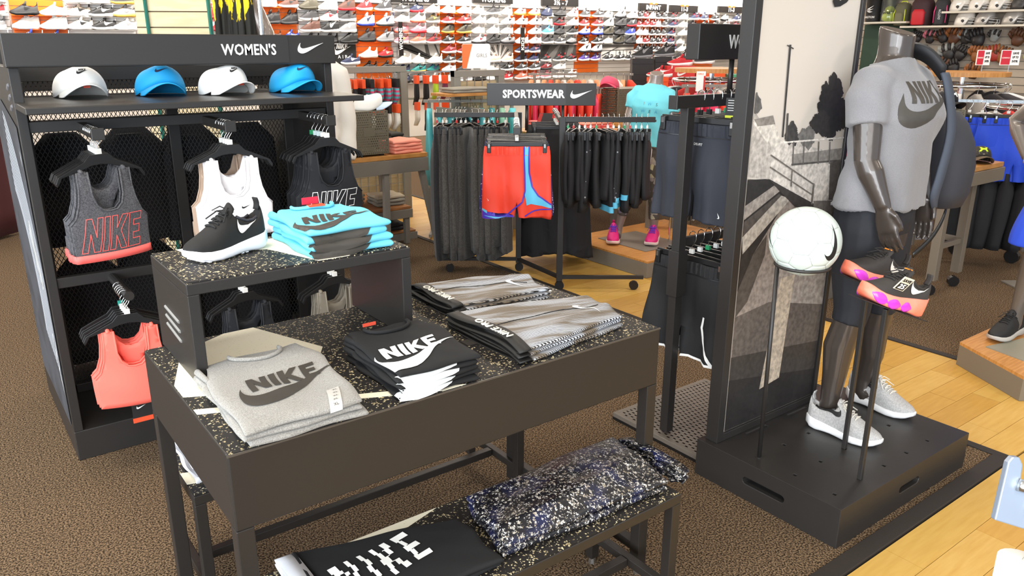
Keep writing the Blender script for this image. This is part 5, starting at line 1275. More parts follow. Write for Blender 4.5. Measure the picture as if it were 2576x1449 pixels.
# backpack hung on the far shoulder
bag = wthing('backpack', 'black backpack hung from the shoulder of the grey-tee mannequin', 'backpack', (3.07, 1.40, .95))
BAGM = mat('bag_charcoal', '#2d2d33', .7, bump=.2, bscale=400)
rings = []
for (z, a, b, cy) in ((.955, .05, .075, 1.40), (.965, .085, .115, 1.40), (1.02, .095, .135, 1.40), (1.12, .10, .135, 1.395), (1.20, .095, .125, 1.40), (1.27, .075, .10, 1.41), (1.31, .045, .07, 1.415), (1.32, .02, .03, 1.415)):
    rings.append(ell((3.066, cy + .018, z), a * .9, b * .92, 24, p=2.8))
MB().loft(rings).build('bag_body', BAGM, bag, smooth=True)
MB().loft([ell((3.115, 1.42 + .004 * k, .985 + .055 * k), .03, .09 - .006 * k * (k - 2), 18, p=2.6) for k in range(4)]).build('front_pocket', BAGM, bag, smooth=True)
def ribbon(pts, wdt, side, n=1, name='strap', m=None, parent=None, th=.006):
    P = [Vector(p) for p in pts]; sd = [Vector(s_) for s_ in side] if isinstance(side, list) else [Vector(side)] * len(P)
    Q = []
    for i in range(len(P) - 1):
        for k in range(4):
            t = k / 4; p0, p1, p2, p3 = P[max(0, i - 1)], P[i], P[i + 1], P[min(len(P) - 1, i + 2)]
            Q.append((.5 * ((2 * p1) + (p2 - p0) * t + (2 * p0 - 5 * p1 + 4 * p2 - p3) * t * t + (3 * p1 - p0 - 3 * p2 + p3) * t ** 3), sd[i].lerp(sd[i + 1], t)))
    Q.append((P[-1], sd[-1]))
    mb = MB(); mb.loft([[p - s_.normalized() * wdt / 2, p + s_.normalized() * wdt / 2] for p, s_ in Q], open_=True, cap=False)
    return mb.build(name, m, parent, smooth=True, solid=th)
ribbon([(2.825, 1.50, 1.505), (2.832, 1.45, 1.528), (2.845, 1.395, 1.505), (2.86, 1.348, 1.452)], .06, (.55, .35, -.75), name='shoulder_pad', m=mat('pad_black', '#19191c', .6), parent=bag, th=.014)
ribbon([(2.860, 1.345, 1.455), (2.868, 1.325, 1.393), (2.888, 1.305, 1.258), (2.882, 1.312, 1.118), (2.88, 1.322, 1.03), (2.93, 1.34, .975)], .034, [(1, -.2, 0), (1, -.3, 0), (1, -.4, 0), (1, -.5, 0), (1, -.4, 0), (1, 0, 0)], m=mat('strap_slate', '#434955', .7), parent=bag, th=.010)
ribbon([(2.83, 1.52, 1.50), (2.89, 1.53, 1.42), (2.98, 1.49, 1.32), (3.03, 1.47, 1.25)], .05, (0, 1, .3), m=mat('strap_slate', '#434955', .7), parent=bag, th=.008)
ribbon([(3.08, 1.36, 1.0), (3.02, 1.34, .93), (2.95, 1.34, .86), (2.87, 1.36, .80)], .02, (0, .3, 1), name='webbing_tail', m=PLBLK, parent=bag, th=.002)
MB().tube([(3.112, 1.37, 1.18), (3.118, 1.355, 1.10), (3.112, 1.36, 1.02)], .006, 6).build('zip_cord', PLBLK, bag, smooth=True)

# ------------------------------------------------------------------ clothes rack with the WOMEN sign
def perforated(x0, y0, x1, y1, nx, ny, hx, hy, z, M=None, stagger=True):
    mb = MB(); dx, dy = (x1 - x0) / nx, (y1 - y0) / ny
    for i in range(nx):
        for j in range(ny):
            a, b = x0 + i * dx, y0 + j * dy; sx = (dx * (1 - hx)) / 2; sy = (dy * (1 - hy)) / 2
            o = (sx * .8 if j % 2 else -sx * .8) if stagger else 0
            P = [(a, b), (a + dx, b), (a + dx, b + dy), (a, b + dy), (a + sx + o, b + sy), (a + dx - sx + o, b + sy), (a + dx - sx + o, b + dy - sy), (a + sx + o, b + dy - sy)]
            Vv = [Vector((p[0], p[1], z)) for p in P]
            if M: Vv = [M @ v for v in Vv]
            mb.add(Vv, [(0, 1, 5, 4), (1, 2, 6, 5), (2, 3, 7, 6), (3, 0, 4, 7)])
    return mb
rack = wthing('clothes_rack', 'black two-bar clothes rack with perforated base beside the photo panel', 'clothes rack', (2.4, 1.93, 0))
bb(2.212, 1.912, .04, 2.250, 1.950, 1.330, 'post', FIX, rack)
bb(2.205, 1.905, .62, 2.257, 1.957, .80, 'post_sleeve', FIX, rack)
bb(2.74, 1.912, .04, 2.775, 1.950, 1.330, 'post', FIX, rack)
bb(2.155, 1.915, 1.328, 2.90, 1.947, 1.372, 'upper_bar', FIX, rack)
bb(2.150, 1.910, 1.326, 2.158, 1.952, 1.374, 'bar_end', FIX, rack)
MB().tube([(2.166, 1.931, 1.37), (2.166, 1.931, 1.398)], .004, 8).build('stop_pin', FIX, rack)
bb(2.25, 1.92, .812, 2.74, 1.943, .845, 'lower_bar', FIX, rack)
MB().tube([(2.455, 1.93, 1.37), (2.455, 1.93, 1.50)], .010, 12).build('sign_post', FIX, rack, smooth=True)
bb(2.18, 1.72, 0, 2.78, 2.19, .012, 'base_tray', PLBLK, rack, 0)
BASEM = mat('base_grey', '#6e655b', .5)
for (a, b, c, d) in ((2.18, 1.72, 2.20, 2.19), (2.76, 1.72, 2.78, 2.19), (2.20, 1.72, 2.76, 1.74), (2.20, 2.17, 2.76, 2.19)): bb(a, b, .012, c, d, .032, 'base_frame', BASEM, rack)
perforated(2.20, 1.74, 2.76, 2.17, 26, 18, .34, .55, .031).build('perforated_plate', BASEM, rack)
sg = wthing('rack_sign', 'black hanging sign box lettered WO, cut off by the photo panel', 'sign', (2.6, 1.93, 1.493))
bb(2.232, 1.900, 1.494, 2.95, 1.960, 1.616, 'box', FIX, sg, .003)
text('lettering', "WOMEN'S", .066, WHITE, sg, FRONT(2.392, 1.8985, 1.553), bold=.001, width=.235, align='LEFT')

def shorts_map(yo, sgn, seed, z0=-.118, amp=.014):
    def f(x, z):
        d = -z / .37
        w = amp * (.25 + d) * sin(x * 38 + seed + z * 5) + .006 * d * sin(x * 90 + seed * 2) + .004 * sin(z * 26 + x * 9 + seed)
        g = .003 * sin(x * 260) * ss(-.055, -.02, z) * (1 if z > -.05 else 0)
        return Vector((x, yo + sgn * (.010 + .022 * d * (1 - min(1, (x / .22) ** 2)) + w + g), z0 + z))
    return f
def shorts_poly(w=.175, h=.37, wl=.190, notch=.10, slit=0):
    return [(-w, 0), (w, 0), (w + .006, -.05), (wl, -h * .95), (wl - .004, -h), (.012, -h + .012), (0, -h + notch), (-.012, -h + .012), (-wl + .004, -h), (-wl, -h * .95), (-w - .006, -.05)]
SHB = mat('black_shorts', '#1f212a', .75, bump=.12, bscale=350)
SHK = mat('black_mesh_shorts', '#171617', .75, bump=.1, bscale=400)
def shorts(label, loc, rz, m, group, seed, h=.37, w=.175, wl=.19, trims=None, front=False, notch=.11):
    t = thing('hung_shorts', label, 'shorts', loc, rz, group)
    P = shorts_poly(w, h, wl, notch)
    ff, fb = shorts_map(0, -1, seed), shorts_map(0, 1, seed + 2)
    decal('front_panel', [P], ff, m, t, .02, solid=.004)
    decal('back_panel', [P], fb, m, t, .03, solid=.004)
    fo = lambda x, z: ff(x, z) + Vector((0, -.0055, 0))
    MB().grid(lambda u, v: ff((u * 2 - 1) * w, -.044 * v) + Vector((0, -.0026 + .0016 * sin(u * w * 1100) * sin(pi * min(1, v * 1.2)), 0)), 120, 3).build('waistband', m, t, smooth=True)
    decal('waist_seam', [[(-w, -.048), (w, -.048), (w, -.0455), (-w, -.0455)]], fo, PLBLK if not trims else m, t, .02)
    return t, fo
for i in range(7):
    x = 2.30 + i * .050; r = -pi / 2 + R.uniform(-.06, .06) + (.05 if i == 0 else 0)
    hanger('black clip hanger of the %s navy-black shorts on the upper bar' % NTH[i], (x, 1.931, 1.388), r, 'clip', ['#1b1a1a', '#1b1a1a', '#e9e6e0', '#2f9a63'][i % 4], 'clip hangers on the upper bar', .34)
    t, fo = shorts('%s pair of navy-black running shorts on the upper rack bar' % NTH[i], (x, 1.931, 1.388), r, SHB, 'running shorts on the upper bar', i * 1.7, .365)
    if i == 0:
        text('lettering', 'DRI-FIT', .013, WHITE, t, None, fmap=lambda x_, z_: fo(x_ + .012, z_ - .075), step=.02, bold=.0003)
        decal('logo', xf([SWOOSH], .130, -.335, .022, pi / 2), fo, WHITE, t, .01)
        decal('fly_curve', [[(.0, -.24), (.012, -.26), (.004, -.36), (-.006, -.365), (-.004, -.30)]], fo, PLBLK, t, .02)
for i in range(7):
    x = 2.31 + i * .048; r = -pi / 2 + R.uniform(-.08, .08)
    hanger('black clip hanger of the %s white-trimmed shorts on the lower bar' % NTH[i], (x, 1.931, .862), r, 'clip', ['#e9e6e0', '#e9e6e0', '#2f9a63', '#e9e6e0'][i % 4], 'clip hangers on the lower bar', .34)
    t, fo = shorts('%s pair of white-trimmed black shorts on the lower rack bar' % NTH[i], (x, 1.931, .862), r, SHK, 'white-trimmed shorts on the lower bar', 4 + i * 1.3, .385, .17, .215, notch=.13)
    h = .385; wl = .215
    decal('trim', [[(.016, -h + .016), (wl - .004, -h + .006), (wl - .004, -h - .004), (.014, -h + .006)], [(-.016, -h + .016), (-wl + .004, -h + .006), (-wl + .004, -h - .004), (-.014, -h + .006)]], fo, WHITE, t, .02)
    decal('trim', [[(.16, -h + .002), (.10, -.30), (.085, -.245), (.095, -.20), (.105, -.20), (.096, -.245), (.112, -.295), (.172, -h + .002)], [(-.06, -h + .012), (-.020, -.30), (-.010, -.33), (-.02, -h + .02)]], fo, WHITE, t, .02)
t = thing('hang_tag', 'black hang tag with yellow foot among the upper rack shorts', 'tag', (2.40, 1.86, 1.275), -pi / 2 + .4)
o = bb(-.03, -.001, 0, .03, .001, .085, 'card', BLACK, t, 0); bb(-.03, -.0015, 0, .005, .0015, .022, 'foot', mat('tag_yellow', '#d9e02e', .5), t, 0)
for k in range(5): bb(-.022, -.0016, .075 - k * .009, .020, -.001, .077 - k * .009, 'print_line', WHITE, t, 0)
# ------------------------------------------------------------------ the four-way SPORTSWEAR rack (turned to face the camera)
def rf(r, f): return (r * cos(CAM_YAW) + f * sin(CAM_YAW), -r * sin(CAM_YAW) + f * cos(CAM_YAW))
RZ_ = -CAM_YAW
O4 = (.17, 5.15)
four = thing('four_way_rack', 'black four-way clothes rack under the SPORTSWEAR sign', 'clothes rack', (*rf(*O4), 0), RZ_)
def L4(r, f, z): return (r - O4[0], f - O4[1], z)
def bx4(r0, f0, z0, r1, f1, z1, name, m=FIX): return bb(r0 - O4[0], f0 - O4[1], z0, r1 - O4[0], f1 - O4[1], z1, name, m, four)
bx4(.290, 4.90, .06, .328, 4.938, 1.115, 'post'); bx4(.026, 5.352, .06, .064, 5.39, 1.105, 'post')
bx4(-.525, 5.357, 1.072, .045, 5.383, 1.104, 'arm'); bx4(.309, 4.907, 1.084, .882, 4.933, 1.116, 'arm')
bx4(.300, 4.933, 1.06, .318, 5.95, 1.09, 'arm')
bx4(.012, 4.29, 1.080, .038, 5.36, 1.110, 'arm'); bx4(.005, 4.282, 1.076, .045, 4.29, 1.114, 'arm_end')
for (a, b, c, d) in ((.045, 5.36, .308, 4.92), (-.52, 5.37, .045, 5.37), (.308, 4.92, .86, 4.92)):
    MB().tube([L4(a, b, .085), L4(c, d, .085)], .016, 4).build('base_bar', FIX, four)
for (a, b) in ((-.44, 5.33), (.05, 5.36), (.31, 4.91), (.80, 4.92)):
    MB().tube([L4(a, b - .01, .03), L4(a, b + .014, .03)], .03, 12).build('caster', PLBLK, four)
sg = thing('rack_sign', 'black SPORTSWEAR sign with white tick above the red shorts', 'sign', (*rf(.18, 5.0), 1.178), RZ_)
bb(-.338, -.018, 0, .338, .018, .134, 'box', FIX, sg, .002)
bb(.152, -.0195, .003, .336, -.018, .131, 'logo_panel', mat('header_black', '#2a2827'), sg, 0)
text('lettering', 'SPORTSWEAR', .066, WHITE, sg, FRONT(-.050, -.0195, .068), bold=.0026, width=.385)
flat_on('logo', [[(x * .135, y * .135) for x, y in SWOOSH]], FRONT(.178, -.0195, .045), WHITE, sg, ext=.003)
for r_ in (.09, .315): MB().tube([(r_ - .18, .012, 0), (r_ - .18, .012, -.115 - .04)], .010, 10).build('sign_post', FIX, sg, smooth=True)
# joggers seen edge-on
JM = [mat('jogger_%d' % i, c, .9, bump=.35, bscale=500, col2=d, vscale=120, sheen=.2) for i, (c, d) in enumerate((('#232224', '#1b1a1c'), ('#4c4945', '#3b3835'), ('#585450', '#45413d'), ('#45423f', '#383532')))]
def edge_garment(name, label, cat, loc, rz, m, h, half, thick, seed, group, flare=1.0, z0=-.115, cord=None, band=None):
    t = thing(name, label, cat, loc, rz, group)
    mb = MB(); rings = []; n = 22; K = 12
    for q in range(K + 1):
        f = q / K; a = half * (1 + .02 * sin(f * 9 + seed)) * (1 + (flare - 1) * f); b = thick * (.55 + .75 * ss(0, .25, f))
        row = []
        for k in range(n):
            u = 2 * pi * k / n; fold = 1 + .28 * sin(u * 4 + seed + f * 2.2) * ss(.03, .2, f)
            row.append(Vector((a * math.copysign(abs(cos(u)) ** .7, cos(u)), b * math.copysign(abs(sin(u)) ** .8, sin(u)) * fold + .010 * sin(f * 4 + seed) * f, z0 - f * h)))
        rings.append(row)
    mb.loft(rings); mb.build('body', m, t, smooth=True)
    if band:
        mb = MB(); mb.loft([[p * 1.0 + Vector((0, 0, 0)) + Vector((p.x * .02, p.y * .03, 0)) for p in r_] for r_ in (rings[-2], rings[-1])], cap=False); mb.build('hem_band', band, t, smooth=True)
    if cord:
        MB().tube([(half * .82, -thick * .2, z0 - .03), (half * .98, -thick * 1.2, z0 - .12), (half * .9, -thick * 1.0, z0 - .28), (half * .93, -thick * 1.1, z0 - .42)], [.006, .013, .008, .010], 6).build('drawstring', cord, t, smooth=True)
    return t
hk = [315, 393, 447, 525, 582, 643, 705, 790, 873, 960, 1017, 1057, 1137, 1240]
for i, c in enumerate(hk):
    r_ = -.523 + (c / 5.367 - 53) * .00267; p = (*rf(r_, 5.37), 1.122)
    a = RZ_ + pi / 2 + R.uniform(-.35, .35) * (1 if i else .1) + (0.5 if i in (8,) else 0)
    w = NTH[i] if i else 'first'
    hanger('clip hanger of the %s jogger along the jogger arm' % w, p, a, 'clip', ['#c9322c', '#e9e6e0', '#e9e6e0', '#1b1a1a'][i % 4], 'clip hangers on the jogger arm', .30)
    edge_garment('hung_joggers', '%s charcoal joggers, %s along the arm under the sign' % ('black' if i == 0 else 'marled', w), 'trousers', p, a, JM[0 if i == 0 else 1 + i % 3], .90 - .05 * (i % 3), .155, .030, i * 1.9, 'joggers on the rack arm', .92, cord=mat('cord_cream', '#ddd6c8', .8) if i in (3, 8) else None)
# red running shorts facing the camera, with a stack behind them
REDS = mat('red_woven', '#f0422a', .6, bump=.1, bscale=250); AQP = mat('aqua_panel', '#63c3e6', .6); VIO = mat('violet_piping', '#4a35b8', .55)
PURF = flecked('violet_flecked', '#2f2a6e', '#cfd3e6', 120, .45, .55, .6)
kinds = [REDS, PURF, PURF, SHB, mat('blue_shorts_mat', '#2f3a8c', .6), SHB, PURF, SHB, REDS, SHB]
for i, m in enumerate(kinds):
    f_ = 4.315 + (.035 if i else 0) + i * .045; p = (*rf(.025, f_), 1.128); a = RZ_ + (0 if i == 0 else R.uniform(-.10, .05) - (.16 if m == PURF else 0))
    hanger('clip hanger of the %s shorts on the front arm' % NTH[i], p, a, 'clip', '#e9e6e0', 'clip hangers on the front arm', .34)
    word = {REDS: 'red aqua-panelled', PURF: 'violet flecked', SHB: 'black'}.get(m, 'blue')
    t, fo = shorts('%s pair on the front arm, %s running shorts' % (NTH[i], word), p, a, m, 'running shorts on the front arm', 2.2 + i, .40 if i == 0 else .395 - .003 * i, .178, .195 if i == 0 else .215, True, notch=.10)
    if i in (0, 8):
        decal('side_panel', [[(.040, -.0), (.068, -.0), (.066, -.06), (.068, -.14), (.085, -.22), (.12, -.27), (.192, -.315), (.194, -.335), (.13, -.325), (.08, -.315), (.055, -.32), (.045, -.26), (.044, -.15)]], fo, AQP, t, .015)
        fo2 = lambda x, z, fo=fo: fo(x, z) + Vector((0, -.0018, 0))
        def strip(pts, w=.005):
            out = []
            for (a_, b_) in zip(pts, pts[1:]):
                d = Vector((b_[0] - a_[0], b_[1] - a_[1], 0)).normalized(); n = Vector((-d.y, d.x, 0)) * w / 2
                out.append([(a_[0] + n.x, a_[1] + n.y), (a_[0] - n.x, a_[1] - n.y), (b_[0] - n.x, b_[1] - n.y), (b_[0] + n.x, b_[1] + n.y)])
            return out
        P = strip([(.040, 0), (.040, -.06), (.044, -.15), (.046, -.24), (.030, -.30), (-.02, -.345), (-.06, -.385), (-.12, -.385)], .008) + strip([(.068, 0), (.066, -.06), (.068, -.14), (.085, -.22), (.12, -.27), (.192, -.315)], .008) + strip([(.194, -.338), (.10, -.352), (.045, -.378)], .007)
        decal('piping', P, fo2, VIO, t, .02)
        decal('hem_trim', [[(-.193, -.352), (-.193, -.398), (-.015, -.388), (-.02, -.375), (-.10, -.388), (-.17, -.37)]], fo2, VIO, t, .02)
        decal('hem_panel', [[(-.192, -.340), (-.192, -.352), (-.165, -.366), (-.165, -.350)], [(-.185, -.378), (-.12, -.392), (-.06, -.388), (-.12, -.383)]], lambda x, z, fo=fo: fo(x, z) + Vector((0, -.003, 0)), AQP, t, .02)
        decal('logo', xf([SWOOSH], -.155, -.295, .018, pi / 2 + .3), fo, WHITE, t, .01)
# black garments on the far arm and the side arm
KN = mat('black_knit_cloth', '#1d1c1e', .8, bump=.15, bscale=500); DKP = flecked('black_printed', '#1b1b1f', '#9b9ba2', 60, .72, .35, .7)
rr = random.Random(4)
for i in range(15):
    r_ = .345 + i * .035; p = (*rf(r_, 4.92), 1.134); a = RZ_ + pi / 2 + rr.uniform(-.3, .3)
    hanger('clip hanger of the %s black garment along the side arm' % NTH[i], p, a, 'clip', ['#2f9a63', '#c9322c', '#e9e6e0', '#e9e6e0', '#e9e6e0'][i % 5], 'clip hangers on the side arm', .24)
    h = [.42, .45, .40, .48][i % 4]
    edge_garment('hung_shorts', '%s black knee shorts along the side arm past the red shorts' % NTH[i], 'shorts', p, a, DKP if i in (4, 9) else KN, h, .13, .022, i * 2.7, 'black shorts on the side arm', 1.05, band=AQP if i in (7, 8, 9, 10) else None, cord=WHITE if i in (12, 13, 14) else None)
for i in range(4):
    p = (*rf(.305, 5.42 + i * .10), 1.105); a = RZ_ + R.uniform(-.06, .06)
    hanger('clip hanger of the %s long black trousers behind the red shorts' % NTH[i], p, a, 'clip', '#e9e6e0', 'clip hangers on the rear arm', .34)
    t = thing('hung_trousers', '%s long black trousers hanging behind the red shorts' % NTH[i], 'trousers', p, a, 'black trousers on the rear arm')
    P = [(-.20, 0), (.20, 0), (.26, -.80), (.275, -.905), (.20, -.90), (.10, -.87), (0, -.86), (-.12, -.885), (-.27, -.905), (-.25, -.80)]
    for nm, s_ in (('front_panel', -1), ('back_panel', 1)): decal(nm, [P], shorts_map(0, s_, i + s_, -.118, .008), KN, t, .04, solid=.004)

# ------------------------------------------------------------------ wooden trestle tables behind
GM = FIXG
tr = wthing('trestle_table', 'wood-topped grey trestle table carrying the perforated box', 'table', (2.5, 5.4, 0))
bb(1.75, 4.985, .755, 2.95, 5.75, .785, 'wood_top', WOODTOP, tr); bb(1.75, 4.98, .655, 2.955, 5.0, .752, 'apron', GM, tr); bb(2.93, 5.0, .655, 2.955, 5.75, .752, 'apron', GM, tr); bb(1.75, 5.73, .655, 2.93, 5.75, .752, 'apron', GM, tr)
for (a, b, c, d) in ((2.62, 5.02, 2.52, 4.86), (2.93, 5.05, 3.02, 4.95), (1.80, 5.02, 1.75, 4.90), (2.62, 5.70, 2.60, 5.86), (2.93, 5.70, 3.02, 5.82)):
    MB().tube([(a, b, .655), (c, d, .0)], .028, 4).build('leg', GM, tr)
lo = wthing('low_table', 'low wood-topped grey table nested behind the trestle table', 'table', (2.7, 5.75, 0))
bb(2.05, 5.42, .285, 3.04, 6.15, .305, 'wood_top', mat('brown_wood', '#a06a3c', .5, col2='#8f5c33', vscale=9, stretch=(1, 10, 1)), lo); bb(2.04, 5.41, .215, 3.05, 6.16, .283, 'apron', GM, lo)
for (a, b) in ((2.06, 5.43), (2.99, 5.43), (2.06, 6.10), (2.99, 6.10)): bb(a, b, 0, a + .04, b + .04, .215, 'leg', GM, lo)
l2 = wthing('low_table', 'lowest brown wooden shelf table standing on the carpet by the joggers', 'table', (2.75, 5.9, 0))
bb(2.3, 5.55, .06, 3.15, 6.2, .075, 'wood_top', MC['brown_wood'], l2); bb(2.29, 5.54, .0, 3.16, 6.21, .058, 'plinth_frame', GM, l2)
def pile(name, label, cat, cx, cy, z, w, d, n, t, m, group, rz=0, lump=.004):
    for i in range(n):
        c, s_ = cos(rz), sin(rz)
        def pt(x, y): return (cx + x * c - y * s_ + R.uniform(-.006, .006), cy + x * s_ + y * c + R.uniform(-.006, .006))
        q = [pt(-w / 2, -d / 2), pt(w / 2, -d / 2), pt(w / 2, d / 2), pt(-w / 2, d / 2)]
        th = thing(name, label.replace('#', ['lowest', 'second', 'third', 'fourth', 'fifth'][i] if i < n - 1 else 'topmost'), cat, (0, 0, 0), 0, group)
        o, tf = slab('folded_body', q, z + i * t * .97, t, m if not isinstance(m, list) else m[i % len(m)], th, i + cx * 7, lump, .014, 14, 12)
CO = mat('coral_cotton', '#f59a84', .8, bump=.1, bscale=300); DENIM = mat('charcoal_denim', '#34322f', .85, bump=.2, bscale=500); SAND = mat('sand_cotton', '#b5a68f', .85); GRY = mat('grey_cotton', '#8f897d', .85)
pile('folded_shirt', '# coral folded shirt beside the perforated box', 'shirt', 2.80, 5.12, .786, .24, .22, 4, .024, CO, 'coral shirts on the trestle table', .1, .008)
pile('folded_jeans', '# charcoal folded trousers behind the coral shirts', 'trousers', 2.70, 5.45, .786, .30, .24, 4, .032, DENIM, 'charcoal trousers on the trestle table', -.15)
pile('folded_jeans', '# charcoal folded trousers at the trestle table end', 'trousers', 2.92, 5.62, .786, .26, .24, 3, .030, DENIM, 'charcoal trousers at the table end', .1)
pile('folded_shirt', '# sand folded shirt on the low table', 'shirt', 2.62, 5.80, .306, .28, .25, 3, .03, [GRY, GRY, SAND], 'sand shirts on the low table', .1, .008)
pile('folded_shirt', '# grey folded shirt at the low table corner', 'shirt', 2.92, 5.62, .306, .24, .24, 3, .028, [GRY, GRY, SAND], 'grey shirts on the low table', -.1, .008)
pile('folded_jeans', '# black folded garment on the lowest table', 'trousers', 2.95, 5.75, .076, .26, .30, 2, .03, KN, 'black garments on the lowest table')
PERF = mat('perforated_taupe', '#77705f', .45, .3); DARK = mat('box_inside', '#3a352d', .8)
def perf_box(label, x0, y0, z0, w, d, h, rz=0, nx=20, nz=18):
    t = thing('perforated_box', label, 'display box', (x0, y0, z0), rz)
    perforated(.012, 0, w - .012, h, nx, nz, .42, .42, 0, MX((0, 0, 0), (1, 0, 0), (0, 0, 1))).build('perforated_face', PERF, t, solid=.002)
    perforated(.012, 0, w - .012, h, nx, nz, .42, .42, 0, MX((0, d, 0), (1, 0, 0), (0, 0, 1))).build('perforated_face', PERF, t, solid=.002)
    bb(0, 0, h - .006, w, d, h, 'lid', PERF, t, 0)
    for (a, b) in ((0, 0), (w - .012, 0), (0, d - .012), (w - .012, d - .012)): bb(a, b, 0, a + .012, b + .012, h - .006, 'edge_post', PERF, t, 0)
    bb(0, .012, .0, w, d - .012, .012, 'floor_rail', PERF, t, 0)
    bb(w * .40, -.004, h * .42, w * .66, -.001, h * .62, 'plate', PERF, t, 0)
    for a in (.03, w - .06): bb(a, .02, -.014, a + .025, .045, 0, 'foot', PLBLK, t, 0)
    return t
perf_box('taupe perforated box on the trestle table with a white cap on top', 2.325, 5.005, .800, .325, .30, .298)
cap('baseball_hat', 'white cap with pale blue lining lying on the perforated box', (2.56, 5.13, 1.099), 1.2, CAPW, mat('pale_blue_twill', '#c9dcf0', .7), BLACK, 'none', None, 1.0)
# white jacket on a torso form behind the gondola
JK = mat('white_jacket_cloth', '#f5eee4', .7, bump=.25, bscale=60, bdist=.004)
t = thing('jacket_form', 'white hooded jacket on a dark headless form behind the gondola', 'mannequin', (1.735, 4.21, 0), RZ_ * .6)
mb = MB(); mb.loft([ell((0, 0, z), a, b, 24) for z, a, b in ((.95, .17, .12), (1.1, .165, .125), (1.25, .17, .13), (1.36, .165, .115), (1.44, .13, .09), (1.50, .075, .075), (1.53, .065, .07))])
for sx in (-1, 1): limb(mb, [((sx * .12, 0, 1.43), .05, .06), ((sx * .17, 0, 1.39), .062, .068), ((sx * .20, -.01, 1.22), .055, .06), ((sx * .21, -.03, 1.08), .05, .055), ((sx * .20, -.07, .92), .042, .045)])
me = remeshed(mb, .009, 4)
for v in me.vertices: v.co += v.normal * (.003 * sin(v.co.z * 34 + v.co.x * 25) + .002 * sin(v.co.x * 60))
me.materials.append(JK); link('jacket', me, t)
MB().loft([ell((0, .01, z), a, b, 18) for z, a, b in ((1.50, .055, .058), (1.56, .05, .055), (1.585, .052, .057))]).build('neck', SKIN, t, smooth=True)
MB().tube([(.0, .02, .96), (0, .02, .03)], .018, 10).build('pole', GM, t); MB().tube([(0, .02, 0), (0, .02, .02)], .16, 24).build('foot_plate', GM, t)

# ------------------------------------------------------------------ aqua mannequin on its platform
pl2 = wthing('display_plinth', 'wooden grey-sided platform under the aqua-shirt mannequin', 'plinth', (4.4, 3.95, 0))
bb(3.84, 3.59, 0, 4.95, 4.46, .105, 'body', GM, pl2); bb(3.84, 3.59, .105, 4.95, 4.46, .12, 'wood_top', WOODTOP, pl2)
bb(4.02, 3.78, .120, 4.42, 4.28, .126, 'foot_plate', GM, pl2)
AQT = mat('aqua_tee', '#74d3e0', .8)
TRI = flecked('harlequin_leggings', '#4d4a44', '#b9b48c', 22, .45, 3.0, .6, fleck2='#6f6486')
man2, m2 = mannequin('headless mannequin in aqua tee and harlequin leggings by the wood aisle', (4.17, 4.05, .122), -.92, .85, SKIN2, AQT, TRI, .22)
man2.rotation_euler = (Matrix.Rotation(.085, 3, Vector((sin(CAM_YAW), cos(CAM_YAW), 0))) @ Matrix.Rotation(-.92, 3, 'Z')).to_euler()
f = None
for (s_, x, z, m) in (('I', -.055, 1.20, G[3]), ('W', -.008, 1.20, AQP), ('S', .05, 1.20, G[2]), ('W', -.055, 1.14, AQP), ('E', .0, 1.14, G[1]), ('A', .05, 1.14, AQP), ('U', -.065, 1.07, G[0]), ('I', -.02, 1.07, AQP), ('T', .02, 1.07, AQP)):
    if f is None: o, f = chest(m2, [[(-.001, 1.0), (.001, 1.0), (.001, 1.002), (-.001, 1.002)]], man2, AQP, 'stitch')
    text('letter', s_, .035, m, man2, None, fmap=lambda x_, y_, x=x, z=z: f(x + x_, z + y_), step=.02)
decal('logo', xf([[(-1, .55), (-.55, .62), (-.25, .25), (.25, .25), (.55, .62), (1, .55), (.62, 0), (1, -.55), (.55, -.62), (.25, -.25), (-.25, -.25), (-.55, -.62), (-1, -.55), (-.62, 0)]], .052, 1.07, .014), f, G[0], man2, .02)
PINK = mat('fuchsia_knit', '#e0217c', .6); PSOLE = mat('pink_shoe_sole', '#f0d8cf', .5)
Mz = Matrix.Rotation(-.92, 4, 'Z')
for (lx, ly, w) in ((-.128, -.19, 'first'), (.136, -.155, 'second')):
    p = Vector((4.17, 4.05, .1265)) + (Mz @ Vector((lx, ly, 0)))
    hero_shoe('fuchsia trainer with violet laces, %s foot of the aqua-shirt mannequin' % ('turned-out' if w == 'first' else 'nearer'), p, (0, 0, pi / 2 - .92 + (.15 if w == 'first' else -.05)), PINK, PSOLE, mat('violet_print', '#5a4aa0', .5), L=.25, lace=mat('violet_lace', '#6b35c0', .7), group='fuchsia trainers', lugs=False, swoosh=False)
MB().tube([(4.36, 3.87, .126), (4.36, 3.87, .33), (4.33, 3.90, .36)], .008, 8).build('support_rod', CHROME, pl2)
MB().tube([(4.62, 4.30, .12), (4.62, 4.30, .40)], .05, 4).build('support_post', GM, pl2); MB().tube([(4.78, 4.18, .12), (4.78, 4.18, .40)], .05, 4).build('support_post', GM, pl2)

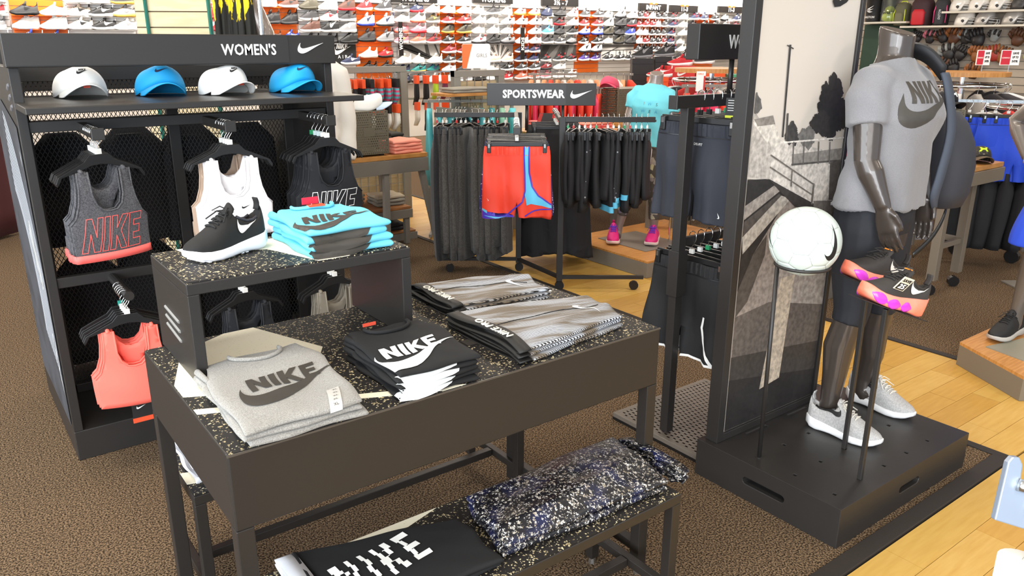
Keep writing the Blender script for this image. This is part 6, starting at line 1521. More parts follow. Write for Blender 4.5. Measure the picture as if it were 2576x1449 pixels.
# ------------------------------------------------------------------ grid gondola with socks, GIRLS gondola
GRD = mat('grid_grey', '#8a857b', .45); TAN = mat('tan_slatboard', '#c9b48c', .6, col2='#bda67d', vscale=8, stretch=(1, 1, 8))
def grid_gondola(label, x0, x1, y, ztop, depth=.5):
    t = wthing('grid_gondola', label, 'display rack', ((x0 + x1) / 2, y + depth / 2, 0))
    for x in (x0, x1 - .06): bb(x, y - .01, .0, x + .06, y + .05, ztop, 'upright', GRD, t)
    bb(x0, y - .012, ztop - .05, x1, y + .05, ztop, 'top_rail', GRD, t); bb(x0, y, .0, x1, y + depth, .12, 'base', GRD, t)
    n = int((ztop - .2) / .085)
    for k in range(n): bb(x0 + .06, y + .026, .15 + k * .085, x1 - .06, y + .04, .15 + k * .085 + .078, 'slat', TAN, t, 0)
    mb = MB()
    for k in range(int((x1 - x0 - .12) / .075) + 1): mb.tube([(x0 + .06 + k * .075, y + .012, .15), (x0 + .06 + k * .075, y + .012, ztop - .05)], .0035, 4)
    for k in range(n): mb.tube([(x0 + .06, y + .008, .15 + k * .085), (x1 - .06, y + .008, .15 + k * .085)], .0035, 4)
    mb.build('wire_grid', GRD, t)['kind'] = 'stuff'
    return t
grid_gondola('grey grid display with hanging socks and a tall pierced upright', 2.86, 3.56, 6.35, 1.352)
SOCKC = {'black': mat('sock_black', '#1b1a1a', .8), 'white': mat('sock_white', '#e4dcd0', .8), 'pink': striped('sock_dip', '#c2456c', '#57a9b0', 9, 'Z', 1.0, .8), 'orange': mat('sock_card', '#f0541f', .6), 'lilac': mat('sock_lilac', '#b99ad0', .8), 'lime': mat('sock_lime', '#b5d330', .7), 'maroon': mat('sock_maroon', '#6a2740', .8)}
SK = {}
def socks(word, x, y, z, rz, label, h=.17, group='socks on the grid display', card='orange'):
    key = (word, h, card)
    if key in SK: return copy_thing(SK[key], label, (x, y, z), rz, group)
    t = thing('sock_pack', label, 'socks', (x, y, z), rz, group); SK[key] = t
    rings = []
    for q in range(7):
        f_ = q / 6; w = .026 + .012 * math.sin(f_ * 3); dx = .045 * ss(.65, 1, f_)
        rings.append(ell((dx, 0, -.05 - f_ * h), w, .014 + .005 * sin(f_ * 3), 10, p=2.6))
    MB().loft(rings).build('sock', SOCKC[word], t, smooth=True)
    bb(-.034, -.016, -.075, .034, .016, .0, 'card', SOCKC[card], t, .002)
    MB().tube([(0, 0, 0), (0, 0, .018), (.0, .012, .022)], .002, 5).build('hook', CHROME, t)
    return t
rk = random.Random(9)
lay = [(0, 'orange', ['lilac', 'black', 'black', 'pink', 'pink', 'pink', 'pink'], 1.255), (1, 'orange', ['black', 'black', 'black', 'white', 'black', 'white', 'white'], 1.04)]
for row, card, ws, z in lay:
    for k, w in enumerate(ws):
        for d in range(2):
            socks(w, 2.90 + k * .078, 6.30 - d * .10 - rk.random() * .02, z, pi / 2 + rk.uniform(-.3, .3), '%s socks, %s hook from the gondola side, %s row, %s' % ('dip-dyed' if w == 'pink' else w, POS[k] if k < 5 else ['sixth', 'seventh'][k - 5], 'upper' if row == 0 else 'lower', 'front' if d else 'behind'), .17 if w != 'black' else .19, card='orange' if (k + row) % 3 else 'black')
for k in range(5):
    for z, row in ((1.26, 'upper'), (1.02, 'lower')):
        w = ['black', 'black', 'lime', 'maroon', 'black'][k] if row == 'upper' else ['white', 'black', 'white', 'white', 'black'][k]
        socks(w, 3.78 + k * .085, 6.55 - k * .03, z, pi / 2 + rk.uniform(-.3, .3), '%s socks beyond the pierced upright, %s row, %s along' % (w, row, POS[k]), .22 if w == 'black' else .17, 'socks beyond the upright')
t = wthing('sock_rail', 'chrome rail carrying the socks beyond the pierced upright', 'rail', (3.95, 6.6, 0))
for z in (1.29, 1.05):
    MB().tube([(3.70, 6.60, z), (4.25, 6.45, z)], .008, 6).build('rail_bar', CHROME, t)
for x, y in ((3.70, 6.60), (4.25, 6.45)): MB().tube([(x, y, 0), (x, y, 1.3)], .014, 8).build('post', GRD, t)
gg = grid_gondola('grey-framed tan grid display under the GIRLS sign', 3.52, 4.02, 5.50, 1.335, .42)
bb(3.30, 5.25, 1.150, 3.80, 5.50, 1.172, 'wood_shelf', WOODTOP, gg)
for k, x in enumerate((3.34, 3.52)):
    bb(x, 5.12, 1.02, x + .03, 5.50, 1.06, 'bracket_arm', GRD, gg)
pile('folded_shirt', '# putty folded shirt on the GIRLS display shelf', 'shirt', 3.55, 5.37, 1.173, .36, .2, 2, .02, GRY, 'putty shirts on the GIRLS shelf')
for k in range(7):
    x = 3.38 + k * .035
    hanger('black hanger on the bracket arm under the GIRLS shelf, %s along' % NTH[k], (x if k < 4 else x + .04, 5.25 + .01 * k, 1.075), .5, 'top', '#e9e6e0', 'hangers under the GIRLS shelf')
t = thing('shop_sign', 'white and orange GIRLS sign standing on the grey display', 'sign', (3.95, 5.80, 1.337), RZ_)
w = .265
PW = mat('sign_white', '#fdf6ee', .4)
flat_on('sheet', [[(-.118, .0), (.115, 0), (.117, .19), (.105, .205), (-.115, .205), (-.128, .19)]], FRONT(0, 0, 0), PW, t, ext=.006)
flat_on('orange_field', [[(-.124, .002), (-.088, .002), (-.036, .202), (-.114, .202), (-.127, .19)]], FRONT(0, -.0066, 0), TAB, t)
text('lettering', 'GIRLS', .042, mat('sign_grey', '#8a8684', .6), t, FRONT(.042, -.0072, .108), width=.09)
bb(-.03, -.01, -.012, .03, .01, .004, 'clip', GRD, t, 0)

# ------------------------------------------------------------------ clothes hung on rails and round racks further back
HG = {}
def hung_top(label, loc, rz, m, group, h=.58, w=.21, seed=0, name='hung_shirt', cat='clothing'):
    key = (m.name, h, w, seed % 3)
    if key in HG: return copy_thing(HG[key], label, loc, rz, group)
    t = thing(name, label, cat, loc, rz, group); HG[key] = t
    rings = []; n = 16
    for q, (f_, a) in enumerate(((0, .16), (.03, .42), (.08, .85), (.13, 1.0), (.30, .92), (.55, .95), (.8, 1.0), (1.0, 1.03))):
        rings.append([Vector((w * a * math.copysign(abs(cos(u)) ** .8, cos(u)), (.020 + .014 * f_) * sin(u) * (1 + .35 * sin(u * 3 + seed + f_ * 3)), -.075 - f_ * h)) for u in [2 * pi * k / n for k in range(n)]])
    MB().loft(rings).build('body', m, t, smooth=True)
    MB().tube([Vector((0, 0, -.09))] + hook_pts()[1:], .0022, 5).build('hanger_hook', CHROME, t)
    return t
PKC = mat('pink_cotton', '#e8466e', .75); CRC = mat('coral_red_cotton', '#f0503a', .75); BRP = mat('bright_pink_cotton', '#f0607e', .75); AQC = mat('aqua_cotton', '#66c7cf', .75); MNT = mat('mint_cotton', '#8fc3a8', .75); PEA = mat('peach_cotton', '#f2a878', .75); WHC = mat('white_cotton', '#e6e2de', .75); TEA = mat('teal_print_cotton', '#2b7f8c', .7)
def straight_rail(label, a, b, z, n, mats, word, h, nm):
    a, b = Vector((*a, 0)), Vector((*b, 0)); d = (b - a); an = math.atan2(d.y, d.x)
    t = wthing('clothes_rail', label, 'clothes rack', tuple(a))
    MB().tube([a + Vector((0, 0, z)), b + Vector((0, 0, z))], .016, 4).build('bar', GRD, t)
    for p in (a.lerp(b, .06), a.lerp(b, .94)): MB().tube([p, p + Vector((0, 0, z))], .016, 4).build('post', GRD, t); MB().tube([p + Vector((.12, .16, .03)), p - Vector((.12, .16, -.03))], .016, 4).build('foot', GRD, t)
    for i in range(n):
        p = a.lerp(b, (i + .5) / n); m = mats[i % len(mats)]
        hung_top('%s garment, %s along %s' % (m.name.split('_cotton')[0].replace('_', ' '), NTH[i] if i else 'first', nm), (p.x, p.y, z + .018), an + pi / 2 + R.uniform(-.25, .25), m, 'garments on ' + nm, h, .2, i)
straight_rail('grey rail of aqua tops behind the jogger arm', (3.30, 5.62), (3.95, 5.22), 1.10, 9, [AQC, AQC, AQC, MNT], 'aqua', .6, 'the rail behind the joggers')
straight_rail('grey rail of coral and pink tops behind the SPORTSWEAR sign', (4.75, 6.15), (5.35, 5.70), 1.14, 12, [CRC, PKC, CRC], 'coral', .6, 'the rail past the SPORTSWEAR sign')
straight_rail('grey rail of peach tops under the KIDS banner', (5.25, 6.75), (6.15, 6.10), 1.235, 16, [PEA, WHC, PEA, CRC], 'peach', .5, 'the rail under the KIDS banner')
straight_rail('grey rail with pink tops beside the aqua-shirt mannequin', (5.02, 4.42), (5.57, 4.04), 1.22, 8, [CRC, BRP, PKC], 'pink', .62, 'the rail beside the aqua mannequin')
straight_rail('grey rail with salmon tops behind the navy-black shorts', (4.05, 3.02), (4.65, 2.62), 1.20, 9, [BRP, MNT, BRP, PKC], 'salmon', .62, 'the rail behind the running shorts')
# heaps of pink on the perforated box and round rack
pb2 = perf_box('taupe perforated box with a pink cap on top behind the SPORTSWEAR sign', 5.28, 5.42, .87, .38, .34, .272, -.25, 22, 16)
cap('baseball_hat', 'pink cap lying on the taupe box behind the SPORTSWEAR sign', (5.30, 5.56, 1.146), -1.0, BRP, BRP, WHITE, 'none')
st = wthing('box_table', 'wood-topped grey table carrying the taupe box and pink cap', 'table', (5.45, 5.4, 0))
bb(5.10, 5.10, .82, 5.95, 5.90, .85, 'wood_top', WOODTOP, st); bb(5.12, 5.12, .72, 5.93, 5.88, .82, 'apron', GM, st)
for (a, b) in ((5.14, 5.14), (5.86, 5.14), (5.14, 5.82), (5.86, 5.82)): bb(a, b, 0, a + .05, b + .05, .72, 'leg', GM, st)
ct = wthing('coral_table', 'wood-topped table of coral clothes behind the SPORTSWEAR posts', 'table', (4.35, 5.1, 0))
bb(3.98, 4.82, .83, 4.80, 5.40, .855, 'wood_top', WOODTOP, ct); bb(3.99, 4.83, .70, 4.79, 5.39, .83, 'apron', GM, ct)
for (a, b) in ((4.0, 4.84), (4.73, 4.84), (4.0, 5.33), (4.73, 5.33)): bb(a, b, 0, a + .05, b + .05, .70, 'leg', GM, ct)
COR = mat('coral_pink_cotton', '#f47c74', .8)
pile('folded_shirt', '# coral-pink folded shirt behind the sign posts', 'shirt', 4.18, 5.05, .856, .30, .25, 4, .022, COR, 'coral-pink shirts on the table')
pile('folded_shirt', '# salmon folded shirt at the coral table end', 'shirt', 4.55, 5.0, .856, .30, .25, 3, .022, [CO, COR], 'salmon shirts on the table')
pile('folded_shirt', '# teal printed folded shirt past the side arm', 'shirt', 4.62, 5.28, .856, .25, .2, 2, .02, TEA, 'teal shirts on the table')
t = thing('price_card', 'dark price card with red corner standing on the coral table', 'card', (4.02, 4.95, .856), RZ_ - .2)
flat_on('card', [[(-.09, 0), (.07, 0), (.10, .16), (-.04, .16)]], FRONT(0, 0, 0), mat('card_dark', '#3a3230', .5), t, ext=.004)
flat_on('red_corner', [[(-.088, .002), (-.06, .002), (-.01, .158), (-.038, .158)], [(.06, .12), (.09, .12), (.097, .155), (.065, .155)]], FRONT(0, -.0045, 0), mat('card_red', '#c9322c', .5), t)
for k in range(3): flat_on('print_line', [[(-.02, .03 + k * .02), (.05, .03 + k * .02), (.053, .04 + k * .02), (-.017, .04 + k * .02)]], FRONT(0, -.0045, 0), WHITE, t)

# shoe boxes stacked near the wall
def shoebox(label, x, y, z, w, h, d, m, rz, lidm=None, mark=None, grp='shoe boxes by the shoe wall'):
    t = thing('shoe_box', label, 'box', (x, y, z), rz, grp)
    bb(-w / 2, -d / 2, 0, w / 2, d / 2, h * .72, 'box_body', m, t); bb(-w / 2 - .004, -d / 2 - .004, h * .66, w / 2 + .004, d / 2 + .004, h, 'lid', lidm or m, t)
    if mark:
        flat_on('logo', [[(x_ * w * .45 - w * .15, y_ * w * .45 + h * .25) for x_, y_ in SWOOSH]], FRONT(0, -d / 2 - .0055, 0), mark, t)
    return t
OB = mat('orange_box', '#f4581c', .5); RB = mat('red_box', '#d8322e', .5); KB = mat('black_box', '#211f1f', .5); GB = mat('green_box', '#4fa274', .5)
bt = wthing('box_stand', 'low stand of stacked shoe boxes in front of the orange bay', 'stand', (7.5, 6.9, 0))
bb(7.0, 6.6, 0, 8.5, 7.3, .90, 'plinth_body', GM, bt)
def bxp(label, r_, f_, z, w, h, m, mark=None): 
    p = rf(r_, f_); shoebox(label, p[0], p[1], z, w, h, .2, m, RZ_, None, mark)
zb = .90
bxp('red shoe box with white mark under the red shoe', 2.06, 10.0, 1.13, .34, .155, RB, WHITE); bxp('red shoe box under the marked red box', 2.06, 10.0, .975, .34, .15, RB)
bxp('orange shoe box topmost in the stack beside the red boxes', 2.42, 10.0, 1.10, .36, .17, OB); bxp('orange shoe box below the topmost one', 2.42, 10.0, .93, .36, .17, OB)
bxp('orange shoe box in front of the red stack', 1.74, 9.7, 1.02, .22, .14, OB); bxp('orange shoe box lowest in front of the red stack', 1.74, 9.7, .90, .26, .12, OB)
bxp('black shoe box topmost under the armoured shoes', 1.62, 10.2, 1.17, .26, .20, KB); bxp('black shoe box under the topmost black box', 1.62, 10.2, .97, .26, .20, KB); bxp('second black shoe box topmost beside the first', 1.88, 10.25, 1.19, .20, .20, KB)
bxp('green shoe box behind the round rack', 2.78, 9.9, 1.09, .30, .10, GB); bxp('green shoe box at the foot of the black boxes', 1.44, 9.8, .93, .14, .10, GB)
def loose_shoe(label, r_, f_, z, u, s_, g, hi=False, L=.30, rz=0):
    o = link('trainer', wall_shoe(NC[u], NC[s_], NC[g], hi, L)); p = rf(r_, f_); o.location = (*p, z); o.rotation_euler[2] = RZ_ + rz; tag(o, label, 'shoe', 'shoes on the shoe boxes')
loose_shoe('red trainer with white sole on the marked red box', 1.90, 9.98, 1.287, 'red', 'white', 'red'); loose_shoe('red trainer on the front orange box', 1.60, 9.66, 1.162, 'red', 'white', 'white')
loose_shoe('black armoured trainer on the topmost black box', 1.48, 10.15, 1.372, 'black', 'grey', 'grey', True, .26); loose_shoe('black armoured trainer on the second black box', 1.76, 10.2, 1.392, 'black', 'grey', 'grey', True, .26)
loose_shoe('white-and-black trainer beside the armoured pair', 2.02, 10.3, 1.33, 'charcoal', 'white', 'white', True); loose_shoe('black trainer at the hanging sign edge', 2.25, 10.3, 1.30, 'charcoal', 'white', 'white', True)

# round racks
def round_rack(label, cx, cy, z, r, n, mats, nm, wood=None, h=.6, a0=0, a1=2 * pi, dz=0):
    t = wthing('round_rack', label, 'clothes rack', (cx, cy, 0))
    ring = [(cx + r * cos(a), cy + r * sin(a), z) for a in [2 * pi * k / 32 for k in range(32)]]
    MB().tube(ring, .014, 6, closed=True).build('ring', CHROME, t, smooth=True)
    MB().tube([(cx, cy, .05), (cx, cy, z)], .022, 10).build('post', CHROME, t)
    for k in range(4):
        a = k * pi / 2 + .4; MB().tube([(cx, cy, z - .02), (cx + r * cos(a), cy + r * sin(a), z)], .01, 6).build('spoke', CHROME, t); MB().tube([(cx, cy, .06), (cx + r * .8 * cos(a), cy + r * .8 * sin(a), .03)], .014, 6).build('foot', CHROME, t)
    if wood: MB().tube([(cx, cy, wood), (cx, cy, wood + .035)], r * 1.0, 40).build('wood_top', WOODTOP, t); MB().tube([(cx, cy, z), (cx, cy, wood)], .022, 10).build('neck', CHROME, t)
    for i in range(n):
        a = a0 + (a1 - a0) * i / n; m = mats[i % len(mats)]
        hung_top('%s garment, place %s round %s' % (m.name.split('_cotton')[0].replace('_', ' '), NTH[i] if i < 16 else 'past sixteen', nm), (cx + r * cos(a), cy + r * sin(a), z + .016), a + R.uniform(-.12, .12), m, 'garments round ' + nm, h, .2, i)
DKC = mat('dark_cotton', '#3b3638', .8); RDC = mat('red_cotton', '#d23a36', .75); GYC = mat('grey_cotton2_cotton', '#a9a29b', .8); BLC = mat('blue_cotton', '#2647c9', .65)
round_rack('round chrome rack with blond wood top behind the hanging sign', 5.62, 4.62, 1.245, .32, 14, [GYC, WHC, DKC, RDC], 'the rack behind the hanging sign', 1.31, .55)
t = thing('shop_sign', 'small white GIRLS sign with red edge on the rail', 'sign', (5.10, 4.30, 1.18), RZ_)
bb(-.036, -.004, 0, .036, .004, .155, 'sheet', PW, t, 0); bb(.022, -.005, 0, .036, -.004, .12, 'red_edge', mat('card_red', '#c9322c'), t, 0); text('lettering', 'GIRLS', .018, TAB, t, FRONT(-.004, -.0055, .135)); MB().tube([(0, 0, 0), (0, 0, -1.18)], .008, 6).build('stem', CHROME, t)
round_rack('round chrome rack with blond wood top under the SAVE UP TO signs', 7.35, 3.30, 1.21, .36, 16, [DKC, WHC, GYC, DKC], 'the rack under the sale signs', 1.285, .55)
round_rack('round chrome rack of white and red tops by the blue shorts', 6.75, 2.45, 1.10, .34, 14, [WHC, WHC, RDC, GYC], 'the rack by the blue shorts', None, .55)
for (r_, f_, lab, rz, xx) in ((4.04, 7.0, 'red and white SAVE UP TO 50% sign, first on the wood top', .1, -1), (4.27, 7.0, 'red and white SAVE UP TO 50% sign, second on the wood top', .0, 1)):
    p = rf(r_, f_); t = thing('sale_sign', lab, 'sign', (p[0], p[1], 1.32), RZ_ + rz, 'sale signs on the round rack')
    z0 = .055
    w = .062 if xx < 0 else .082
    bb(-w, -.004, z0, w, .004, z0 + .125, 'sheet', PW, t, 0); bb(-w + .004, -.0055, z0 + .005, 0, -.004, z0 + .12, 'red_field', mat('sale_red', '#c12636', .5), t, 0)
    for k, s_ in enumerate(('SAVE', 'UP TO', '50%')): text('lettering', s_, .026, BLACK, t, FRONT(w * .5, -.006, z0 + .098 - k * .033), bold=.0006, width=w * .62)
    text('small_lettering', 'CLEARANCE', .016, PW, t, FRONT(-w * .5, -.0065, z0 + .06), width=w * .8)
    MB().tube([(0, 0, 0), (0, 0, z0)], .004, 6).build('stem', CHROME, t)

# ------------------------------------------------------------------ baseball wall
SLB = mat('beige_slat', '#b7a794', .6)
wr = D.objects['wall_right']; me = None
for q in range(14):
    if me is None: o = MB().box(10.025, 1.5, 0, 10.06, 6.0, .078).build('slat', SLB, wr); me = o.data
    else: o = link('slat', me, wr)
    o.location = (0, 0, 1.02 + q * .087)
bb(9.96, 5.14, .3, 10.03, 5.78, 1.78, 'green_panel', mat('dark_green_panel', '#24402f', .6), wr)
SHELFM = mat('shelf_cream', '#d9cfbd', .5)
for (y0, y1, z) in ((2.6, 5.17, 1.752), (2.6, 4.70, 1.905), (5.10, 5.75, 1.806)):
    o = bb(9.68, y0, z - .022, 10.03, y1, z, 'wall_shelf', SHELFM); tag(o, {1.752: 'long cream shelf of helmets over the gloves', 1.905: 'upper cream shelf of helmets', 1.806: 'short cream shelf of ball buckets'}[z], 'shelf')
HW_ = mat('helmet_white', '#e9e1d6', .25, coat=.5); HG_ = mat('helmet_silver', '#b9b3ac', .3, .3); HK_ = mat('helmet_dark', '#3b3836', .4); CG = mat('helmet_cage', '#d8d4ce', .3)
HL = {}
def helmet(label, y, z, m):
    if m.name in HL: return copy_thing(HL[m.name], label, (9.84, y, z))
    t = thing('batting_helmet', label, 'helmet', (9.84, y, z), pi / 2 * 0, 'helmets on the baseball wall'); HL[m.name] = t
    def dm(u, v):                         # front of the helmet looks along -y
        ph = u * 2 * pi; th = v * pi / 2
        fr = max(0, -sin(ph)); cut_ = .055 * ss(.55, .95, fr)
        low = .0 + .075 * ss(.35, .8, fr)
        zz = low * (1 - v) + .155 * sin(th) ** .9 * (1 - low / .155 * .0)
        c = cos(th) ** .75
        return Vector((.085 * cos(ph) * c, .105 * sin(ph) * c, max(zz, low * (1 - v))))
    MB().grid(dm, 28, 9, wrap=True).build('shell', m, t, smooth=True, solid=.006)
    MB().grid(lambda u, v: Vector(((u - .5) * .15, -.088 - .055 * v * (1 - (2 * u - 1) ** 2) , .082 - .004 * v - .012 * (2 * u - 1) ** 2)), 10, 4).build('peak', m, t, smooth=True, solid=.006)
    for s_ in (-1, 1):
        MB().tube([(s_ * .086, -.015, .045), (s_ * .080, -.015, .045)], .018, 12).build('ear_hole', HK_, t)
        for q, zz in ((0, .055), (1, .025)):
            MB().tube([(s_ * .08, -.075, zz + .005), (s_ * .065, -.125, zz), (0, -.148, zz - .004)], .0035, 5).build('cage_bar', CG, t)
    for x in (-.03, .03): MB().tube([(x, -.143, .055), (x, -.145, .020), (x * .9, -.12, .0)], .0035, 5).build('cage_bar', CG, t)
    return t
for i, (y, z, m, lab) in enumerate(((4.58, 1.906, HW_, 'first white helmet along the upper shelf'), (4.375, 1.906, HW_, 'second white helmet along the upper shelf'), (4.16, 1.906, HW_, 'third white helmet along the upper shelf'), (3.93, 1.906, HK_, 'dark helmet with pale cage on the upper shelf'),
                                  (4.50, 1.753, HW_, 'first silver-white helmet on the lower helmet shelf'), (4.28, 1.753, HG_, 'silver helmet in the middle of the lower shelf'), (3.99, 1.753, HG_, 'silver helmet set apart on the lower shelf'), (3.70, 1.753, HW_, 'white helmet at the far end of the lower shelf'))):
    helmet(lab, y, z, m)
# buckets and bags
t = thing('ball_bucket', 'black bucket with pale winged mark and lettering', 'bucket', (9.82, 5.60, 1.807))
MB().loft([ell((0, 0, z), r, r, 24) for z, r in ((0, .085), (.02, .09), (.26, .098), (.265, .102), (.29, .102), (.295, .09))]).build('body', KB, t, smooth=True)
WM = MX((-.10, 0, .12), (0, -1, 0), (0, 0, 1))
flat_on('logo', [[(-.04, .03), (.05, .075), (-.01, .03)], [(-.045, .02), (.045, .035), (-.005, .012)], [(-.04, .01), (.04, .0), (0, -.01), (-.02, -.005)]], WM, WHITE, t)
text('lettering', 'EASTON', .036, WHITE, t, MX((-.1, 0, .055), (0, -1, 0), (0, 0, 1)), bold=.0006, shear=.25, width=.14)
t = thing('ball_bucket', 'clear bucket full of yellow balls with dark script', 'bucket', (9.82, 5.40, 1.807))
MB().loft([ell((0, 0, z), r, r, 24) for z, r in ((0, .088), (.02, .092), (.27, .10))], cap=False).build('clear_wall', CLEAR, t, smooth=True, solid=.003)
MB().loft([ell((0, 0, z), r, r, 24) for z, r in ((.262, .104), (.285, .104), (.29, .09))]).build('lid', mat('lid_clear_white', '#d9dcd0', .4), t, smooth=True)
text('lettering', 'worth', .05, BLACK, t, MX((-.104, 0, .105), (0, -1, 0), (0, 0, 1)), shear=.3, width=.13)
YB = mat('yellow_ball', '#dbe63a', .6)
def yball(label, p, r=.046, parent=None, grp=None):
    b = bmesh.new(); bmesh.ops.create_icosphere(b, subdivisions=2, radius=r); o = bmo(b, 'softball', YB, parent, True); o.location = p
    if not parent: tag(o, label, 'ball', grp)
    return o
k = 0
for z in (.05, .13, .21):
    for q in range(3):
        a = q * 2.09 + z * 9; yball('yellow softball in the clear bucket', (9.82 + .042 * cos(a), 5.40 + .042 * sin(a), 1.807 + z), .043, None, 'yellow balls in the clear bucket')
for q in range(6): yball('yellow softball in the hanging net past the gloves', (9.86, 3.78 - .085 * (q % 2), 1.42 + .09 * (q // 2)), .044, None, 'yellow balls hanging past the gloves')
t = thing('hang_card', 'red card with lettering over the hanging yellow balls', 'card', (9.9, 3.77, 1.64)); bb(-.004, -.1, 0, .004, .1, .075, 'sheet', RB, t, 0); text('lettering', 'softball', .04, WHITE, t, MX((-.005, 0, .038), (0, -1, 0), (0, 0, 1)), width=.15)
def rucksack(label, y, z, w, h, m, pm, trim=None, rz=0):
    t = thing('equipment_bag', label, 'bag', (9.84, y, z), rz)
    MB().loft([ell((0, 0, f_ * h), a * .10, a * w, 20, p=3) for f_, a in ((0, .75), (.04, .95), (.4, 1), (.8, .95), (.95, .75), (1, .4))]).build('body', m, t, smooth=True)
    MB().loft([ell((-.09, 0, .03 * h + f_ * h * .55), a * .03, a * w * .62, 16, p=3) for f_, a in ((0, .8), (.08, 1), (.8, 1), (1, .7))]).build('pocket', pm, t, smooth=True)
    MB().tube([(0, -.04, h * .96), (0, -.03, h * 1.06), (0, .03, h * 1.06), (0, .04, h * .96)], .007, 6).build('handle', trim or m, t, smooth=True)
    if trim:
        for s_ in (-1, 1): MB().tube([(-.085, s_ * w * .78, .03), (-.09, s_ * w * .82, h * .5), (-.06, s_ * w * .55, h * .92)], .006, 6).build('piping', trim, t, smooth=True)
    return t
rucksack('olive equipment bag with yellow handle and white tick', 5.235, 1.753, .085, .27, mat('bag_olive', '#5d5a42', .7), mat('bag_olive2', '#6e6a50', .7), mat('bag_yellow', '#cfdc2c', .5))
rucksack('dark maroon equipment bag with bright red front pocket', 5.0, 1.753, .125, .32, mat('bag_maroon', '#3a1f22', .7), mat('bag_red', '#c5222c', .6))
b_ = rucksack('black equipment bag with pink piping and pale lettering', 4.77, 1.753, .08, .31, mat('bag_black', '#29282a', .7), mat('bag_black2', '#333134', .7), mat('bag_pink', '#e2467e', .5), .25)
text('lettering', 'EASTON', .035, WHITE, b_, MX((-.123, 0, .12), (0, 0, 1), (0, 1, 0)), shear=.2, width=.11)
# gloves
GC = {'black': mat('glove_black', '#292524', .5, bump=.3, bscale=80), 'brown': mat('glove_brown', '#5a3620', .5, bump=.3, bscale=80), 'tan': mat('glove_tan', '#8f5426', .5, bump=.3, bscale=80), 'red': mat('glove_red', '#a33224', .5), 'grey': mat('glove_grey', '#8f8f8a', .5), 'pink': mat('glove_pink', '#d0707c', .5)}
GL = {}
def glove(label, y, z, a, c1, c2, s_=1.0):
    k = (c1, c2)
    if k in GL:
        t = copy_thing(GL[k], label, (9.93, y, z)); t.rotation_euler = (a, 0, 0); t.scale = (s_ * .8,) * 3; return t
    t = thing('baseball_glove', label, 'glove', (9.93, y, z), 0, 'gloves on the baseball wall'); t.rotation_euler = (a, 0, 0); t.scale = (s_ * .8,) * 3; GL[k] = t
    mb = MB(); mb.loft([ell((-.01, 0, f_), b, w, 16) for f_, b, w in ((-.10, .025, .045), (-.07, .045, .065), (-.02, .05, .085), (.02, .045, .088), (.04, .03, .08))]); mb.build('palm', GC[c1], t, smooth=True)
    for k in range(4):
        y0 = -.06 + k * .036; MB().tube([(-.02, y0, .01), (-.045, y0 * 1.15, .06), (-.035, y0 * 1.2, .105), (-.015, y0 * 1.2, .125)], [.020, .021, .018, .012], 8).build('finger', GC[c1 if k % 2 else c2], t, smooth=True)
    MB().tube([(-.02, .07, -.02), (-.05, .115, .02), (-.045, .12, .06)], [.022, .022, .014], 8).build('thumb', GC[c2], t, smooth=True)
    MB().grid(lambda u, v: Vector((-.045 - .01 * sin(v * 3), .075 + .04 * u, .03 + .07 * v)), 5, 5).build('web', GC[c2], t, solid=.006)
    return t
for (y, z, a, c1, c2, s_, lab) in ((5.06, 1.62, .3, 'black', 'black', .8, 'small black glove half hidden by the mannequin neck'), (4.90, 1.62, .2, 'black', 'pink', .85, 'black and pink glove in the upper glove row'), (4.76, 1.63, -.4, 'black', 'brown', .9, 'dark open glove beside the pink one'),
    (4.62, 1.63, .3, 'brown', 'tan', 1.05, 'brown glove with orange palm in the upper row'), (4.49, 1.62, .1, 'black', 'grey', .9, 'black glove with grey laces in the upper row'), (4.36, 1.61, -.3, 'black', 'black', 1.15, 'large black glove hanging low in the upper row'), (4.18, 1.63, .2, 'grey', 'black', .75, 'small grey glove alone in the upper row'),
    (3.93, 1.61, .3, 'brown', 'brown', 1.05, 'brown glove at the far end of the upper row'), (4.98, 1.46, .2, 'brown', 'black', .8, 'small brown glove in the second row by the neck'), (4.66, 1.45, -.2, 'black', 'grey', 1.1, 'black shiny glove topmost of the middle cluster'), (4.52, 1.44, .4, 'black', 'black', 1.0, 'black glove behind the first sale sign'),
    (4.33, 1.43, .2, 'tan', 'tan', 1.05, 'tan glove beside the first sale sign'), (4.15, 1.44, -.2, 'red', 'tan', 1.0, 'red glove above the second sale sign'), (4.05, 1.42, .3, 'tan', 'brown', 1.0, 'red-brown glove beside the red one'), (4.72, 1.30, .3, 'black', 'brown', 1.1, 'black glove low in the middle cluster'),
    (4.58, 1.29, -.3, 'black', 'black', 1.0, 'black glove lowest in the middle cluster'), (4.80, 1.25, .5, 'tan', 'tan', .9, 'tan glove lowest near the mannequin shoulder'), (4.34, 1.24, .1, 'brown', 'tan', 1.0, 'brown glove low between the sale signs')): glove(lab, y, z, a, c1, c2, s_)

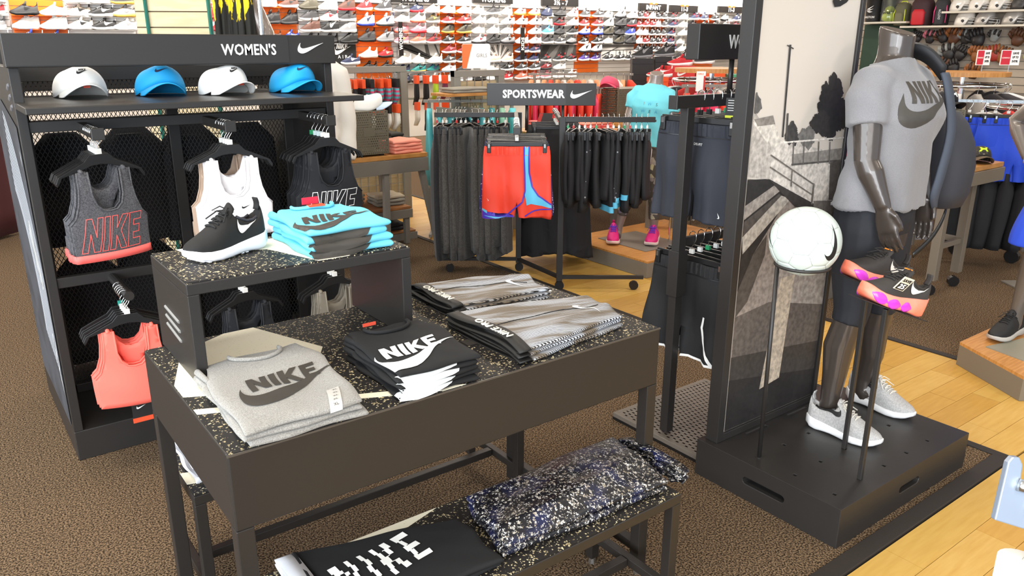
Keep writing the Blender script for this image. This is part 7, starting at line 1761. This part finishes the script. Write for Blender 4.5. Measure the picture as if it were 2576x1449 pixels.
# ------------------------------------------------------------------ grey table with caps, blue shorts, monitor
ut = wthing('cap_table', 'grey steel table on casters carrying two dark caps', 'table', (5.5, 2.4, 0))
bb(4.98, 2.14, .80, 5.53, 2.78, .83, 'wood_top', WOODTOP, ut); bb(4.97, 2.13, .715, 5.54, 2.79, .798, 'apron', mat('taupe_metal', '#7b7061', .45), ut)
TPM = MC['taupe_metal']
for (a, b) in ((5.345, 2.22), (5.345, 2.62), (5.02, 2.22), (5.02, 2.62)):
    bb(a, b, .10, a + .055, b + .055, .715, 'leg', TPM, ut); MB().tube([(a + .01, b + .02, .035), (a + .035, b + .045, .035)], .035, 12).build('caster', PLBLK, ut)
bb(5.36, 2.27, .30, 5.39, 2.62, .335, 'stretcher', TPM, ut); bb(5.07, 2.235, .30, 5.345, 2.26, .335, 'stretcher', TPM, ut)
perf_box('taupe perforated box under the black cap, blue shorts showing through', 5.21, 2.50, .845, .24, .20, .30, -.55, 22, 26)
cap('baseball_hat', 'black cap with white crossed logo on the taupe box', (5.36, 2.52, 1.147), -.35, KN, KN, WHITE, 'ua', None, 1.05)
SPK = flecked('speckled_cap_cloth', '#3a362f', '#8d8672', 90, .5, .5, .8)
cap('baseball_hat', 'speckled dark cap with lime crossed logo on the table edge', (5.37, 2.25, .832), -.75, SPK, mat('cap_brown', '#6b5a46', .7), mat('lime_print', '#d2f02a', .5), 'ua', None, .95)
BLS = mat('royal_shorts', '#1f49cf', .65, bump=.15, bscale=90, bdist=.003)
br_ = wthing('clothes_rail', 'grey rolling rack of royal blue shorts near the frame edge', 'clothes rack', (6.15, 2.5, 0))
pa, pb_ = rf(3.02, 5.75), rf(3.75, 5.55)
MB().tube([(*pa, 1.165), (*pb_, 1.165)], .014, 4).build('bar', CHROME, br_)
for p in (pa, pb_):
    MB().tube([(*p, .10), (*p, 1.165)], .02, 4).build('post', FIXG, br_)
MB().tube([(*rf(2.75, 6.1), .10), (*rf(3.45, 6.0), .09)], .03, 4).build('base_bar', mat('steel_grey', '#a3a0a3', .4), br_)
MB().tube([(*rf(2.85, 5.85), .16), (*rf(3.6, 5.65), .15)], .025, 4).build('base_bar', MC['steel_grey'], br_)
for (r_, f_) in ((2.82, 6.0), (3.42, 5.85), (3.70, 5.6)):
    p = rf(r_, f_); MB().tube([(p[0] - .02, p[1], .05), (p[0] + .02, p[1], .05)], .05, 14).build('caster', PLBLK, br_)
for i in range(5):
    p = rf(3.20 + i * .07, 5.60 - i * .035); a = RZ_ - .25 + R.uniform(-.1, .1)
    hanger('clear-marked hanger of the %s royal blue shorts' % NTH[i], (*p, 1.18), a, 'clip', '#e9e6e0', 'hangers of the royal blue shorts', .34)
    shorts('%s royal blue shorts on the rolling rack' % NTH[i], (*p, 1.18), a, BLS, 'royal blue shorts', i * 2.1, .44, .18, .235, notch=.14)
for i in range(5):
    p = rf(3.25 + i * .09, 5.62 - i * .03)
    edge_garment('hung_trousers', '%s dark trousers low on the rolling rack' % NTH[i], 'trousers', (*p, .80), RZ_ + .3 * i, KN, .55, .12, .04, i * 1.3, 'dark trousers under the blue shorts')
    if i in (1, 3): bb(-.02, -.065, -.60, .02, -.055, -.25, 'side_stripe', WHC, D.objects['hung_trousers'] if False else [o for o in D.objects if o.get('label') == '%s dark trousers low on the rolling rack' % NTH[i]][0], 0)
mon = thing('monitor', 'dark monitor in a pale frame near the frame edge', 'screen', (*rf(3.36, 5.0), 1.31), RZ_)
bb(-.055, -.01, .015, .25, .01, .20, 'frame', mat('pale_bezel', '#cfd4da', .4), mon); bb(-.045, -.012, .03, .24, -.0095, .19, 'panel', mat('screen_dark', '#15171c', .15), mon, 0)
MB().tube([(.08, .02, .015), (.08, .02, -1.30)], .015, 8).build('stem', FIXG, mon); bb(-.02, -.08, -1.31, .18, .12, -1.30, 'foot', FIXG, mon)
# lime garments and platform low behind the leggings
pp = wthing('display_plinth', 'low wooden stand of lime garments behind the ball', 'plinth', (4.6, 2.75, 0))
bb(4.38, 2.58, .0, 4.80, 3.0, .16, 'body', FIXG, pp); bb(4.38, 2.58, .16, 4.80, 3.0, .175, 'wood_top', WOODTOP, pp)
LIM = flecked('lime_print_cloth', '#23281a', '#cfe04a', 70, .35, .9, .7)
pile('folded_shirt', '# lime and black folded top on the low wooden stand', 'shirt', 4.55, 2.74, .176, .28, .22, 3, .03, LIM, 'lime tops on the low stand')
hs = wthing('high_stand', 'narrow wooden stand holding a lime top behind the panel edge', 'stand', (4.5, 2.62, 0))
bb(4.46, 2.85, .175, 4.52, 2.91, .46, 'post', FIXG, hs); bb(4.38, 2.76, .46, 4.62, 3.0, .48, 'wood_top', WOODTOP, hs)
pile('folded_shirt', '# lime folded top on the narrow stand', 'shirt', 4.50, 2.86, .481, .2, .2, 2, .04, mat('lime_cotton', '#cde03a', .7), 'lime tops on the narrow stand')
t = wthing('slant_post', 'grey slanting display strut behind the leggings', 'post', (4.2, 2.35, 0))
MB().tube([(4.20, 2.35, .0), (4.23, 2.34, .42)], .03, 4).build('strut', MC['steel_grey'], t)

# ------------------------------------------------------------------ blue mannequin at the frame edge
pl3 = wthing('display_plinth', 'wooden taupe-sided platform under the blue-shirt mannequin', 'plinth', (4.3, 1.3, 0))
PP = [(4.003, 1.595), (3.79, 1.22), (4.35, .90), (5.05, 1.15), (4.76, 1.595)]
MB().prism(PP, 0, .105).build('body', TPM, pl3); MB().prism(PP, .105, .12).build('wood_top', WOODTOP, pl3)
MB().prism([(4.03, 1.485), (3.985, 1.30), (4.45, 1.08), (4.62, 1.36), (4.32, 1.42)], .120, .125).build('foot_plate', mat('plate_grey', '#8a8574', .5), pl3)
BLT = mat('royal_tee', '#2a50d6', .75)
man3, m3 = mannequin('headless mannequin in royal blue at the frame edge', (4.31, 1.335, .126), -pi / 2, 1.0, mat('taupe_lacquer', '#6b625a', .4, .2, coat=.3), BLT, None, .3, .74, True)
lw_ = leggings_mesh(.47)
for v in lw_.vertices:
    k = 1 + .42 * ss(.80, .48, v.co.z); v.co.x *= k; v.co.y *= k
lw_.materials.append(BLT); link('shorts', lw_, man3)
for (x, y, w, rz_) in ((4.105, 1.495, 'outer', -.06), (4.12, 1.15, 'inner', .1)):
    hero_shoe('black trainer on the %s foot of the blue-shirt mannequin' % w, (x, y, .1265), (0, 0, rz_), mat('black_trainer_mesh', '#1c1a19', .7), mat('sole_taupe', '#b9b2a9', .6), BLACK, L=.28, group='black trainers of the blue mannequin', lugs=False, swoosh=False)

# ------------------------------------------------------------------ grey bracket with a tag close to the camera
bk = wthing('display_bracket', 'pale grey steel bracket with chrome pin and white tag at the frame corner', 'bracket', (1.0, .27, 0))
STEEL = mat('bracket_steel', '#8d96a4', .35, .3)
BM = MX((.960, .310, 1.0), (.70, -.66, -.27), (.30, .08, .95))
MB().prism([(0, 0), (.20, 0), (.20, .052), (.020, .052), (.018, .074), (.012, .082), (.004, .080), (.0, .072)], -.005, .005, 0, BM).build('plate', STEEL, bk, bevel=.0015)
Q = lambda a, b, c=0: BM @ Vector((a, b, c))
MB().tube([Q(.016, .050, .008), Q(.2, .050, .008)], .008, 10).build('rod', CHROME, bk, smooth=True)
MB().tube([Q(.052, .062, .012), Q(.040, .018, .014)], [.0035, .006], 10).build('pin', CHROME, bk, smooth=True)
c0 = Vector((.981, .279, .950))
MB().tube([c0, c0 - Vector((0, 0, .06))], .024, 20).build('tag_roll', WHITE, bk, smooth=True)
MB().tube([c0 + Vector((.02, -.02, .045)), c0 + Vector((.002, 0, -.01))], .003, 8).build('tag_wire', CHROME, bk, smooth=True)
MB().tube([Q(.12, 0, .01), Q(.14, -.06, .01), Vector((1.09, .20, .6)), Vector((1.09, .20, .0))], .008, 8).build('stem', STEEL, bk, smooth=True)
MB().tube([c0 - Vector((0, 0, .05)), Vector((1.09, .20, .7))], .005, 8).build('arm', STEEL, bk, smooth=True)

# ------------------------------------------------------------------ things behind the gondola header
sf = wthing('slatwall_stand', 'tan slatted free-standing panel with a green corner strip behind the header', 'display rack', (1.4, 5.3, 0))
a, b, c = Vector((1.165, 5.345, 0)), Vector((1.225, 5.305, 0)), Vector((1.53, 5.10, 0))
TANS = mat('tan_slat', '#dcc8a0', .6, col2='#d2bc92', vscale=6, stretch=(1, 1, 6))
for k in range(20):
    z = .10 + k * .0905
    for p, q in ((a, b), (b, c)):
        d = (q - p).normalized(); n = Vector((d.y, -d.x, 0))
        if n.y > 0: n = -n
        mb = MB(); P = [p, q, q - n * .02, p - n * .02]
        mb.prism([(v.x, v.y) for v in P], z, z + .083); mb.build('slat', TANS, sf)
mb = MB(); mb.prism([(a.x, a.y + .006), (b.x, b.y + .012), (c.x, c.y + .010), (c.x + .02, c.y + .1), (a.x + .1, a.y + .1)], .0, 1.95); mb.build('core', mat('slat_core', '#6b5a40', .8), sf)
MB().tube([(1.225, 5.295, 0), (1.215, 5.30, 1.95)], .011, 6).build('corner_strip', mat('green_strip', '#1f6a5c', .4), sf)
MB().tube([(1.535, 5.09, 0), (1.525, 5.095, 1.95)], .013, 6).build('corner_strip', MC['green_strip'], sf)
YEL = mat('yellow_black_cloth', '#17150f', .75, col2='#f4d41a', vscale=11, vlo=.47, vhi=.49, stretch=(1, 1, .5))
for i in range(5):
    x = 1.56 + i * .036; y = 5.04 - i * .03
    edge_garment('hung_towel', '%s yellow and black printed cloth hanging beside the tan slats' % NTH[i], 'cloth', (x, y, 2.06), RZ_ + .2 * i, YEL, .55, .026, .02, i * 2.2, 'yellow and black cloths')
t = wthing('towel_rail', 'chrome rail of the yellow and black cloths', 'rail', (1.62, 5.0, 0)); MB().tube([(1.53, 5.08, 1.98), (1.76, 4.88, 1.98)], .010, 8).build('bar', CHROME, t); MB().tube([(1.76, 4.88, 0), (1.76, 4.88, 1.98)], .014, 8).build('post', CHROME, t)
t = wthing('leg_form', 'brown lacquer mannequin thigh in dark shorts behind the yellow cloths', 'mannequin', (1.85, 5.0, 0))
limb_mb = MB(); limb(limb_mb, [((1.70, 5.02, 1.85), .07, .08), ((1.76, 4.97, 1.70), .065, .07), ((1.80, 4.94, 1.60), .055, .06), ((1.80, 4.94, 1.3), .05, .05), ((1.80, 4.94, .02), .04, .04)]); limb_mb.build('leg', SKIN2, t, smooth=True)
MRN = mat('maroon_cotton', '#4a1a1f', .8)
for i in range(5):
    hung_top('%s maroon garment beyond the gondola side' % NTH[i], (.40 - .10 * i, 7.55 + .02 * i, 1.05), .8, MRN, 'maroon garments beyond the gondola', .95, .2, i)
t = wthing('clothes_rail', 'dark rail of maroon garments beyond the gondola side', 'clothes rack', (.2, 7.6, 0)); MB().tube([(.55, 7.5, 1.04), (-.2, 7.7, 1.04)], .014, 6).build('bar', FIX, t)
for x, y in ((.55, 7.5), (-.2, 7.7)): MB().tube([(x, y, 0), (x, y, 1.04)], .014, 6).build('post', FIX, t)
